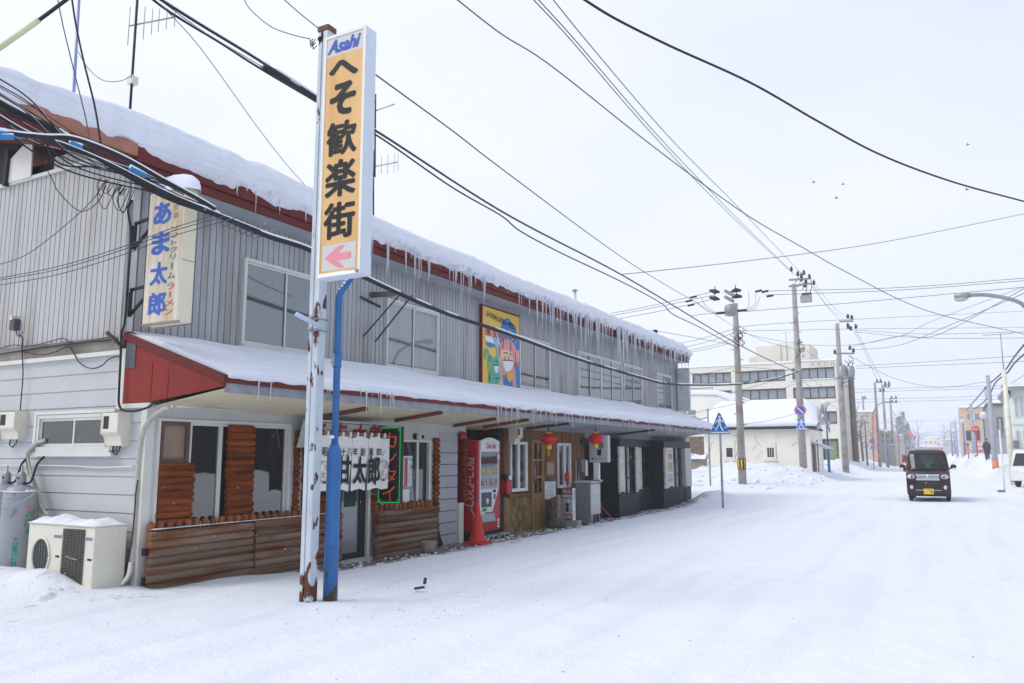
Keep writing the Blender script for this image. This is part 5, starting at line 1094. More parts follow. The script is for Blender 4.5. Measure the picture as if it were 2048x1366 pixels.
US = MB(); q = [PX(1134, 945, -8.05), PX(1137, 966, -8.05)]; US.lathe((q[0].x, q[0].y, q[1].z), [(.01, 0), (.05, .05), (.06, .2), (.02, .28)], 10); US.tube([(q[0].x, q[0].y, q[1].z + .02), (q[0].x, q[0].y + .02, q[1].z - .3)], .012, 6, m=1); tag(US.build('umbrella', [M_['signred'], M_['cable']], loc=q[1]), 'closed red umbrella leaning by the right timber shop window', 'umbrella')
SH = thing('snow_shovel', 'red handled snow shovel leaning behind the grey cabinet', 'shovel', (-7.65, 18.9, -.1)); mb = MB(); mb.tube([(-7.95, 18.75, .45), (-7.55, 18.95, -.05)], .016, 8); mb.build('handle', M_['signred'], SH); mb = MB(); mb.box((-7.62, 18.83, -.11), (-7.4, 19.1, -.08)); mb.build('blade', M_['black'], SH)
BR = thing('plant_pot', 'grey concrete pot standing at the end of the right log wainscot', 'pot', PZ(857, 1106, -.08)); mb = MB(); mb.lathe((0, 0, 0), [(.10, 0), (.125, .04), (.13, .16), (.125, .19), (.11, .19), (.1, .15)], 18); mb.build('body', mat('rough_concrete', '#8d8a83', .9, 0, .2, 12, bump=.4), BR, world=False)
DP = MB(); DP.tube([PX(880, 1090, -8.15), PX(876, 1075, -8.15), PX(873, 1040, -8.2)], [.06, .05, .02], 10); tag(DP.build('boot', M_['black'], loc=PX(880, 1092, -8.15)), 'black boot shaped rubber thing by the grey siding', 'boot')
# debris on the snow
for i, (x, y, lab) in enumerate(((838, 1178, 'dark broken stick lying on the snow left of the road'), (849, 1168, 'small upright brown chip stuck in the snow beside a dark stick'))):
    p = PZ(x, y, .03); mb = MB(); mb.beam(p + V((-.06, 0, 0)) if i == 0 else p, p + (V((.05, .03, .02)) if i == 0 else V((.012, 0, .07))), .03, .025); tag(mb.build('wood_chip', mat('wet_bark', '#4a382c', .8, 0, .3, 20), loc=p), lab, 'wood chip')
# poster on the upper wall
PO = thing('poster_board', 'tall yellow painted board with a pink haired cook and green cat on the upper wall', 'sign', (XU, 15.5, 2.95)); PX0 = XU + .05; ya, yb, za, zb = 14.64, 16.32, 2.94, 4.74
mb = MB(); mb.box((XU + .001, ya, za), (PX0, yb, zb)); pb = mb.build('board', mat('board_yellow', '#e6bf55', .6, 0, .06, 2), PO)
mb = MB(); mb.box((XU + .002, ya - .04, za - .02), (PX0 + .015, ya, zb + .03)); mb.box((XU + .002, ya, zb), (PX0 + .015, yb, zb + .03)); mb.box((XU + .002, ya, za - .03), (PX0 + .015, yb, za)); mb.build('frame', M_['red'], pb)
def pp(u, v, d): return V((PX0 + d, ya + (yb - ya) * u, zb - (zb - za) * v))
def blob(mb, pts, d, smooth_=True):
    q = spline(pts + [pts[0]], 5)[:-1] if smooth_ else pts; mb.add([pp(u, v, d) for u, v in q], [list(range(len(q)))])
cb = {n_: mat('board_' + n_, c, .6, 0, .03) for n_, c in dict(blue='#2f7fc0', pink='#e0979a', skin='#e3c3a0', green='#5cb391', white='#e8e8e6', gold='#dfae4c', red='#b03038', pale='#8fc3dd').items()}
def art(name, m, shapes, d):
    mb = MB()
    for s in shapes: blob(mb, s, d)
    mb.build(name, cb[m] if m in cb else M_['ink'], pb)
art('hat', 'blue', [[(.55, .10), (.70, .06), (.85, .14), (.97, .25), (.97, .45), (.5, .45), (.48, .25)]], .003)
art('robe', 'blue', [[(.62, .78), (.75, .82), (.88, .66), (.98, .6), (.985, .985), (.55, .985), (.55, .85)]], .004)
art('hair', 'pink', [[(.45, .42), (.6, .34), (.8, .35), (.93, .45), (.98, .6), (.9, .7), (.92, .97), (.82, .97), (.78, .6), (.6, .5), (.62, .72), (.54, .9), (.5, .7), (.4, .58)]], .006)
art('face', 'skin', [[(.48, .50), (.62, .47), (.80, .50), (.84, .60), (.78, .72), (.66, .77), (.54, .70), (.47, .60)], [(.45, .84), (.54, .86), (.58, .92), (.56, .985), (.44, .985), (.42, .92)]], .008)
art('grin', 'white', [[(.54, .62), (.80, .60), (.78, .70), (.68, .76), (.58, .71)], [(.05, .36), (.14, .33), (.25, .36), (.42, .36), (.4, .43), (.1, .42)], [(.29, .71), (.41, .70), (.40, .77), (.34, .79)]], .012)
art('scarf', 'gold', [[(.62, .78), (.78, .72), (.84, .78), (.74, .87), (.66, .84)]], .012)
art('cat', 'green', [[(.2, .58), (.24, .60), (.32, .61), (.36, .58), (.42, .66), (.42, .76), (.46, .84), (.42, .92), (.4, .985), (.17, .985), (.18, .84), (.23, .74), (.2, .66)], [(.10, .50), (.04, .56), (.05, .64), (.09, .64), (.10, .56), (.14, .58), (.14, .70), (.17, .88), (.2, .88), (.18, .66), (.17, .54)]], .010)
art('spoon', 'pale', [[(.28, .32), (.38, .31), (.41, .4), (.40, .46), (.46, .70), (.50, .86), (.46, .86), (.40, .62), (.35, .47), (.28, .42)]], .014)
art('cloud', 'blue', [[(.07, .45), (.2, .43), (.33, .45), (.2, .49)]], .014)
mb = MB(); 
for a, b in (((.53, .615), (.81, .595)), ((.55, .52), (.66, .51)), ((.72, .51), (.82, .53)), ((.45, .46), (.42, .58)), ((.55, .36), (.52, .47)), ((.74, .36), (.76, .47)), ((.88, .47), (.88, .7)), ((.28, .70), (.42, .69)), ((.27, .66), (.31, .65)), ((.35, .64), (.39, .65)), ((.56, .80), (.55, .985)), ((.33, .86), (.42, .85)), ((.97, .6), (.86, .66)), ((.2, .58), (.18, .66)), ((.6, .62), (.58, .56)), ((.7, .6), (.69, .55))):
    mb.beam(pp(*a, .017), pp(*b, .017), .016, .003, up=(1, 0, 0))
mb.build('outline', M_['ink'], pb)
mb = MB(); P0 = [(.14 + .073 * i, .085 + .0135 * i) for i in range(11)]
for ch, (u, v) in zip('いくちゃんのカレー屋さん'.replace('ー', 'ー'), [(.13 + .068 * i, .085 + .006 * i) for i in range(12)]): put(mb, ch, pp(u, v, .02), YA, ZA, .095, .13 if ch != 'ー' else .02, .03)
mb.build('lettering', M_['ink'], pb)
for m_, off, d in (('white', .075, .018), ('red', .03, .024)):
    mb = MB()
    for ch, u, v, s in (('魔', .14, .285, .2), ('女', .31, .30, .19), ('の', .44, .31, .13), ('ス', .53, .29, .19), ('プ', .68, .28, .19), ('ー', .79, .30, .1), ('ン', .91, .30, .16)): put(mb, ch, pp(u, v, d), YA, ZA, s * (1.12 if off > .05 else 1), (s * 1.25 if ch != 'ー' else .04) * (1.08 if off > .05 else 1), off)
    mb.build('title_lettering', cb[m_], pb)
# transverse signboard arm and stays on the upper wall
AR = thing('wall_bracket', 'rusty horizontal drum and two thin black stays on the upper wall beside the middle window', 'bracket', (XU, 11.0, 4.2))
mb = MB(); a, b = PX(766, 590, -8.65), PX(790, 586, -8.45); mb.tube([PY(742, 590, 10.9), PY(790, 587, 10.9)], .05, 14); mb.build('drum', mat('rusty_green_grey', '#6a6a60', .7, .1, .2, 10), AR)
mb = MB(); mb.beam((XU, 10.72, 3.55), (-8.2, 11.0, 4.33), .02, .02); mb.beam((XU, 11.05, 3.5), (-8.1, 11.15, 4.28), .02, .02); mb.beam((XU + .02, 10.6, 4.22), (XU + .02, 11.15, 4.14), .03, .03); mb.build('stay', M_['black'], AR)
# ================================================================ beyond the shops
def ground_of(p): return V((p.x, p.y, gz(p.x, p.y)))
beige = mat('beige_render', '#e4dfd2', .8, 0, .05, .4); creamw = mat('cream_render', '#ece8dd', .8, 0, .05, .5)
winf = mat('bronze_frame', '#37332f', .5, .2, .1); wing = mat('far_window', '#8d9598', .15, 0, .25, .35, spec=.6)
# ---- office block: faces the camera side (-Y)
OY = 80; OF = thing('office_building', 'beige three storey office block with bands of dark windows behind the white storehouse', 'building', (-16, OY, .8))
def opx(x, y): return PY(x, y, OY)
X0, X1 = opx(1373, 800).x, opx(1676, 800).x; ZT = opx(1500, 729).z
mb = MB(); mb.box((X0 + .3, OY + .35, -1), (X1 - .02, OY + 16, ZT - .15)); mb.build('wall', mat('beige_recess', '#d0c9b8', .8, 0, .05, .4), OF)
mb = MB(); band = []
def ob(xa, xb, ya, yb, d0=0., d1=.36):
    a = opx(xa, ya); b = opx(xb, yb); mb.box((a.x, OY + d0, a.z), (b.x, OY + d1, b.z))
zs = [ZT, 9.78, 8.5, 6.85, 5.2, 4.3, 1.0]
mb.box((X0, OY, 9.78), (X1, OY + .4, ZT)); mb.box((X0, OY, 7.95), (X1, OY + .4, 8.62)); mb.box((X0, OY, 5.6), (X1, OY + .4, 6.78)); mb.box((X0, OY, 3.05), (X1, OY + .4, 4.4)) ; mb.build('band', beige, OF)
mb = MB(); xs = [opx(1373, 800).x, opx(1386, 800).x, opx(1464, 800).x, opx(1482, 800).x, opx(1573, 800).x, opx(1587, 800).x, opx(1672, 800).x, X1]
for a, b in ((0, 1), (2, 3), (4, 5), (6, 7)):
    for z0, z1 in ((8.62, 9.78), (6.78, 7.95), (4.4, 5.6), (-1, 3.05)): mb.box((xs[a], OY + .001, z0), (xs[b], OY + .4, z1))
mb.build('pilaster', beige, OF)
for (a, b) in ((1, 2), (3, 4), (5, 6)):
    for z0, z1 in ((8.72, 9.72), (6.85, 7.88), (4.48, 5.52)):
        if z0 < 6 and a < 5: continue
        mb = MB(); x0_, x1_ = xs[a] + .05, xs[b] - .05
        n = 5
        for i in range(n + 1): x = x0_ + (x1_ - x0_) * i / n; mb.box((x - .04, OY + .22, z0), (x + .04, OY + .3, z1))
        for i in range(n): u0, u1 = x0_ + (x1_ - x0_) * i / n + .04, x0_ + (x1_ - x0_) * (i + 1) / n - .04; mb.box((u0, OY + .222, z0), (u1, OY + .298, z0 + .07)); mb.box((u0, OY + .222, z1 - .07), (u1, OY + .298, z1))
        f = mb.build('window', winf, OF); q = MB(); q.quad((x0_, OY + .28, z0), (x1_, OY + .28, z0), (x1_, OY + .28, z1), (x0_, OY + .28, z1)); q.build('pane', wing, f)
mb = MB(); mb.box((xs[5] + .3, OY + .33, .7), (xs[6], OY + .345, 2.98)); f = mb.build('entrance', winf, OF); q = MB(); q.box((xs[5] + 2.6, OY + .30, .75), (xs[5] + 3.6, OY + .32, 2.85)); q.box((xs[5] + 3.65, OY + .30, .75), (xs[6] - .1, OY + .32, 2.85)); q.build('pane', mat('green_glass', '#7f8f6a', .2, 0, .15, 1), f)
mb = MB(); rows = [[(x, OY - .1 + 1.2 * k, ZT - .01 + .28 * (k in (1, 2, 3)) + .08 * ns(x * .3, k)) for k in range(4)] for x in [X0 + (X1 - X0) * i / 30 for i in range(31)]]; mb.grid(rows, flip=True); mb.build('roof_snow', SNOW, OF)
mb = MB(); mb.box((xs[5] - .3, OY - .1, 8.63), (xs[6] + .1, OY + .22, 8.72)); mb.box((xs[1], OY - .1, 8.6), (xs[2], OY + .2, 8.68)); mb.build('sill_snow', SNOW, OF)
a = opx(1495, 694); b = opx(1581, 722); mb = MB(); mb.box((a.x, OY + 4, ZT - .5), (b.x + 1.2, OY + 10, a.z + .5)); mb.box((a.x - 1.2, OY + 6, ZT - .5), (a.x, OY + 10, a.z - .3)); mb.build('penthouse', mat('beige_tower', '#ded8c8', .8, 0, .05, .5), OF)
for x, y in ((1557, 655), (1546, 678)):
    t = opx(x, y); mb = MB(); mb.tube([(t.x, OY + 3.9, ZT), (t.x, OY + 3.9, t.z)], .03, 6); mb.beam((t.x - .5, OY + 3.9, t.z), (t.x + .5, OY + 3.9, t.z), .03, .03); mb.build('aerial', M_['steel'], OF)
mb = MB(); row_text(mb, '大北ビル', (opx(1618, 728).x, OY - .01, opx(1640, 728).z), XA, ZA, .62, .5, .02); mb.build('lettering', mat('faded_beige_letters', '#b3a78f', .8, 0, .05), OF)

# ---- white building between the shops and the office block
WH = thing('white_building', 'low white building with a snow covered parapet left of the office block', 'building', (-16, 62, .5)); Wy = 62
def wpx(x, y): return PY(x, y, Wy)
a, b = wpx(1330, 790), wpx(1462, 925); mb = MB(); prof = [wpx(1330, 789), wpx(1420, 789), wpx(1440, 792), wpx(1470, 804)]; prof = [V((p.x, Wy, p.z)) for p in prof]; mb.prism([V((prof[0].x, Wy, 0))] + prof + [V((prof[-1].x, Wy, 0))], (0, 9, 0)); wb = mb.build('wall', creamw, WH)
mb = MB(); rows = [[p + V((0, -.12, -.02)), p + V((0, -.18, .2)), p + V((0, .1, .34)), p + V((0, 2, .4)), p + V((0, 9, .4))] for p in [V(q) for q in spline([tuple(p) for p in prof], 6)]]; mb.grid(rows, flip=True); mb.build('roof_snow', SNOW, WH)
mb = MB(); c = wpx(1356, 820); d = wpx(1393, 841)
for i in range(2):
    for j in range(2): mb.box((c.x + (d.x - c.x) * (i / 2) + .05, Wy - .03, d.z + (c.z - d.z) * (j / 2) + .04), (c.x + (d.x - c.x) * ((i + 1) / 2) - .05, Wy - .01, d.z + (c.z - d.z) * ((j + 1) / 2) - .04))
mb.build('window', wing, WH)
mb = MB(); e = wpx(1362, 778); mb.box((e.x - .3, Wy + 1, e.z - .3), (e.x + .25, Wy + 1.5, e.z + .1)); tag(mb.build('roof_tank', mat('green_tank', '#2f9a68', .5), loc=e), 'small green tank on the flat roof of the white building', 'tank')
mb = MB(); p0, p1 = wpx(1372, 777), wpx(1420, 777)
for i in range(9): x = p0.x + (p1.x - p0.x) * i / 8; mb.box((x - .02, Wy + .6, p0.z - .8), (x + .02, Wy + .64, p0.z))
mb.box((p0.x - .1, Wy + .59, p0.z), (p1.x + .1, Wy + .65, p0.z + .05)); mb.build('railing', mat('brown_rail', '#6d5347', .7), WH)

# ---- storehouse
KY = 50; KU = thing('storehouse', 'old cream plaster storehouse with cracked wall and thick smooth roof snow', 'building', (-10.5, KY, .9))
def kpx(x, y, Y=KY): return PY(x, y, Y)
kx0, kx1 = kpx(1409, 900).x, kpx(1621, 900).x; kz = kpx(1500, 856).z
mb = MB(); mb.box((kx0, KY, -.5), (kx1, KY + 5.2, kz)); mb.prism([(kx1, KY, kz), (kx1, KY + 5.2, kz), (kx1, KY + 2.6, kz + 1.5)], (-.2, 0, 0)); kw = mb.build('wall', mat('stained_plaster', '#eee9dd', .85, 0, .05, .8, '#cfc6b2', .9, .6, .8, bump=.2), KU)
mb = MB(); mb.box((kx0 - .35, KY - .35, kz - .10), (kx1 + .45, KY + .1, kz + .08)); mb.box((kx1, KY - .3, kz - .12), (kx1 + .04, KY + 5.4, kz)); mb.build('eave', mat('dark_eave', '#454240', .8, 0, .15), KU)
mb = MB(); rows = []
for i in range(41):
    u = i / 40; x = kx0 - .45 + (kx1 + .95 - kx0) * u; e = min(1, (math.sin(math.pi * min(max(u, .006), .994)) * 2.2)) ** .3; row = []
    for k in range(15):
        t = k / 14
        if t < .25: a = t / .25 * math.pi / 1.5; y, z = KY - .45 - .12 * math.sin(a), kz + .06 + .28 * (1 - math.cos(a)) / 1.5
        else: s = (t - .25) / .75; y = KY - .5 + 3.3 * s; z = kz + .34 + 1.62 * min(1, s * 1.15) * .95 + .03 * ns(x * .6, s * 3)
        row.append((x, y, kz + (z - kz) * e))
    rows.append(row)
mb.grid(rows, flip=True)
back = [[r[-1] for r in rows], [V((r[-1][0], KY + 6, kz + .3)) for r in rows]]; mb.grid(back); ks = mb.build('roof_snow', SNOW, KU)
mb = MB(); mb.prism([(kx1 + .42, KY - .3, kz - .02), (kx1 + .42, KY + 2.6, kz + 1.55), (kx1 + .42, KY + 5.5, kz - .02), (kx1 + .42, KY + 5.3, kz - .2), (kx1 + .42, KY + 2.6, kz + 1.2), (kx1 + .42, KY - .1, kz - .2)], (.06, 0, 0)); mb.build('bargeboard', mat('grey_boards', '#9b948a', .8, 0, .15, 4), KU)
for x in (1459.5, 1541.5):
    c = kpx(x, 905); mb = MB(); mb.box((c.x - .3, KY - .06, c.z - .42), (c.x + .3, KY - .001, c.z + .42)); f = mb.build('window', creamw, KU); q = MB(); q.box((c.x - .19, KY - .07, c.z - .28), (c.x + .19, KY - .061, c.z + .28)); q.build('pane', mat('dark_brown_pane', '#3a2f2c', .6, 0, .2), f)
    q = MB(); q.box((c.x - .36, KY - .1, c.z - .50), (c.x + .36, KY - .002, c.z - .43)); q.build('sill', creamw, f)
    if x > 1500:
        q = MB(); 
        for k in (-.06, .07): q.box((c.x + k - .012, KY - .075, c.z - .28), (c.x + k + .012, KY - .0701, c.z + .28))
        q.build('bars', creamw, f)
mb = MB()
for a, b in (((1415, 940), (1423, 885)), ((1509, 872), (1516, 888)), ((1516, 888), (1523, 893)), ((1504, 902), (1512, 892)), ((1470, 893), (1472, 881)), ((1585, 892), (1592, 884)), ((1592, 884), (1598, 888)), ((1552, 884), (1553, 930)), ((1529, 925), (1534, 915)), ((1423, 887), (1428, 884)), ((1468, 925), (1474, 905))):
    mb.beam(kpx(*a) - V((0, .004, 0)), kpx(*b) - V((0, .004, 0)), .03, .006, up=(0, 1, 0))
mb.build('crack', mat('grey_crack', '#a39a86', .9), KU)
mb = MB(); mb.box((kx1 + .001, KY + .6, .3), (kx1 + .05, KY + 1.8, 2.2)); mb.box((kx1 + .3, KY + .4, .3), (kx1 + .36, KY + .5, 2.4)); mb.build('side_door', mat('brown_side_door', '#6b4a42', .8, 0, .2), KU)
mb = MB(); mb.beam((kx1, KY + .5, 2.3), (kx1 + .9, KY + 1.2, 1.9), .9, .05); mb.build('porch_roof', SNOW, KU)
# fence and bushes left of the storehouse
FN = thing('wooden_fence', 'low brown wooden fence half buried in snow left of the storehouse', 'fence', (-14, 45, .5)); mb = MB(); a = PY(1340, 905, 46); b = PY(1406, 905, 46)
for i in range(14): x = a.x + (b.x - a.x) * i / 13; mb.box((x - .07, 46, .4), (x + .07, 46.04, 2.6 + .05 * ns(i)))
mb.build('boards', mat('old_fence_wood', '#7a6a5c', .85, 0, .25, 5), FN); mb = MB(); mb.box((a.x, 45.5, .3), (b.x + .3, 45.7, 1.35)); mb.build('stone_base', mat('mossy_stone', '#8c8577', .9, 0, .2, 3), FN)
mb = MB(); rows = [[(x, 45.3 + .35 * k, 1.3 + (.35 + .2 * ns(x * 1.3)) * math.sin(math.pi * k / 3)) for k in range(4)] for x in [a.x + (b.x + .3 - a.x) * i / 24 for i in range(25)]]; mb.grid(rows, flip=True); mb.build('snow_top', SNOW, FN)

# ---- trees
def bare_tree(name, label, p, h_, spread, seed, m, twigs=5, group=None, snow=False):
    r = random.Random(seed); t = thing(name, label, 'tree', p, group); mb = MB(); tw = MB()
    mb.tube([(0, 0, 0), (.02 * h_ * r.uniform(-1, 1), 0, h_ * .35), (.03 * h_ * r.uniform(-1, 1), .02, h_ * .62), (.02, 0, h_ * .9)], [.035 * h_ ** .8, .028 * h_ ** .8, .016 * h_ ** .8, .006], 8)
    for i in range(16):
        z = h_ * (.25 + .65 * i / 16); a = r.uniform(0, 6.28); L = spread * (1 - .55 * i / 16) * r.uniform(.6, 1.1); e = V((math.cos(a) * L, math.sin(a) * L, z + h_ * .16 * r.uniform(.4, 1.3))); s = V((0, 0, z)); k = (s + e) / 2 + V((0, 0, -.03 * h_))
        tw.tube([s, k, e], [.012 * h_ ** .7, .008 * h_ ** .7, .004], 5)
        for j in range(twigs):
            q = s.lerp(e, r.uniform(.3, 1)); d = V((r.uniform(-1, 1), r.uniform(-1, 1), r.uniform(.2, 1.2))) * L * .45; tw.tube([q, q + d * .5 + V((0, 0, .02)), q + d], [.006, .005, .003], 4)
    mb.build('trunk', m, t, world=False); tw.build('crown', m, t, world=False); return t
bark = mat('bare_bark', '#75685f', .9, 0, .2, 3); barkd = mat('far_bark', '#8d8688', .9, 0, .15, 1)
def at(x, y, X):
    d = ray(x, y)
    if 1.9 < X < 3 and x < 1990: p = CAM + d * (3.75 / (d.x + .0226 * d.y))     # the right kerb drifts left with distance
    else: p = PX(x, y, X)
    return V((p.x, p.y, gz(p.x, p.y) - .05))
for i, (x, y, X, h_, sp, lab) in enumerate(((1716, 916, -9.5, 6.5, 2.2, 'small bare tree with upswept twigs beside the brown pole'), (1726, 915, -9.2, 5.6, 2.0, 'small bare tree left of the blue lamp post with the snowy globe'), (1708, 916, -10.5, 5, 2., 'snowy bare tree at the corner of the office block'), (1797, 908, -7.5, 9, 3.4, 'bare spreading tree in front of the dark conifers'), (1806, 907, -8.5, 8.5, 3.2, 'bare tree under the traffic signal arm'), (1838, 904, -7.2, 10, 4., 'reddish bare tree behind the van roof'), (1905, 905, 2.6, 7, 3, 'bare tree at the far end of the right pavement'), (1892, 905, 2.4, 8, 3.2, 'farthest bare tree above the van roof'))):
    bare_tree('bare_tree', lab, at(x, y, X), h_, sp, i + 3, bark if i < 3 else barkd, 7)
B1 = thing('bush', 'dark snow dusted bush by the wooden fence behind the black shopfront', 'bush', PY(1366, 925, 42)); mb = MB(); r6 = random.Random(5)
for i in range(260): q = V((r6.gauss(0, .35), r6.gauss(0, .3), abs(r6.gauss(.55, .45)))); d = V((r6.uniform(-1, 1), r6.uniform(-1, 1), r6.uniform(-1, 1))) * .07; mb.add([q, q + d, q + V((d.y, d.z, d.x))], [[0, 1, 2]])
mb.build('foliage', mat('dark_needles', '#2e3338', .9, 0, .3, 5), B1, world=False); mb = MB()
for i in range(14): mb.ball((r6.gauss(0, .3), r6.gauss(0, .25), .4 + abs(r6.gauss(.4, .3))), r6.uniform(.05, .12), 8, sq=(1.4, 1, .6))
mb.build('snow_clumps', SNOW, B1, world=False)
def conifer(label, p, h_, w_, seed, m):
    r = random.Random(seed); t = thing('conifer', label, 'tree', p, 'conifers down the street'); mb = MB(); mb.tube([(0, 0, 0), (0, 0, h_ * .97)], [.16, .02], 7); mb.build('trunk', barkd, t, world=False); mb = MB()
    for i in range(1500):
        z = r.random() ** .8; rad = w_ * (1 - z) ** .8 * (.35 + .65 * r.random() ** .6) * (1 + .35 * math.sin(z * 26 + seed)); a = r.uniform(0, 6.28); c = V((math.cos(a) * rad, math.sin(a) * rad, h_ * (.1 + .9 * z) - .18 * rad)); s = .2 + .16 * (1 - z)
        d = V((math.cos(a), math.sin(a), -.35)) * s; n_ = V((-math.sin(a), math.cos(a), r.uniform(-.3, .3))) * s * .5; mb.add([c, c + d + n_, c + d * 1.3, c + d - n_], [[0, 1, 2, 3]], 1 if r.random() < .12 else 0)
    mb.build('crown', [m, SNOW], t, world=False)
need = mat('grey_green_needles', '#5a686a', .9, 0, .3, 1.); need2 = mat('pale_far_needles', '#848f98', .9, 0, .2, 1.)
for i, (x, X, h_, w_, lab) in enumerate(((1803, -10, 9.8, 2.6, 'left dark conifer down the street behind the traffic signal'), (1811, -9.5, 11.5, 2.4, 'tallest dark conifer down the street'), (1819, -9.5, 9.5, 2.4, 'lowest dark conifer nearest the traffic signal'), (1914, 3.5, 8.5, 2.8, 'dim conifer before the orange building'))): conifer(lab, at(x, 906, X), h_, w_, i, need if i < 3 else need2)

# ---- poles
def pole(name, label, base, top_px, r0, r1, m, cat='utility pole', group='concrete utility poles', sink=.4):
    """a standing pole from base up to the height of top_px at that distance"""
    d = (base - CAM).dot(FWD); zt = PD(top_px[0], top_px[1], d).z; t = thing(name, label, cat, base, group)
    mb = MB(); mb.lathe((0, 0, -sink), [(r0, 0), (r0 + (r1 - r0) * .5, (zt - base.z) * .5 + sink), (r1, zt - base.z + sink)], 14); mb.build('shaft', m, t, world=False); return t, zt, d
def steps(t, zt, z0=2.4, n=10):
    mb = MB(); b = t.location
    for i in range(n): z = z0 + (zt - 1.2 - z0) * i / n; s = 1 if i % 2 else -1; mb.tube([(b.x, b.y, z), (b.x + s * .3, b.y - .05, z)], .015, 5); mb.ball((b.x + s * .2, b.y - .02, z + .03), .03, 6)
    mb.build('step', M_['steel'], t)
def insul_(mb, p, L=.22, r=.05): mb.lathe(p, [(r * .5, 0), (r, L * .3), (r * .5, L * .35), (r, L * .65), (r * .5, L * .7), (r * .3, L)], 8)
darki = mat('dark_insulator', '#23242a', .4); 
# p1: crossroads pole with dead-end insulators and a grey switch
b1 = PX(1485, 962, -8.5); p1, z1, d1 = pole('utility_pole', 'brown grey utility pole with black insulator clusters and a striped band at its foot', b1, (1465, 597), .19, .12, M_['pole'])
def q1(x, y): return PD(x, y, d1)
mb = MB()
for y in (590, 602): mb.beam(q1(1449, y - 9), q1(1468, y + 1), .12, .12)
mb.build('cross_arm', M_['concrete'], p1)
for (x, y, s) in ((1430, 583, -1), (1430, 597, -1), (1471, 580, 1), (1473, 592, 1)):
    mb = MB(); c = q1(x, y); mb.tube([c + V((-.22 * s, 0, -.06)), c, c + V((.25 * s, 0, .08 if s < 0 else -.05))], [.03, .12, .05], 8); mb.tube([c, c + V((0, 0, .25))], .02, 5); mb.build('insulator', darki, p1)
mb = MB(); c = q1(1462, 620); mb.lathe(c - V((0, .1, .3)), [(.12, 0), (.26, .05), (.28, .4), (.22, .5), (.1, .55)], 10); mb.build('switch_box', M_['steel'], p1)
for x, y in ((1441, 626), (1484, 621)): mb = MB(); c = q1(x, y); mb.tube([c + V((-.2, 0, 0)), c + V((.2, 0, 0))], .06, 8); mb.build('bushing', darki, p1)
mb = MB(); c = q1(1475, 664)
for i in range(26): a = c + V((rnd.uniform(-.15, .25), rnd.uniform(-.1, .1), rnd.uniform(-.5, .4))); mb.tube(spline([tuple(a), tuple(a + V((rnd.uniform(-.2, .25), .05, -.15))), tuple(a + V((.1, 0, rnd.uniform(-.4, .1))))], 3), .012, 4)
mb.build('cable_loops', M_['cable'], p1)
mb = MB(); zz = q1(1486, 928).z; mb.lathe((b1.x, b1.y, zz - .52 + .26), [(.196, 0), (.194, .5)], 20); sb_ = mb.build('striped_band', M_['black'], p1); mb = MB()
for k in range(16):
    if k % 2 == 0: a0, a1 = [2 * math.pi * (k + u) / 16 for u in (0, 1)]; mb.quad(*[V((b1.x + .1975 * math.cos(a), b1.y + .1975 * math.sin(a), zz - .24 + h_)) for a, h_ in ((a0, 0), (a1, 0), (a1, .45), (a0, .45))])
mb.build('yellow_stripes', mat('warning_yellow', '#e0b020', .5), sb_); steps(p1, z1)
mb = MB(); a = q1(1478, 742); mb.lathe(a - V((0, 0, .1)), [(.15, 0), (.155, .06)], 12); mb.build('strap', mat('brown_strap', '#a0764a', .6), p1)
# p2: tall pole with crossarms, transformer, traffic signs
b2 = PX(1608, 955, -7.5); p2, z2, d2 = pole('utility_pole', 'tall utility pole with crossarms, carrying the round no parking and crossing signs', b2, (1584, 556), .22, .13, M_['pole'])
def q2(x, y): return PD(x, y, d2)
mb = MB(); mb.beam(q2(1578, 560), q2(1622, 557), .1, .1); mb.beam(q2(1578, 573), q2(1622, 567), .1, .1); mb.build('cross_arm', M_['steel'], p2)
for x, y in ((1583, 543), (1596, 552), (1603, 556), (1608, 550), (1603, 562), (1612, 568), (1619, 558), (1628, 570), (1610, 575)): mb = MB(); insul_(mb, q2(x, y), .3, .1); mb.build('insulator', darki, p2)
mb = MB()
for x0_, y0_, x1_, y1_ in ((1595, 575, 1600, 556), (1605, 580, 1603, 558), (1590, 565, 1596, 552), (1612, 585, 1610, 560), (1620, 585, 1622, 560)): mb.tube([q2(x0_, y0_), q2((x0_ + x1_) / 2 + 3, (y0_ + y1_) / 2), q2(x1_, y1_)], .02, 5)
mb.build('jumper_wires', M_['cable'], p2)
mb = MB(); c = q2(1612, 598); mb.box(c + V((-.28, -.2, -.18)), c + V((.30, .2, .2))); mb.build('transformer', M_['concrete'], p2); mb = MB(); mb.box(c + V((-.2, -.15, .2)), c + V((.3, .15, .33))); mb.build('bushing', darki, p2)
mb = MB(); c = q2(1598, 688)
for i in range(16): a = c + V((rnd.uniform(-.1, .25), rnd.uniform(-.1, .1), rnd.uniform(-.7, .5))); mb.tube(spline([tuple(a), tuple(a + V((rnd.uniform(-.2, .25), .05, -.2))), tuple(a + V((.1, 0, rnd.uniform(-.4, .1))))], 3), .015, 4)
mb.build('cable_loops', M_['cable'], p2); steps(p2, z2, n=14)
def disc(mb, c, r, d, m=0, n=28):
    mb.lathe(c, [(r, 0), (r, .006)], n, m, ax=(0, -1, 0), sm=False)
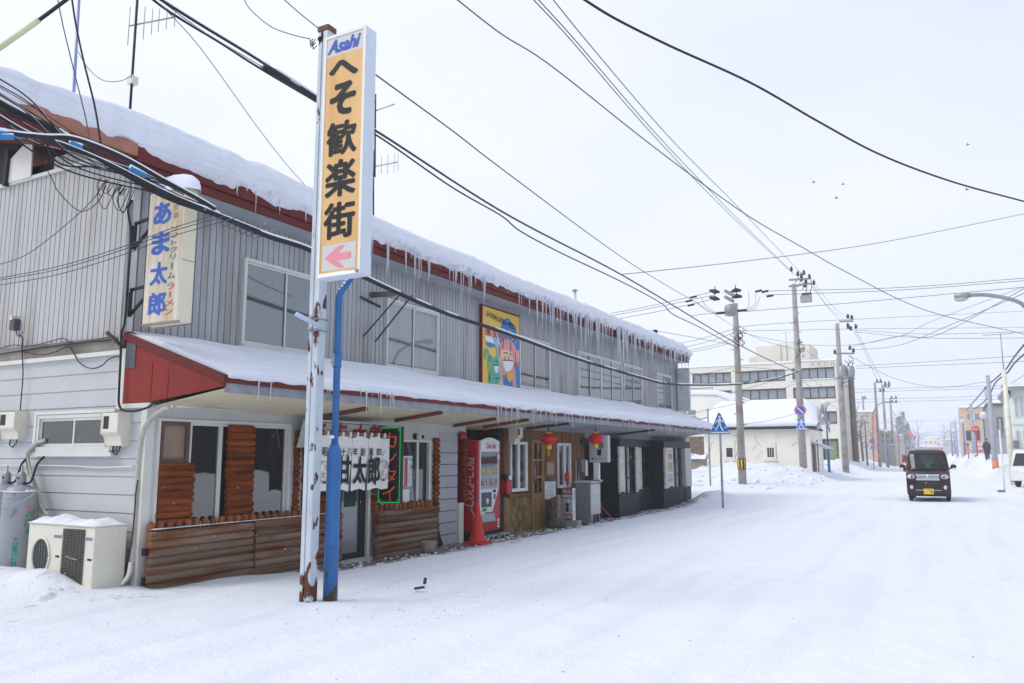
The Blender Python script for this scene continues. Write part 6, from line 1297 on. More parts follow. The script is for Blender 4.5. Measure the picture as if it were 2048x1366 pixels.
def walker(mb, c, s, m=0):
    """white walking figure with the zebra line of a crossing sign"""
    def Q(pts): 
        p = [c + V((x * s, 0, z * s)) for x, z in pts]; mb.add(p, [list(range(len(p)))], m)
    n = 12; Q([(.02 + .055 * math.cos(2 * math.pi * k / n), .34 + .06 * math.sin(2 * math.pi * k / n)) for k in range(n)])
    Q([(-.06, .26), (.07, .27), (.06, .02), (-.05, .0)]); Q([(-.05, .02), (.0, .02), (-.09, -.18), (-.16, -.3), (-.22, -.28), (-.14, -.16)]); Q([(-.01, .03), (.06, .02), (.09, -.12), (.2, -.27), (.14, -.31), (.03, -.15)])
    Q([(-.05, .26), (-.02, .22), (-.12, .1), (-.18, .04), (-.21, .07), (-.15, .14)]); Q([(.06, .26), (.04, .2), (.12, .12), (.19, .07), (.21, .11), (.15, .17)])
    Q([(-.42, -.35), (.42, -.35), (.42, -.41), (-.42, -.41)]); Q([(-.34, -.12), (-.22, -.14), (-.22, -.17), (-.34, -.15)]); Q([(.22, -.14), (.34, -.14), (.34, -.17), (.22, -.17)])
def tri_sign(label, c, w_, h_, par=None, group=None):
    t = thing('crossing_sign', label, 'traffic sign', c, group); mb = MB(); y = 0
    def T(k, yy): return [V((-w_ / 2 * k, yy, -h_ / 2 * k - (1 - k) * h_ * .0)), V((w_ / 2 * k, yy, -h_ / 2 * k)), V((.05 * w_, yy, h_ / 2 * k)), V((-.05 * w_, yy, h_ / 2 * k))]
    mb.prism(T(1, 0), (0, .01, 0)); pl = mb.build('plate', mat('sign_edge', '#7f9fd8', .4, 0, 0), t, world=False); mb = MB(); mb.add(T(.94, -.003), [[0, 1, 2, 3]]); mb.build('face', M_['signblue'], pl, world=False)
    mb = MB(); walker(mb, V((0, -.006, -.04 * h_)), h_ * 1.0); mb.build('symbol', M_['white'], pl, world=False); return t
def noparking(label, c, r, num=None, group=None):
    t = thing('round_sign', label, 'traffic sign', c, group); mb = MB(); mb.lathe((0, 0, 0), [(r, 0), (r, .008)], 28, ax=(0, -1, 0), sm=False); pl = mb.build('plate', mat('sign_rim', '#d8745e', .4, 0, 0), t, world=False)
    mb = MB(); mb.lathe((0, -.0085, 0), [(r * .74, 0), (r * .74, .003)], 28, ax=(0, -1, 0), sm=False); mb.build('face', M_['white'] if num else M_['signblue'], pl, world=False); mb = MB()
    if num: put(mb, num, (0, -.014, 0), XA, ZA, r * .9, r * .8, .03)
    else: mb.beam((-r * .5, -.014, r * .5), (r * .5, -.014, -r * .5), r * .16, .003, up=(0, 1, 0))
    mb.build('symbol', M_['signblue'] if num else M_['white'], pl, world=False); return t
dy = V((0, -.26, 0)); s2 = d2 / F_PX
noparking('round blue no parking sign strapped to the tall utility pole', q2(1602, 821) + dy, 11.5 * s2); tri_sign('blue crossing sign strapped to the tall utility pole below the round sign', q2(1604, 847) + dy, 24 * s2, 26 * s2)
# near crossing sign on its own post
cp = PZ(1446, 1013, .05); cp.z = gz(cp.x, cp.y); CS = thing('sign_post', 'thin grey steel post standing in the snow under the near blue crossing sign', 'post', cp); dd_ = (cp - CAM).dot(FWD); mb = MB(); zt = PD(1440, 832, dd_).z; mb.tube([(0, 0, -.2), (0, 0, zt - cp.z)], .032, 12); mb.build('shaft', M_['steel'], CS, world=False)
c = PD(1441, 846, dd_) + V((0, -.05, 0)); tri_sign('large blue crossing sign beside the canopy end, with a white walking figure', V((cp.x, cp.y - .045, c.z)), 36.5 * dd_ / F_PX * 1.13, 43 * dd_ / F_PX)
b = PZ(1421, 972, .12); LP = thing('street_lamp', 'slim dark post with a round lamp on a short arm behind the canopy end', 'street lamp', b); d_ = (b - CAM).dot(FWD); top = PD(1416, 816, d_); mb = MB(); mb.tube([(0, 0, -.3), (0, 0, top.z - b.z)], .04, 10); mb.build('shaft', M_['steel'], LP, world=False); arm = PD(1400, 838, d_).z - b.z
mb = MB(); mb.tube([(0, 0, arm + .1), (-.4, 0, arm)], .03, 8); mb.build('arm', M_['steel'], LP, world=False); mb = MB(); mb.ball((-.5, 0, arm), .11, 12); mb.build('lamp_head', mat('lamp_brown', '#8d8378', .5), LP, world=False)
# third pole group
b3 = PX(1692, 940, -7.0); p3, z3, d3 = pole('utility_pole', 'grey utility pole with two transformers in front of the brown lattice of cables', b3, (1683, 640), .24, .14, M_['pole'])
def q3(x, y): return PD(x, y, d3)
mb = MB(); mb.beam(q3(1679, 643), q3(1706, 642), .12, .12); mb.beam(q3(1669, 707), q3(1708, 707), .12, .12); mb.beam(q3(1670, 757), q3(1708, 757), .1, .1); mb.build('cross_arm', M_['steel'], p3)
for x, y in ((1696, 637), (1704, 639), (1697, 658), (1702, 661), (1712, 657), (1670, 708), (1707, 705), (1700, 700), (1696, 655)): mb = MB(); insul_(mb, q3(x, y), .35, .13); mb.build('insulator', darki, p3)
for x in (1685, 1701): mb = MB(); c = q3(x, 745); mb.lathe(c - V((0, .3, .35)), [(.3, 0), (.32, .05), (.32, .7), (.2, .8)], 14); mb.build('transformer', M_['steel'], p3)
mb = MB()
for i in range(14): a = q3(1690 + rnd.uniform(-8, 16), rnd.uniform(708, 770)); mb.tube(spline([tuple(a), tuple(a + V((rnd.uniform(-.4, .4), .05, -.3))), tuple(a + V((.2, 0, rnd.uniform(-.9, .1))))], 3), .02, 4)
mb.build('cable_loops', M_['cable'], p3)
b = PX(1712, 918, -8.8); pole('utility_pole', 'dark brown pole with a sleeve, standing behind the pole with two transformers', b, (1705, 742), .3, .26, mat('brown_pole', '#6f6259', .8, 0, .1))
def simple(x, y, tx, ty, X, lab, arms, m='pole'):
    b = at(x, y, X); t, z_, d_ = pole('utility_pole', lab, b, (tx, ty), .19, .12, M_[m]); mb = MB()
    for ax, bx_, yy in arms: mb.beam(PD(ax, yy, d_), PD(bx_, yy, d_), .12, .12)
    if arms:
        mb.build('cross_arm', M_['steel'], t)
        for ax, bx_, yy in arms:
            for u in (.2, .8): mb = MB(); insul_(mb, PD(ax + (bx_ - ax) * u, yy, d_), .4, .14); mb.build('insulator', darki, t)
    return t, d_
simple(1760, 925, 1752, 763, -7.2, 'brown utility pole with a yellow foot band left of the street signs', [(1752, 1764, 765)]); simple(1775, 922, 1767, 767, -7.0, 'utility pole with twin crossarms right of the yellow banded pole', [(1768, 1781, 769), (1768, 1780, 774), (1758, 1770, 783)])
simple(1788, 910, 1782, 795, -7.2, 'utility pole with a small transformer before the conifers', [(1780, 1795, 797), (1782, 1795, 805)]); simple(1733, 912, 1729, 797, -11, 'slender utility pole behind the blue lamp post with the snowy globe', [(1724, 1732, 797)])
t, d_ = simple(1992, 944, 1985, 748, 2.45, 'thick grey concrete pole on the right pavement with snowy cables', [], 'poleg'); mb = MB(); c = PD(1991, 930, d_); b_ = t.location; mb.lathe((b_.x, b_.y, c.z - .35), [(.199, 0), (.197, .7)], 14); mb.build('orange_band', mat('orange_band', '#d98a62', .5), t)
simple(1950, 912, 1933, 806, 2.6, 'second concrete pole on the right pavement before the orange building', [], 'poleg'); simple(1930, 908, 1914, 832, 2.6, 'third concrete pole down the right pavement', [], 'poleg'); simple(1915, 906, 1904, 842, 2.5, 'farthest concrete pole down the right pavement', [], 'poleg')
simple(1982, 912, 1972, 776, 4.6, 'slender pole behind the thick concrete pole on the right', [(1970, 1974, 778)], 'poleg')
# blue lamp posts with round globes
def globe_lamp(label, x, y, tx, ty, X, r_px, group='blue lamp posts with round globes'):
    b = at(x, y, X); d_ = (b - CAM).dot(FWD); z_ = PD(tx, ty, d_).z - b.z; r = r_px * d_ / F_PX; t = thing('globe_lamp', label, 'street lamp', b, group); mb = MB(); mb.tube([(0, 0, -.3), (0, 0, z_ * .45), (0, 0, z_ * .46), (0, 0, z_ - r)], [.085, .085, .055, .05], 10); mb.build('post', M_['blue'], t, world=False)
    mb = MB(); mb.ball((0, 0, z_), r, 18); mb.build('globe', mat('frosted_globe', '#cfd0d2', .3, 0, .04), t, world=False); mb = MB(); mb.ball((0, 0, z_ + r * .28), r * .92, 14, sq=(1, 1, .85)); mb.build('snow_cap', SNOW, t, world=False)
globe_lamp('blue lamp post with grey globe beside the storehouse gable', 1659, 949, 1653, 806, -7.2, 8); globe_lamp('blue lamp post with a snow capped globe before the beige building', 1734, 912, 1731, 838, -7.6, 4.5)
globe_lamp('blue lamp post with the largest snowy globe on the right pavement', 1975, 932, 1957, 831, 2.4, 7); globe_lamp('blue lamp post with a smaller globe left of the orange building window', 1931, 913, 1924, 843, 2.3, 4.2); globe_lamp('dim lamp post with the farthest globe on the right pavement', 1911, 906, 1907, 861, 2.2, 2.8); globe_lamp('lamp post with a small globe behind the twin crossarm pole', 1776, 924, 1769, 862, -6.8, 3)
# street signs stack
b = at(1747, 918, -6.9); d_ = (b - CAM).dot(FWD); SS = thing('sign_post', 'steel post holding three stacked traffic signs down the left pavement', 'post', b); mb = MB(); mb.tube([(0, 0, -.3), (0, 0, PD(1745, 864, d_).z - b.z)], .05, 8); mb.build('shaft', M_['steel'], SS, world=False); k = d_ / F_PX; o = V((0, -.07, 0)); hx = lambda y: V((b.x, b.y - .07, PD(1746, y, d_).z))
noparking('white round speed limit sign, top of the three stacked signs', hx(869), 4.2 * k, '40'); noparking('round blue no parking sign in the middle of the three stacked signs', hx(881.5), 5 * k); tri_sign('blue crossing sign at the bottom of the three stacked signs', hx(893), 11 * k, 10 * k)
b = at(1787, 910, -6.6); d_ = (b - CAM).dot(FWD); t = thing('round_sign', 'small solid blue round sign on a post before the conifers', 'traffic sign', b); mb = MB(); z_ = PD(1785, 889.5, d_).z - b.z; mb.tube([(0, .06, -.2), (0, .06, z_)], .05, 8); mb.build('post', M_['steel'], t, world=False); mb = MB(); mb.lathe((0, 0, z_), [(3.7 * d_ / F_PX, 0), (3.7 * d_ / F_PX, .02)], 20, ax=(0, -1, 0)); pl = mb.build('plate', M_['signblue'], t, world=False); mb = MB(); mb.box((-.2, -.025, z_ - .04), (.2, -.0205, z_ + .04)); mb.build('symbol', M_['white'], pl, world=False)
# street light with a long arm, left pavement
b = at(1752, 915, -7.4); d_ = (b - CAM).dot(FWD); t = thing('street_lamp', 'grey street light with a curved arm beside the yellow banded pole', 'street lamp', b); mb = MB(); g = [PD(1748, 915, d_), PD(1746, 840, d_), PD(1748, 822, d_), PD(1756, 810, d_), PD(1772, 804, d_)]; mb.tube(spline([tuple(q - b) for q in g], 5), .06, 8); mb.build('mast', M_['steel'], t, world=False); mb = MB(); q = g[-1] - b; mb.box(q + V((-.1, -.12, -.1)), q + V((.7, .12, .05))); mb.build('lamp_head', M_['steel'], t, world=False)
# traffic signal
b = at(1823, 905, -6.2); d_ = (b - CAM).dot(FWD); t = thing('traffic_signal', 'vertical traffic signal showing red down the street, on a thin arm', 'traffic signal', b); mb = MB(); q0, qa, qb = PD(1798, 905, d_), PD(1796, 862, d_), PD(1822, 866, d_); mb.tube([q0, PD(1798, 864, d_)], .09, 8); mb.tube([PD(1798, 867, d_), PD(1822, 867, d_)], .06, 6); mb.build('pole', M_['steel'], t); mb = MB(); c = PD(1821.5, 869, d_); s = d_ / F_PX; mb.box(c + V((-2.6 * s, -.15, -6 * s)), c + V((2.6 * s, .15, 4.5 * s))); h = mb.build('housing', M_['steel'], t); mb = MB(); mb.box(c + V((-2.6 * s, -.17, .4 * s)), c + V((2.6 * s, -.151, 5 * s))); mb.build('red_light', emis('red_light', '#f0483c', .8), h)
b = at(1829, 905, -5.9); d_ = (b - CAM).dot(FWD); s = d_ / F_PX; t = thing('stop_sign', 'red inverted triangular stop sign right of the traffic signal', 'traffic sign', b); c = PD(1829, 876, d_) - b; mb = MB(); mb.prism([c + V((-4.2 * s, 0, 3.4 * s)), c + V((4.2 * s, 0, 3.4 * s)), c + V((0, 0, -3.8 * s))], (0, .04, 0)); pl = mb.build('plate', M_['signred'], t, world=False); mb = MB(); row_text(mb, '止まれ', c + V((-2.6 * s, -.01, 1.4 * s)), XA, ZA, 1.75 * s, 1.7 * s); mb.build('lettering', M_['white'], pl, world=False); mb = MB(); mb.tube([(0, .08, -.2), (0, .08, c.z)], .05, 6); mb.build('post', M_['steel'], t, world=False)
# red round sign on a red post, right; second smaller
for x, y, ty, r_, lab in ((1956, 922, 858, 7.0, 'red round hydrant sign on a red post on the right pavement'), (1937, 913, 889, 3.2, 'smaller red sign on a red post farther down the right pavement')):
    b = at(x, y, 2.5); d_ = (b - CAM).dot(FWD); s = d_ / F_PX; t = thing('hydrant_sign', lab, 'sign', b); z_ = PD(x, ty, d_).z - b.z; mb = MB(); mb.tube([(0, .06, -.2), (0, .06, z_)], .05, 8); mb.build('post', M_['signred'], t, world=False); mb = MB(); mb.lathe((0, 0, z_), [(r_ * s, 0), (r_ * s, .03)], 24, ax=(0, -1, 0)); pl = mb.build('plate', mat('hydrant_red', '#c84a4e', .5), t, world=False)
    if r_ > 5: mb = MB(); put(mb, '消火栓', (0, -.04, z_), XA, ZA, r_ * s * 1.3, r_ * s * .55, .01); mb.build('lettering', M_['white'], pl, world=False); mb = MB(); mb.box((-.2, -.1, .05), (.2, .2, .25)); mb.build('valve', M_['signred'], t, world=False)
# back of a triangular sign on a white post
b = PZ(2010, 985, 0); b.z = gz(b.x, b.y); d_ = (b - CAM).dot(FWD); s = d_ / F_PX; t = thing('triangular_sign', 'grey back of a triangular sign on a white post at the right edge', 'traffic sign', b); z_ = PD(2003, 868, d_).z - b.z; mb = MB(); mb.tube([(0, 0, -.2), (0, 0, z_ + 9 * s)], .035, 10); mb.build('post', M_['white'], t, world=False); mb = MB(); mb.prism([(-11 * s, .05, z_ - 7 * s), (11 * s, .05, z_ - 7 * s), (1.5 * s, .05, z_ + 12 * s), (-1.5 * s, .05, z_ + 12 * s)], (0, .02, 0)); mb.build('plate', M_['steel'], t, world=False)
mb = MB(); mb.box((-.25, -.1, .02), (-.02, .1, .08)); mb.build('foot_clamp', M_['cable'], t, world=False)
# street light arm entering on the right
b = PY(2075, 950, 26); b.z = 0; t = thing('street_lamp', 'grey cobra head street light arching in from the right edge', 'street lamp', b); g = [PY(2090, 700, 26), PY(2068, 640, 26), PY(2045, 609, 26), PY(2015, 597, 26), PY(1975, 590, 26), PY(1940, 590, 26)]; mb = MB(); mb.tube([tuple(b), (g[0].x, 26, g[0].z - 2)] + spline([tuple(q) for q in g], 6), .055, 10); mb.build('mast', M_['steel'], t)
mb = MB(); a = PY(1944, 590, 26); e = PY(1908, 594, 26); mb.tube([a, a.lerp(e, .35), a.lerp(e, .8), e], [.05, .10, .11, .05], 12); h = mb.build('lamp_head', M_['steel'], t); mb = MB(); mb.ball(a.lerp(e, .62) - V((0, 0, .07)), .12, 12, sq=(1.5, .8, .8)); mb.build('lens', mat('lamp_lens', '#c9c4b4', .2), h)

# ---- right hand buildings
def bpx(x, y, Y): return PY(x, y, Y)
Y_ = 114; a = bpx(1917, 815, Y_); c = bpx(1976, 905, Y_); OB = thing('orange_building', 'orange brown two storey shop with white signboard on the right side', 'building', (a.x, Y_, 0)); mb = MB(); mb.box((a.x, Y_, -.5), (c.x, Y_ + 14, a.z)); mb.build('wall', mat('orange_render', '#d8bb9c', .8, 0, .06, .4), OB)
s = pxm((bpx(1945, 860, Y_) - CAM).dot(FWD)); mb = MB(); q = bpx(1948, 833, Y_); mb.box((q.x - 12 * s, Y_ - .05, q.z - 6 * s), (q.x + 12 * s, Y_ - .02, q.z + 5 * s)); f = mb.build('window', wing, OB); mb = MB(); mb.box((q.x - .06, Y_ - .08, q.z - 6 * s), (q.x + .06, Y_ - .051, q.z + 5 * s)); mb.build('frame', M_['white'], f)
mb = MB(); q = bpx(1945, 872, Y_); mb.box((q.x - 11 * s, Y_ - .05, q.z - 9 * s), (q.x + 13 * s, Y_ - .02, q.z + 11 * s)); mb.build('shop_window', mat('dark_shop_glass', '#4a4650', .3, 0, .4, 1), OB)
mb = MB(); q = bpx(1958, 893, Y_); mb.box((q.x - 16 * s, Y_ - .4, q.z - 6 * s), (q.x + 14 * s, Y_ - .2, q.z + 6 * s)); sg = mb.build('signboard', mat('pale_signboard', '#d6dcdc', .5), OB); mb = MB(); row_text(mb, '島さんの店', (q.x - 14 * s, Y_ - .42, q.z), XA, ZA, 5 * s, 5 * s, .02); mb.build('lettering', M_['ink'], sg)
mb = MB(); q = bpx(1962, 906, Y_); mb.box((q.x - 4 * s, Y_ - .5, q.z - 4 * s), (q.x + 8 * s, Y_ - .42, q.z + 5 * s)); mb.build('red_banner', mat('red_banner', '#d2655e', .6, 0, .5, 3), OB)
mb = MB(); rows = [[(x, Y_ - .15 + 2 * k, a.z - .02 + .3 * (k > 0) + .08 * ns(x, k)) for k in range(4)] for x in [a.x + (c.x - a.x) * i / 12 for i in range(13)]]; mb.grid(rows, flip=True); mb.build('roof_snow', SNOW, OB)
Y_ = 96; a = bpx(1974, 812, Y_); c = bpx(2040, 905, Y_); GB = thing('grey_building', 'grey flat roofed house between the orange shop and the green white house', 'building', (a.x, Y_, 0)); mb = MB(); mb.box((a.x, Y_, -.5), (c.x, Y_ + 10, a.z)); mb.build('wall', mat('grey_render', '#a09a9a', .8, 0, .06, .4), GB); mb = MB(); mb.box((a.x - .1, Y_ - .2, a.z), (c.x, Y_ + 10, a.z + .28)); mb.build('roof_edge', mat('dark_edge', '#565562', .7), GB)
mb = MB(); rows = [[(x, Y_ - .3 + 2 * k, a.z + .26 + .5 * (k > 0) + .12 * ns(x, k)) for k in range(4)] for x in [a.x + (c.x - a.x) * i / 12 for i in range(13)]]; mb.grid(rows, flip=True); mb.build('roof_snow', SNOW, GB)
s = pxm((a - CAM).dot(FWD)); q = bpx(2002, 853, Y_); mb = MB(); mb.box((q.x - 6 * s, Y_ - .1, q.z - 16 * s), (q.x + 3 * s, Y_ - .05, q.z + 18 * s)); f = mb.build('window', mat('dark_frame', '#3b3a48', .6), GB); mb = MB(); mb.box((q.x - 4 * s, Y_ - .12, q.z - 14 * s), (q.x + .5 * s, Y_ - .101, q.z + 15 * s)); mb.build('pane', mat('tan_pane', '#b0a59a', .3), f)
Y_ = 60; HS = thing('western_house', 'pale green white old western style house with overhanging eaves at the right edge', 'building', (4, Y_, 0)); a = bpx(2022, 800, Y_); zt = bpx(2022, 778, Y_).z; mb = MB(); mb.box((a.x, Y_, -.5), (a.x + 9, Y_ + 9, zt)); mb.build('wall', mat('pale_green_boards', '#e2e9df', .7, 0, .04, .6, None, stretch=(1, 1, 12)), HS)
mb = MB(); e0 = bpx(2010, 775, Y_ - .6); mb.prism([(e0.x, Y_ - .6, zt - .1), (e0.x, Y_ - .6, zt + .12), (a.x + 9, Y_ - .6, zt + .12), (a.x + 9, Y_ - .6, zt - .1)], (0, 10, 0)); mb.prism([(e0.x + .05, Y_ - .55, zt - .1), (a.x, Y_ - .05, zt - .55), (a.x, Y_ + 9, zt - .55), (e0.x + .05, Y_ + 9, zt - .1)], (.05, .02, 0)); rf = mb.build('roof', mat('grey_eave', '#9aa098', .7), HS)
mb = MB(); rows = [[(x, Y_ - .65 + 1.2 * k, zt + .1 + .3 * (k > 0) + .05 * ns(x, k)) for k in range(5)] for x in [e0.x - .05 + 10 * i / 12 for i in range(13)]]; mb.grid(rows, flip=True); mb.build('roof_snow', SNOW, rf)
s = pxm((a - CAM).dot(FWD))
for x, y, hh in ((2032, 815, 20), (2043, 813, 20), (2056, 812, 20), (2036, 873, 13), (2050, 873, 13)):
    q = bpx(x, y, Y_); mb = MB(); mb.box((q.x - 3.4 * s, Y_ - .06, q.z - hh * s), (q.x + 3.4 * s, Y_ - .001, q.z + hh * s)); f = mb.build('window', M_['white'], HS); mb = MB(); mb.box((q.x - 2.4 * s, Y_ - .07, q.z - (hh - 1.5) * s), (q.x + 2.4 * s, Y_ - .061, q.z + (hh - 1.5) * s)); mb.build('pane', mat('pale_pane', '#aebab6', .2), f)
mb = MB(); mb.box((a.x - .05, Y_ - .1, bpx(2030, 846, Y_).z - .08), (a.x + 9, Y_ + 9, bpx(2030, 846, Y_).z + .08)); mb.build('string_course', M_['white'], HS)
WP_ = thing('white_mast', 'tall white mast with thin aerial in front of the green white house', 'mast', at(2024, 925, 2.6)); b = WP_.location; d_ = (V(b) - CAM).dot(FWD); mb = MB(); mb.tube([(0, 0, -.3), (0, 0, PD(2005, 735, d_).z - b.z)], [.15, .1], 10); mb.build('shaft', mat('cream_mast', '#e6e3cf', .5), WP_, world=False); mb = MB(); mb.tube([(0, 0, PD(2005, 735, d_).z - b.z), (-.0, 0, PD(2000, 660, d_).z - b.z)], .025, 6); mb.beam((-.8, 0, PD(2000, 662, d_).z - b.z), (.6, 0, PD(2000, 662, d_).z - b.z), .03, .03); mb.build('aerial', M_['steel'], WP_, world=False)
# far left buildings
for (x0_, x1_, yt, yb, Y_, col, nm, lab) in ((1708, 1750, 824, 915, 118, '#cfc5b4', 'beige_building', 'plain beige building behind the slender pole, down the street'), (1752, 1790, 862, 915, 125, '#b9b4a6', 'grey_house', 'grey green house with snowy gable behind the poles, down the street'), (1786, 1805, 872, 912, 150, '#b5a99c', 'brown_house', 'small brown house left of the conifers'), (1848, 1875, 876, 903, 330, '#e0d6b8', 'cream_apartment_block', 'tiny cream apartment block at the far end of the street'), (1872, 1892, 868, 904, 360, '#d4d4d8', 'grey_tower_block', 'pale grey block right of the cream block at the street end'), (1836, 1866, 893, 906, 260, '#b9c6c8', 'low_shop', 'low pale shop just above the van roof at the far end'), (1886, 1912, 880, 905, 230, '#b8b4b4', 'grey_shop', 'dim grey shop at the far end of the right pavement')):
    a = bpx(x0_, yt, Y_); c = bpx(x1_, yb, Y_); t = thing(nm, lab, 'building', (a.x, Y_, 0)); mb = MB(); mb.box((a.x, Y_, -.5), (c.x, Y_ + 9, a.z)); mb.build('wall', mat('far_wall', col, .8, 0, .05, .3), t); mb = MB(); rows = [[(x, Y_ - .2 + 2.3 * k, a.z - .02 + .35 * (k > 0) + .1 * ns(x, k)) for k in range(5)] for x in [a.x - .2 + (c.x - a.x + .4) * i / 10 for i in range(11)]]; mb.grid(rows, flip=True); mb.build('roof_snow', SNOW, t)
    s = pxm((a - CAM).dot(FWD)); n = max(1, int((x1_ - x0_) / 9))
    for i in range(n):
        for j in range(1 if yb - yt < 30 else 2):
            q = bpx(x0_ + (x1_ - x0_) * (i + .5) / n, yt + 9 + j * 12, Y_); mb = MB(); mb.box((q.x - 2 * s, Y_ - .06, q.z - 2.2 * s), (q.x + 2 * s, Y_ - .01, q.z + 2.2 * s)); mb.build('window', wing, t)
mb = MB(); a = bpx(1742, 830, 117); mb.box((a.x, 116.5, 0), (a.x + .8, 117, a.z)); tag(mb.build('pink_signboard', mat('pink_board', '#d79a8c', .7), loc=(a.x, 117, 0)), 'tall narrow pink signboard behind the stacked traffic signs', 'sign')
# hills
mb = MB(); rows = []
for x in range(-60, 61):
    X = x * 22; hgt = 70 * (.55 + .45 * ns(x * .09, 3)) * smooth(60, 10, abs(x + 8)) + 6; rows.append([(X * .6, 900, -5), (X * .6, 950, hgt * .6), (X * .6, 1250, hgt * .65)])
mb.grid(rows); tag(mb.build('hills', mat('far_hills', '#8f9cb4', .9, 0, .1, .01)), kind='structure')
# house across the street, mirrored in the shop windows
AC = thing('house', 'plain brown house with snowy roof across the street, mirrored in the shop windows', 'building', (13, 14, 0)); mb = MB(); mb.box((11, 2, -.2), (20, 26, 5.4)); mb.build('wall', mat('brown_siding', '#3f3a37', .8, 0, .2, .5), AC); mb = MB(); mb.prism([(10.4, 1.5, 5.4), (15, 1.5, 6.9), (20.6, 1.5, 5.4)], (0, 25, 0)); mb.build('roof_snow', SNOW, AC)
h2 = copy_thing(AC, Matrix.Translation(V((13.4, 41.5, 0))), 'second plain brown house across the street, farther on, mirrored in the shop windows')
AC['group'] = h2['group'] = 'houses across the street'
# ================================================================ vehicles and people
def figure(name, label, p, joints, edges, rad, m, rz=0, cat='person'):
    """one continuous skinned body; joints: name -> point"""
    me = bpy.data.meshes.new(name); ks = list(joints); me.from_pydata([joints[k] for k in ks], [(ks.index(a), ks.index(b)) for a, b in edges], []); me.materials.append(m)
    o = bpy.data.objects.new(name, me); COL.objects.link(o); o.location = p; o.rotation_euler = (0, 0, rz); WM[o] = Matrix.Translation(V(p)) @ Matrix.Rotation(rz, 4, 'Z')
    sk = o.modifiers.new('skin', 'SKIN'); sk.use_smooth_shade = True
    lay = me.skin_vertices[0] if len(me.skin_vertices) else None
    if lay is None:
        bm_ = bmesh.new(); bm_.from_mesh(me); bm_.verts.layers.skin.verify(); bm_.to_mesh(me); bm_.free(); lay = me.skin_vertices[0]
    for i, k in enumerate(ks): r = rad[k]; lay.data[i].radius = r if isinstance(r, tuple) else (r, r); lay.data[i].use_root = (i == 0)
    ss = o.modifiers.new('sub', 'SUBSURF'); ss.levels = ss.render_levels = 2; return tag(o, label, cat)
ED = [('pelvis', 'waist'), ('waist', 'chest'), ('chest', 'neck'), ('neck', 'chin'), ('chin', 'head'), ('chest', 'sl'), ('sl', 'el'), ('el', 'wl'), ('wl', 'hl'), ('chest', 'sr'), ('sr', 'er'), ('er', 'wr'), ('wr', 'hr'), ('pelvis', 'tl'), ('tl', 'kl'), ('kl', 'al'), ('al', 'fl'), ('pelvis', 'tr'), ('tr', 'kr'), ('kr', 'ar'), ('ar', 'fr')]
RD = dict(pelvis=(.15, .11), waist=(.14, .10), chest=(.17, .11), neck=.055, chin=(.07, .08), head=(.085, .10), sl=.07, el=.05, wl=.038, hl=.04, sr=.07, er=.05, wr=.038, hr=.04, tl=.09, kl=.065, al=.045, fl=.045, tr=.09, kr=.065, ar=.045, fr=.045)
skinm = mat('face_skin', '#c79f86', .6, 0, .05); hairm = mat('dark_hair', '#221d1c', .7, 0, .1); coat = mat('dark_coat', '#3d3440', .8, 0, .15, 6)
b = at(1976, 926, 2.35); J = dict(pelvis=(0, 0, .80), waist=(0, 0, .95), chest=(0, -.02, 1.18), neck=(0, -.02, 1.32), chin=(0, -.04, 1.40), head=(0, -.03, 1.50), sl=(.17, 0, 1.24), el=(.22, .04, 1.0), wl=(.2, -.04, .80), hl=(.19, -.07, .73), sr=(-.17, 0, 1.24), er=(-.22, -.04, 1.0), wr=(-.2, -.14, .84), hr=(-.19, -.18, .78), tl=(.08, 0, .74), kl=(.09, -.12, .42), al=(.09, -.06, .08), fl=(.09, -.17, .03), tr=(-.08, 0, .74), kr=(-.09, .06, .42), ar=(-.09, .16, .1), fr=(-.09, .08, .03))
PE = figure('person', 'person in a dark coat and hood walking on the right pavement by the orange shop', b, J, ED, RD, coat)
mb = MB(); mb.ball((0, -.06, 1.46), .085, 12, sq=(.85, .75, 1.1)); mb.build('face', skinm, PE, world=False); mb = MB(); mb.ball((0, -.015, 1.49), .105, 12, sq=(.95, 1, 1)); mb.build('hair', hairm, PE, world=False)
mb = MB(); mb.lathe((0, 0, .5), [(.2, 0), (.19, .3), (.2, .5), (.21, .7), (.12, .8)], 16); mb.build('coat', coat, PE, world=False)

vp = PZ(1859, 1004, 0); vp.z = .0
VN = thing('parked_van' if 0 else 'kei_van', 'dark maroon boxy minivan with yellow number plate driving towards the viewer on the snow', 'van', vp)
VN.scale = (.865, 1, 1.06)
vpaint = mat('maroon_paint', '#2b1820', .22, .3, .05, 2, spec=.6); chrome = mat('chrome', '#d8dade', .15, .8, .02)
prof = [(.10, .22), (.02, .34), (0, .5), (.0, .66), (.02, .80), (.07, .87), (.16, .92), (.36, .98), (.70, 1.46), (.86, 1.57), (1.15, 1.62), (1.9, 1.645), (2.6, 1.63), (3.0, 1.57), (3.12, 1.42), (3.2, .98), (3.22, .5), (3.2, .22)]
def hw(z): return .735 if z < .9 else (.735 - (z - .9) * .17 if z < 1.5 else .633 - (z - 1.5) * .75)
us = [-1, -.93, -.8, -.45, 0, .45, .8, .93, 1]
def vpt(i, u):
    y, z = prof[i]; w_ = hw(z); fr = .16 if i < 9 else .0; return V((u * w_, y + fr * abs(u) ** 3 * (1 if i < 8 else .4), z - (.03 * abs(u) ** 4 if i > 8 and i < 14 else 0)))
mb = MB(); G = [[vpt(i, u) for u in us] for i in range(len(prof))]
for i in range(len(prof) - 1):
    for j in range(len(us) - 1):
        if i == 7 and 1 <= j <= 6: continue
        if i == 14 and 2 <= j <= 5: continue
        mb.add([G[i][j], G[i][j + 1], G[i + 1][j + 1], G[i + 1][j]], [[0, 1, 2, 3]], 0, True)
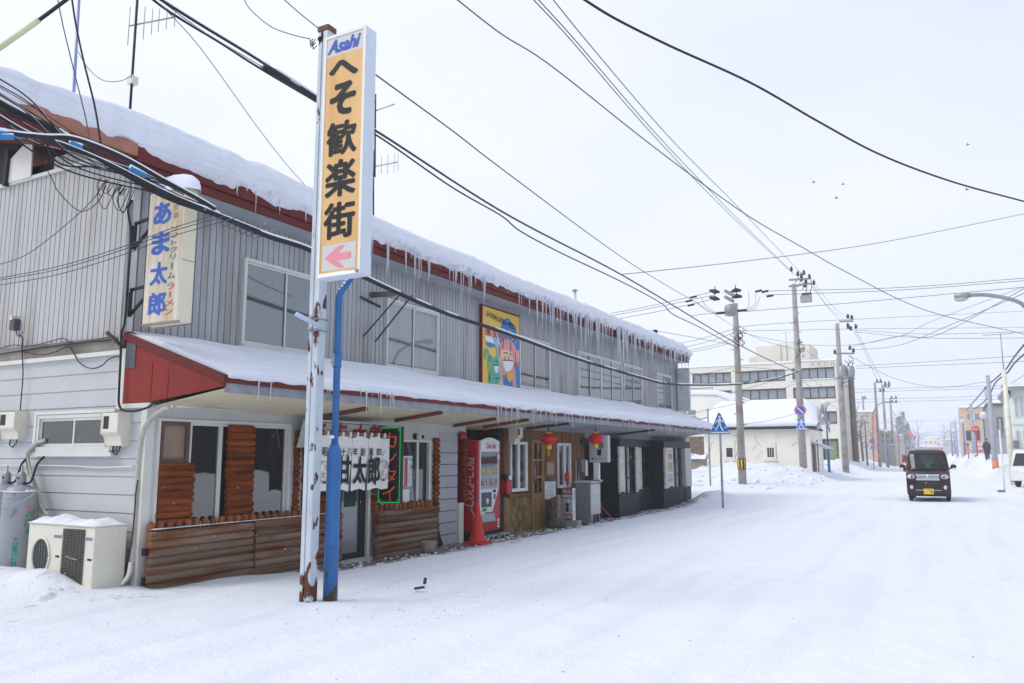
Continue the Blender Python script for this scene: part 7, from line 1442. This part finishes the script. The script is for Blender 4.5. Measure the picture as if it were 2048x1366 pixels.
for j, fl in ((0, 1), (len(us) - 1, 0)):
    P = [G[i][j] for i in range(len(prof))]; c = V((P[0].x * .98, 1.6, .8)); mb.add([c] + P, [[0, k + 1, (k + 1) % len(P) + 1][::(-1 if fl else 1)] for k in range(len(P))], 0, False)
body = mb.build('body', vpaint, VN, world=False)
mb = MB(); mb.grid([[vpt(7 + 0, u) * (1 - t) + vpt(8, u) * t + V((0, .012, 0)) for u in us[1:-1]] for t in (0, .5, 1)]); mb.build('windshield', glassy('windshield', '#6c827e', .03, .96, edge=.08), VN, world=False)
mb = MB(); mb.grid([[vpt(14, u) * (1 - t) + vpt(15, u) * t for u in us[2:-2]] for t in (0, 1)]); mb.build('rear_window', glassy('rear_glass', '#8a9894', .05, .9), VN, world=False)
mb = MB(); mb.box((-.6, 2.4, .4), (.6, 2.5, 1.0)); mb.box((-.62, .5, .85), (.62, .75, .97)); mb.box((-.6, 1.35, .5), (-.12, 1.5, 1.15)); mb.box((.12, 1.35, .5), (.6, 1.5, 1.15)); mb.build('seats', M_['black'], VN, world=False)
for s in (-1, 1):
    mb = MB(); w_ = .012; mb.prism([(s * (hw(1.0) + .004), .62, 1.0), (s * (hw(1.42) + .004), .92, 1.42), (s * (hw(1.42) + .004), 2.95, 1.42), (s * (hw(1.0) + .004), 2.98, 1.0)], (s * .004, 0, 0)); mb.build('side_window', mat('tinted_glass', '#23282b', .1, 0, .05), body, world=False)
    mb = MB(); c = V((s * .56, .055, .755)); mb.ball(c, .13, 14, sq=(1.15, .55, .55)); h = mb.build('headlight', mat('headlight_lens', '#c9ccd2', .1, .3, .2, 14), VN, world=False)
    mb = MB(); mb.ball(c + V((-.02 * s, -.055, 0)), .045, 10, sq=(1, .5, 1)); mb.build('bulb', mat('dark_bulb', '#55565c', .2, .5, .1), h, world=False)
    mb = MB(); mb.beam(c + V((-.14, -.0, .085)), c + V((.14, .03 * 1, .085)), .05, .03); mb.build('indicator', mat('amber_lens', '#b0553a', .3, 0, .1), h, world=False)
    mb = MB(); mb.lathe((s * .56, .06, .44), [(.06, 0), (.06, .05), (.04, .06)], 14, ax=(0, -1, 0)); mb.build('fog_lamp', mat('fog_lens', '#d5d6d8', .15, .2, .05), VN, world=False)
    mb = MB(); mb.ball((s * .88, .62, 1.06), .10, 12, sq=(1.05, .6, .75)); mb.beam((s * .68, .62, .98), (s * .82, .62, 1.03), .05, .05); mr_ = mb.build('side_mirror', vpaint, VN, world=False); mb = MB(); mb.box((s * .84, .555, .98), (s * .96, .57, 1.03)); mb.build('indicator', mat('pale_lens', '#d8cfae', .3), mr_, world=False)
    for y in (.62, 2.6):
        mb = MB(); mb.lathe((s * .71, y, .265), [(.18, -.0), (.265, .02), (.27, .06), (.27, .12), (.25, .15)], 22, ax=(-s, 0, 0)); wh = mb.build('wheel', M_['tyre'], VN, world=False); mb = MB(); mb.lathe((s * .715, y, .265), [(.17, 0), (.05, .02)], 18, ax=(s, 0, 0)); mb.build('rim', M_['steel'], wh, world=False)
mb = MB()
for z in (.70, .74, .78): mb.box((-.38, -.018, z), (.38, .0, z + .022))
mb.box((-.40, -.022, .655), (.40, -.002, .685)); mb.box((-.40, -.022, .81), (.40, -.001, .835)); gr = mb.build('grille', chrome, VN, world=False); mb = MB(); mb.lathe((0, -.022, .765), [(.045, 0), (.04, .012)], 16, ax=(0, -1, 0)); mb.build('badge', chrome, gr, world=False)
mb = MB(); mb.box((-.42, -.012, .36), (.42, -.002, .52)); mb.box((-.36, -.016, .43), (.36, -.012, .445), 0); bi = mb.build('bumper_intake', M_['black'], VN, world=False); mb = MB(); mb.box((-.42, -.02, .345), (.42, -.004, .36)); mb.build('chrome_strip', chrome, bi, world=False)
mb = MB(); mb.box((-.165, -.03, .235), (.165, -.012, .40)); pl = mb.build('number_plate', mat('plate_yellow', '#f0c81e', .4, 0, .02), VN, world=False); mb = MB(); put(mb, '・・87', (.045, -.034, .30), XA, ZA, .2, .085, .015); put(mb, '旭川 580', (0, -.034, .375), XA, ZA, .15, .03, .01); put(mb, 'あ', (-.13, -.034, .30), XA, ZA, .04, .04, .01); mb.build('lettering', M_['ink'], pl, world=False)
mb = MB(); mb.beam((-.5, .30, .995), (.05, .345, 1.0), .02, .015); mb.beam((.1, .30, .995), (.55, .345, 1.0), .02, .015); mb.build('wiper', M_['black'], VN, world=False)
mb = MB(); mb.box((-.66, .2, .16), (.66, 3.1, .3)); mb.build('underbody', M_['black'], VN, world=False)
for s, lab, sw in ((-1, 'person in dark clothes at the wheel side behind the van windshield', '#4a4448'), (1, 'person in a pale scarf riding beside the driver in the van', '#6a625f')):
    Js = dict(pelvis=(0, 0, .0), waist=(0, .02, .15), chest=(0, .02, .36), neck=(0, .0, .48), chin=(0, -.02, .54), head=(0, -.01, .63), sl=(.15, 0, .40), el=(.19, -.12, .2), wl=(.12, -.3, .22), hl=(.1, -.36, .24), sr=(-.15, 0, .40), er=(-.19, -.12, .2), wr=(-.12, -.3, .22), hr=(-.1, -.36, .24), tl=(.08, -.1, .02), kl=(.09, -.36, .06), al=(.09, -.42, -.2), fl=(.09, -.5, -.24), tr=(-.08, -.1, .02), kr=(-.09, -.36, .06), ar=(-.09, -.42, -.2), fr=(-.09, -.5, -.24))
    q = figure('person', lab, vp + V((s * .29, 1.2, .66)), Js, ED, {k: (tuple(x * .85 for x in v) if isinstance(v, tuple) else v * .85) for k, v in RD.items()}, mat('dark_clothes', sw, .8, 0, .1))
    mb = MB(); mb.ball((0, -.035, .60), .085, 12, sq=(.85, .85, 1.15)); mb.build('face', skinm, q, world=False); mb = MB(); mb.ball((0, .015, .645), .10, 12, sq=(.95, .95, .9)); mb.build('hair', hairm, q, world=False)
# vehicles farther off
def boxcar(name, label, cat, p, L, W_, H, paint, rz=0, cab=None, roofcol=None):
    t = thing(name, label, cat, p, rz=rz); mb = MB(); pr = [(0, .3), (0, .75 * H * .6), (.25, H * .55), (.75, H * .95), (1.0, H), (L - .3, H), (L, H * .9), (L, .3)]; mb.prism([(-W_ / 2, y, z) for y, z in pr], (W_, 0, 0)); bd = mb.build('body', paint, t, world=False, bevel=.06)
    mb = MB(); mb.prism([(-W_ * .44, .27, H * .57), (W_ * .44, .27, H * .57), (W_ * .40, .70, H * .9), (-W_ * .40, .70, H * .9)], (0, -.02, .012)); mb.build('windshield', mat('dark_car_glass', '#2b3036', .1, 0, .05), bd, world=False)
    for s in (-1, 1):
        mb = MB(); mb.prism([(s * (W_ / 2 + .002), .55, H * .58), (s * (W_ / 2 + .002), .9, H * .9), (s * (W_ / 2 + .002), L - .4, H * .9), (s * (W_ / 2 + .002), L - .35, H * .58)], (s * .008, 0, 0)); mb.build('side_window', mat('dark_car_glass', '#2b3036', .1, 0, .05), bd, world=False)
        mb = MB(); mb.box((s * W_ * .36 - .12, -.02, H * .38), (s * W_ * .36 + .12, .02, H * .48)); mb.build('headlight', M_['white'], t, world=False)
        for y in (.7, L - .7): mb = MB(); mb.lathe((s * W_ * .47, y, .3), [(.2, 0), (.3, .03), (.3, .15), (.26, .18)], 16, ax=(-s, 0, 0)); mb.build('wheel', M_['tyre'], t, world=False)
    return t
b = PX(2060, 938, 3.1); b.z = gz(b.x, b.y); boxcar('white_van', 'white van parked on the snow at the right edge, cut by the frame', 'van', V((b.x - .1, b.y, b.z)), 3.3, 1.5, 1.75, M_['white'], R(-18))
b = PX(1822, 930, -3.4); b.z = gz(b.x, b.y); boxcar('red_car', 'red car mostly hidden behind the left side of the maroon minivan', 'car', b, 3.4, 1.5, 1.6, mat('car_red', '#b0403c', .3))
b = PX(1876, 918, -1.9); b.z = gz(b.x, b.y); OT = thing('snow_plough_truck', 'orange truck with a beacon bar showing above the maroon minivan roof', 'truck', b); d_ = (b - CAM).dot(FWD); s = d_ / F_PX; zt = PD(1876, 893, d_).z - b.z
om = mat('truck_orange', '#e08a30', .45, 0, .1); mb = MB(); mb.box((-9 * s, 0, .5), (9 * s, 4, zt - 1.5 * s)); mb.build('cab', om, OT, world=False, bevel=.15); mb = MB(); mb.box((-11 * s, .4, zt - 5 * s), (11 * s, 1., zt - 2.2 * s)); mb.build('beacon_bar', mat('beacon_orange', '#c9551e', .4, 0, .3, 2), OT, world=False); mb = MB(); mb.box((-7 * s, -.04, zt * .55), (7 * s, -.005, zt * .75)); mb.build('windshield', M_['black'], OT, world=False)
for sg in (-1, 1): mb = MB(); mb.lathe((sg * 7.5 * s, 1., .45), [(.3, 0), (.45, .05), (.45, .3)], 16, ax=(-sg, 0, 0)); mb.build('wheel', M_['tyre'], OT, world=False)
b = at(2029, 905, 3.4); mb = MB(); d_ = (b - CAM).dot(FWD); s = d_ / F_PX; a_, c_ = PD(2020, 881, d_), PD(2039, 899, d_); mb.box((a_.x, b.y, c_.z - 1), (c_.x, b.y + 1.5, a_.z)); tag(mb.build('container', mat('dark_grey_container', '#77757c', .7, 0, .1), loc=b), 'dark grey box standing behind the white van at the right edge', 'container')
# birds
for i, (x, y) in enumerate(((1627, 365), (1686, 369), (1673, 397), (1935, 290), (1934, 380))):
    p = PD(x, y, 40); t = thing('bird', ('bird left of the three birds in the sky over the utility poles', 'uppermost right bird of the three over the utility poles', 'lowest of the three birds over the utility poles', 'upper of two birds in the sky at the right', 'lower of two birds by the thick cable at the right')[i], 'bird', p)
    mb = MB(); a = rnd.uniform(-.4, .4); mb.tube([(-.10, 0, 0), (0, 0, .01), (.07, 0, .02), (.1, 0, .02)], [.004, .025, .018, .004], 6); mb.add([V((-.03, 0, .01)), V((.03, 0, .01)), V((.01, .09, .09)), V((-.03, .18, .04)), V((.01, -.09, .09)), V((-.03, -.18, .04))], [[0, 1, 2, 3], [1, 0, 5, 4]]); o = mb.build('body', mat('bird_grey', '#55565e', .8), t, world=False); t.rotation_euler = (0, 0, a)

# ================================================================ overhead lines
def wire(label, pts, D0, D1, r=.010, m='cable', cat='overhead cable', snow=0, group='overhead lines', name='overhead_cable', loops=0, n=10):
    q = spline(pts, n); L = [0.]
    for a, b in zip(q, q[1:]): L.append(L[-1] + math.hypot(b[0] - a[0], b[1] - a[1]))
    P = [PD(x, y, 1 / ((1 - s / L[-1]) / D0 + (s / L[-1]) / D1)) for (x, y), s in zip(q, L)]
    mb = MB(); mb.tube(P, r, 7); o = tag(mb.build(name, M_[m] if isinstance(m, str) else m, loc=P[0]), label, cat, group)
    if snow:
        mb = MB(); run = []
        for i, p in enumerate(P):
            if noise.noise(V((p.x * 3, p.y * 3, p.z))) > snow - 1: run.append(p + V((0, 0, r * .75)))
            else:
                if len(run) > 1: mb.tube(run, r * .8, 6)
                run = []
        if len(run) > 1: mb.tube(run, r * .8, 6)
        if mb.v: mb.build('snow_strip', SNOW, o)
    return o, P
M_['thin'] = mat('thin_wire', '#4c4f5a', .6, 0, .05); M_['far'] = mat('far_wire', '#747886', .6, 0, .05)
# main bundle from the upper left, past the tall sign, to the poles
wire('upper main cable passing behind the tall yellow sign to the crossroads pole', [(300, -14), (402, 50), (512, 117), (632, 196), (752, 262), (1000, 421), (1240, 548), (1470, 685), (1600, 748)], 9.7, 45, .020, n=14, snow=.55)
wire('lower main cable sagging in waves below the upper main cable', [(288, -14), (345, 28), (439, 85), (512, 132), (632, 203), (752, 270), (900, 372), (1000, 430), (1040, 462), (1120, 505), (1240, 562), (1320, 605), (1345, 628), (1400, 655), (1475, 697)], 9.7, 36, .016, n=12, snow=.5)
wire('thin wire lying between the two main cables', [(306, -10), (400, 58), (512, 126), (630, 199)], 9.7, 13, .006, 'thin')
sl, P = wire('thick black splice sleeve on the main cables left of the tall sign', [(525, 132), (560, 152), (632, 198)], 11.4, 12.2, .055, name='splice_sleeve', cat='cable sleeve', snow=.3)
wire('thin wire ending at the top of the tall sign post', [(560, -8), (600, 27), (645, 63)], 8.6, 8.35, .006, 'thin'); wire('loose thin wire looping to the insulator beside the sign post top', [(485, -8), (500, 18), (540, 52), (580, 68), (620, 78)], 8.6, 8.35, .005, 'thin')
wire('thin wire running from the sign top across the sky to the crossroads pole', [(752, 150), (900, 258), (1000, 335), (1240, 512), (1400, 610), (1466, 652)], 8.5, 36.5, .009, 'thin')
wire('thin wire slanting down behind the sign to the roof', [(325, 12), (400, 95), (512, 250), (570, 325), (622, 384)], 9, 13, .005, 'thin')
wire('thick cable crossing the sky from top centre to the right edge', [(1160, -6), (1230, 37), (1340, 92), (1500, 165), (1640, 245), (1760, 309), (1900, 362), (2052, 404)], 9.7, 17, .017)
wire('thin wire from top centre sagging far to the right edge', [(905, -8), (1000, 66), (1100, 130), (1300, 288), (1480, 421), (1600, 492), (1700, 548), (1850, 620), (2052, 669)], 12, 30, .011, 'thin')
wire('first of three wires running to the tallest utility pole', [(1062, -6), (1140, 78), (1290, 252), (1440, 410), (1585, 546)], 13, 45, .010, 'thin'); wire('second of three wires running to the tallest utility pole', [(1072, -6), (1150, 80), (1300, 254), (1450, 412), (1592, 552)], 13, 45, .010, 'thin'); wire('third, rightmost wire running to the tallest utility pole', [(1102, -6), (1180, 90), (1330, 265), (1470, 408), (1604, 548)], 13.4, 45, .010, 'thin')
wire('thin cable tapped off the main cable rising to the right edge', [(1240, 549), (1300, 543), (1500, 521), (1750, 487), (2052, 427)], 22, 30, .010, 'thin')
for i, (a, b, c, lab) in enumerate((((1530, 582), (1800, 575), (2052, 556), 'upper line from the crossroads pole to the right edge'), ((1530, 590), (1800, 580), (2052, 561), 'second line from the crossroads pole to the right edge'), ((1490, 623), (1720, 604), (2052, 574), 'line from the grey switch to the right edge'))): wire(lab, [a, b, c], 36.5, 33, .012, 'thin')
for a, lab in ((((1220, 627), (1300, 612), (1428, 583)), 'upper left line reaching the black insulators'), (((1225, 631), (1310, 615), (1428, 590)), 'middle left line reaching the black insulators'), (((1240, 637), (1320, 622), (1428, 598)), 'lower left line reaching the black insulators')): wire(lab, list(a), 37, 36.4, .012, 'thin')
for i, (x, y) in enumerate(((1387, 594), (1378, 602), (1382, 610), (1517, 582), (1530, 583), (1540, 592))):
    mb = MB(); p = PD(x, y, 36.4); mb.tube([p - V((.15, 0, .02)), p + V((.15, 0, .02))], .05, 8); tag(mb.build('line_insulator', darki, loc=p), ('uppermost black sleeve on the lines left of the insulator cluster', 'middle black sleeve on the lines left of the insulator cluster', 'lowest black sleeve on the lines left of the insulator cluster', 'black sleeve on the line just right of the crossroads pole', 'second black sleeve right of the crossroads pole', 'lower black sleeve right of the crossroads pole')[i], 'insulator')
for a, lab in ((((1402, 594), (1412, 612), (1432, 625)), 'left loop of wire hanging to the grey switch'), (((1395, 604), (1410, 620), (1430, 626)), 'second left loop of wire hanging to the grey switch'), (((1497, 584), (1498, 610), (1490, 620)), 'first right loop of wire hanging to the grey switch'), (((1512, 584), (1510, 608), (1492, 621)), 'second right loop of wire hanging to the grey switch'), (((1520, 593), (1512, 614), (1494, 622)), 'third right loop of wire hanging to the grey switch')): wire(lab, list(a), 36.4, 36.4, .010, 'thin')
wire('wire from the grey switch left to the main cable', [(1382, 632), (1410, 628), (1440, 626)], 34, 36.4, .011, 'thin')
# along the shop front: snowy cable to the poles
wire('thick snowy cable slung along the shop front to the poles', [(-20, 195), (40, 228), (110, 262), (230, 335), (330, 392), (430, 428), (530, 470), (620, 500), (740, 560), (880, 622), (1000, 662), (1150, 716), (1300, 760), (1340, 768), (1400, 770), (1480, 768), (1560, 755), (1606, 738)], 7.1, 44, .034, n=14, snow=.75)
wire('second cable bundled with the snowy cable at the building corner', [(-20, 222), (60, 268), (130, 290), (220, 328), (330, 384), (420, 422), (520, 462)], 7.0, 9.0, .016, snow=.4)
wire('cable with blue sleeves crossing the upper gable', [(-20, 258), (30, 268), (90, 274), (150, 278), (240, 312), (330, 362), (400, 400), (430, 418)], 6.9, 8.4, .022, snow=.55)
for a, b, lab in (((-12, 264), (45, 272), 'blue sleeve on the cable at the left edge'), ((-14, 273), (26, 274), 'lower blue sleeve on the cable at the left edge'), ((140, 285), (163, 295), 'short blue sleeve on the gable cables'), ((260, 336), (292, 352), 'long blue sleeve on the cables by the projecting sign')): wire(lab, [a, ((a[0] + b[0]) / 2, (a[1] + b[1]) / 2), b], 6.9 + max(0, a[0]) / 230, 6.9 + max(0, b[0]) / 230, .026, mat('blue_sleeve', '#2b86c4', .5), 'cable sleeve', .5, 'blue cable sleeves', 'cable_sleeve')
r8 = random.Random(21)
for i in range(15):
    y0 = 150 + i * 6 + r8.uniform(-6, 6); e = (r8.uniform(230, 430), 0); e = (e[0], 330 + (e[0] - 230) * .42 + r8.uniform(-14, 10)); sag = r8.uniform(-6, 16)
    wire(f'thin wire number {i + 1} from the top in the tangle before the gable eave' if 0 else 'thin black wire in the tangle running down before the gable eave', [(-20, y0), (60, y0 + 48 + sag), (150, y0 + (e[1] - y0) * .55 + sag + 8), (e[0] * .8, y0 + (e[1] - y0) * .82 + sag), e], 7 + r8.uniform(-.2, .3), 8.6, r8.uniform(.004, .008), 'cable', snow=.35 if i % 3 == 0 else 0, group='tangle of thin wires before the gable')
for i in range(9):
    x = r8.uniform(200, 250); y = 360 + (x - 215) * .45; w_ = r8.uniform(8, 30)
    wire('small loose loop of wire hanging at the upper building corner', [(x, y), (x - w_ * .6, y + w_), (x - w_ * .1, y + w_ * r8.uniform(1.4, 2.6)), (x + w_ * .5, y + w_ * .9), (x + w_ * .8, y + 4)], 8.0, 8.2, .004, 'cable', group='loose wire loops at the upper corner')
wire('black cable looping down from the tangle across the upper gable', [(92, 285), (105, 315), (135, 332), (190, 334), (260, 345), (330, 375)], 8.6, 8.6, .010); wire('thin black wire drooping across the gable corrugation', [(68, 290), (105, 360), (118, 385), (160, 422), (195, 405), (212, 372)], 9.2, 9.2, .005)
wire('upper of three thin wires crossing the gable to the projecting sign', [(-10, 558), (120, 532), (250, 492), (340, 458), (430, 430)], 9.6, 8.6, .005, 'thin', n=6); wire('middle of three thin wires crossing the gable to the projecting sign', [(-10, 562), (120, 538), (250, 498), (340, 464), (450, 432)], 9.6, 8.6, .005, 'thin', n=6); wire('lower of three thin wires crossing the gable to the projecting sign', [(-10, 572), (120, 548), (250, 508), (340, 474), (470, 436)], 9.6, 8.6, .005, 'thin', n=6)
wire('thin wire rising across the gable to the corner conduit', [(-10, 532), (60, 505), (160, 425), (205, 375)], 9.6, 8.9, .005, 'thin')
for i in range(6): x = 440 + i * 12; wire('wisp of wire hanging under the snowy cable right of the projecting sign', [(x, 432 + i * 5), (x + 6, 452 + i * 5), (x + 20, 448 + i * 5), (x + 34, 446 + i * 6)], 8.9, 9, .004, 'thin', group='wisps of wire right of the projecting sign')
# drops at the upper left
wire('thick drop wire falling from the top left to the eave', [(143, -8), (152, 50), (168, 125), (190, 215), (203, 298)], 8.4, 8.1, .010); wire('thin drop wire falling from the top left to the eave', [(114, -8), (128, 60), (150, 150), (170, 230), (182, 290)], 8.4, 8.1, .006, 'thin')
gyw, P = wire('pale tubular guard on the guy wire at the upper left corner', [(-20, 109), (40, 67), (78, 40)], 6.5, 6.6, .024, mat('pale_guard', '#c9cba6', .5), 'guy wire', 0, None, 'guy_wire'); wire('dark upper end of the guy wire above its pale guard', [(74, 43), (100, 24), (140, -6)], 6.6, 6.7, .016, 'cable', 'guy wire', 0, None, 'guy_wire')
wire('loose thin lead looping between the two roof masts', [(156, 103), (175, 135), (205, 160), (240, 162), (262, 152)], 11, 11, .005, 'thin')
# lines around the far poles
far = [([(1700, 712), (1790, 757), (1880, 774), (1985, 762)], 62, 66, 'sagging cable from the transformer pole over the road'), ([(1700, 694), (1800, 672), (1880, 668), (2052, 575)], 60, 34, 'long rising cable over the street lamp arm'), ([(1705, 700), (1800, 690), (1900, 650), (2052, 585)], 60, 34, 'second rising cable over the street lamp arm'), ([(1712, 732), (1850, 724), (2052, 711)], 62, 50, 'upper level line crossing before the transformers'), ([(1712, 737), (1850, 731), (2052, 723)], 62, 50, 'lower level line crossing before the transformers'), ([(1700, 779), (1900, 774), (2052, 770)], 80, 70, 'faint level line crossing the road, upper'), ([(1700, 785), (1900, 779), (2052, 776)], 80, 70, 'faint level line crossing the road, second'), ([(1700, 799), (1880, 795), (2052, 789)], 90, 76, 'faint level line crossing the road, third'), ([(1700, 805), (1880, 801), (2052, 798)], 90, 76, 'faint level line crossing the road, lowest'), ([(1760, 845), (1860, 842), (1905, 842)], 110, 120, 'low faint line above the traffic signal'),
       ([(1708, 662), (1728, 700), (1756, 764)], 62, 80, 'line from the third pole down to the next poles'), ([(1712, 660), (1735, 705), (1766, 768)], 62, 82, 'second line from the third pole down to the next poles'), ([(1628, 572), (1655, 612), (1690, 640)], 46, 61, 'line from the tallest pole down to the third pole'), ([(1632, 570), (1665, 612), (1702, 640)], 46, 61, 'second line from the tallest pole to the third pole'), ([(1620, 566), (1650, 608), (1680, 641)], 46, 61, 'inner line from the tallest pole to the third pole'),
       ([(1470, 655), (1540, 648), (1680, 640), (2052, 622)], 36.5, 50, 'faint line from the crossroads pole past the tallest pole'), ([(1475, 662), (1600, 660), (1700, 658), (2052, 655)], 36.5, 50, 'faint level line right of the crossroads pole'), ([(1708, 660), (1850, 668), (2052, 664)], 61, 52, 'faint line leaving the third pole to the right'), ([(1710, 664), (1850, 676), (2052, 676)], 61, 52, 'second faint line leaving the third pole to the right'),
       ([(1478, 660), (1530, 682), (1595, 700)], 36.5, 45.5, 'cable pair strand between the crossroads and tallest poles'), ([(1480, 664), (1530, 676), (1595, 688)], 36.5, 45.5, 'second strand between the crossroads and tallest poles'), ([(1600, 690), (1700, 690), (1800, 672), (1870, 640), (2052, 572)], 45, 34, 'long faint strand from the tallest pole to the right edge'), ([(1604, 694), (1640, 720), (1690, 740)], 45, 61, 'strand from the tallest pole to the transformers'),
       ([(1602, 742), (1640, 770), (1690, 815)], 45, 61, 'stay strand in front of the office block'), ([(1604, 760), (1650, 800), (1688, 828)], 45, 61, 'lower stay strand in front of the office block'), ([(1688, 828), (1710, 843), (1735, 846), (1752, 838)], 61, 78, 'low sagging cable behind the blue lamp post'),
       ([(1480, 770), (1540, 752), (1590, 735)], 37, 45, 'upper strand over the office windows'), ([(1482, 780), (1545, 762), (1598, 742)], 37, 45, 'lower strand over the office windows'), ([(1360, 752), (1420, 745), (1480, 735), (1590, 742)], 33, 45, 'level strand over the left office windows'), ([(1358, 742), (1420, 752), (1465, 768)], 33, 37, 'dark strand by the end of the shop roof'), ([(1360, 832), (1500, 800), (1590, 768)], 32, 45, 'slanting strand across the storehouse roof'), ([(1480, 850), (1560, 836), (1680, 800)], 37, 61, 'low strand across the storehouse roof'),
       ([(1340, 690), (1400, 678), (1467, 658)], 37, 36.5, 'upper house line left of the crossroads pole'), ([(1368, 695), (1420, 682), (1467, 666)], 37, 36.5, 'second house line left of the crossroads pole'), ([(1376, 701), (1420, 692), (1467, 678)], 37, 36.5, 'third house line left of the crossroads pole'), ([(1378, 705), (1420, 697), (1467, 684)], 37, 36.5, 'lowest house line left of the crossroads pole'), ([(1300, 660), (1360, 670), (1467, 690)], 30, 36.5, 'line from the shop roof to the crossroads pole')]
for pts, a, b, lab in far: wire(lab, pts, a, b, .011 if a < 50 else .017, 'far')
wire('upper snowy cable on the right concrete poles', [(2056, 680), (2030, 712), (2012, 738), (1990, 758), (1975, 772), (1955, 795), (1935, 818), (1918, 838)], 40, 120, .05, 'thin', snow=.45); wire('lower snowy cable on the right concrete poles', [(2056, 702), (2030, 725), (2015, 745), (1992, 764), (1978, 792), (1960, 810), (1938, 822)], 40, 90, .05, 'thin', snow=.45)
wire('thin wire at the lower right of the street lamp', [(2010, 775), (2030, 762), (2052, 748)], 60, 60, .02, 'far')
# ================================================================ aerials on the roof
def aerial(label, x, ytop, ybot, D, boom, els, box=None, name='roof_aerial', mm='cable', mr=.018):
    p0, p1 = PD(x[1], ybot, D), PD(x[0], ytop, D); t = thing(name, label, 'aerial', p0); mb = MB(); mb.tube([p0 - V((0, 0, .6)), p1], mr, 8); mb.build('mast', M_[mm] if isinstance(mm, str) else mm, t)
    if boom:
        a, b = PD(*boom[0], D), PD(*boom[1], D); mb = MB(); mb.tube([a, b], .011, 6); bo = mb.build('boom', M_['steel'], t); mb = MB()
        for u, l in els: c = a.lerp(b, u); mb.tube([c - V((0, 0, l)), c + V((0, 0, l))], .006, 5)
        mb.build('elements', M_['steel'], bo)
    if box: mb = MB(); c = PD(*box, D); mb.box(c - V((.05, .05, .06)), c + V((.06, .05, .06))); mb.build('booster_box', M_['ivory'], t)
aerial('tall roof mast with a television aerial and a cream booster box', (275, 260), -6, 226, 11.5, ((258, 52), (350, 34)), ((.0, .30), (.33, .25), (.5, .2), (.65, .18), (.82, .16), (1, .15)), (265, 162))
aerial('thin bluish mast behind the roof snow at the upper left', (158, 150), -6, 178, 12, None, (), mm=mat('bluish_mast', '#8f98c4', .4, .2, .05), mr=.022)
aerial('television aerial on the roof just right of the tall sign', (747, 748), 300, 436, 17, ((745, 334), (796, 324)), ((.1, .18), (.35, .2), (.6, .22), (.85, .22), (1, .2)))
aerial('small aerial peeking out right of the sign above the larger one', (751, 751), 188, 300, 17, ((750, 222), (790, 208)), ((.1, .02), (.9, .02)))
p = PD(1150, 604, 26); CH = thing('chimney_pipe', 'thin steel flue with a flat cap behind the roof snow', 'chimney', p); mb = MB(); mb.tube([p - V((0, 0, .6)), p + V((0, 0, .36))], .05, 10); mb.build('flue', M_['alu'], CH); mb = MB(); mb.lathe(p + V((0, 0, .37)), [(.11, 0), (.03, .06)], 12); mb.build('cap', M_['steel'], CH)
p = PD(1311, 664, 29); mb = MB(); mb.box(p - V((.06, .06, .5)), p + V((.06, .06, .08))); tag(mb.build('roof_anchor', M_['cable'], loc=p), 'small dark roof anchor sticking out of the snow near the far end', 'anchor')
p0 = PD(1374, 762, 26.8); mb = MB(); a_ = PY(1357, 745, 27.6); c_ = PY(1364, 818, 27.6); mb.box((XU + .05, 28.7, c_.z), (XU + .5, 28.85, 4.7)); END = mb.build('side_sign', mat('worn_white_sign', '#c9cdd0', .5, 0, .15, 5), loc=(XU, 28.8, c_.z)); tag(END, 'narrow worn white sign on the far corner of the upper wall', 'sign')
# a few flakes in the air
mb = MB(); r9 = random.Random(3)
for i in range(170): D = r9.uniform(2.5, 9); mb.ball(PD(r9.uniform(0, 2048), r9.uniform(250, 1300), D), r9.uniform(.0018, .0035), 5)
tag(mb.build('falling_snow', SNOW), 'tiny snowflakes drifting in the air', 'snow', kind='stuff')
# ================================================================ cold hazy air
hz = bpy.data.materials.new('haze'); hz.use_nodes = True; n = hz.node_tree.nodes; n.clear()
o = n.new('ShaderNodeOutputMaterial'); pv = n.new('ShaderNodeVolumePrincipled'); pv.inputs['Color'].default_value = (.93, .95, 1, 1); pv.inputs['Density'].default_value = .0014; pv.inputs['Anisotropy'].default_value = .2
hz.node_tree.links.new(pv.outputs[0], o.inputs['Volume'])
mb = MB(); mb.box((-720, -70, -8), (720, 1300, 75)); tag(mb.build('haze', hz), kind='stuff')
SC.cycles.volume_bounces = 2; SC.cycles.volume_step_rate = 4
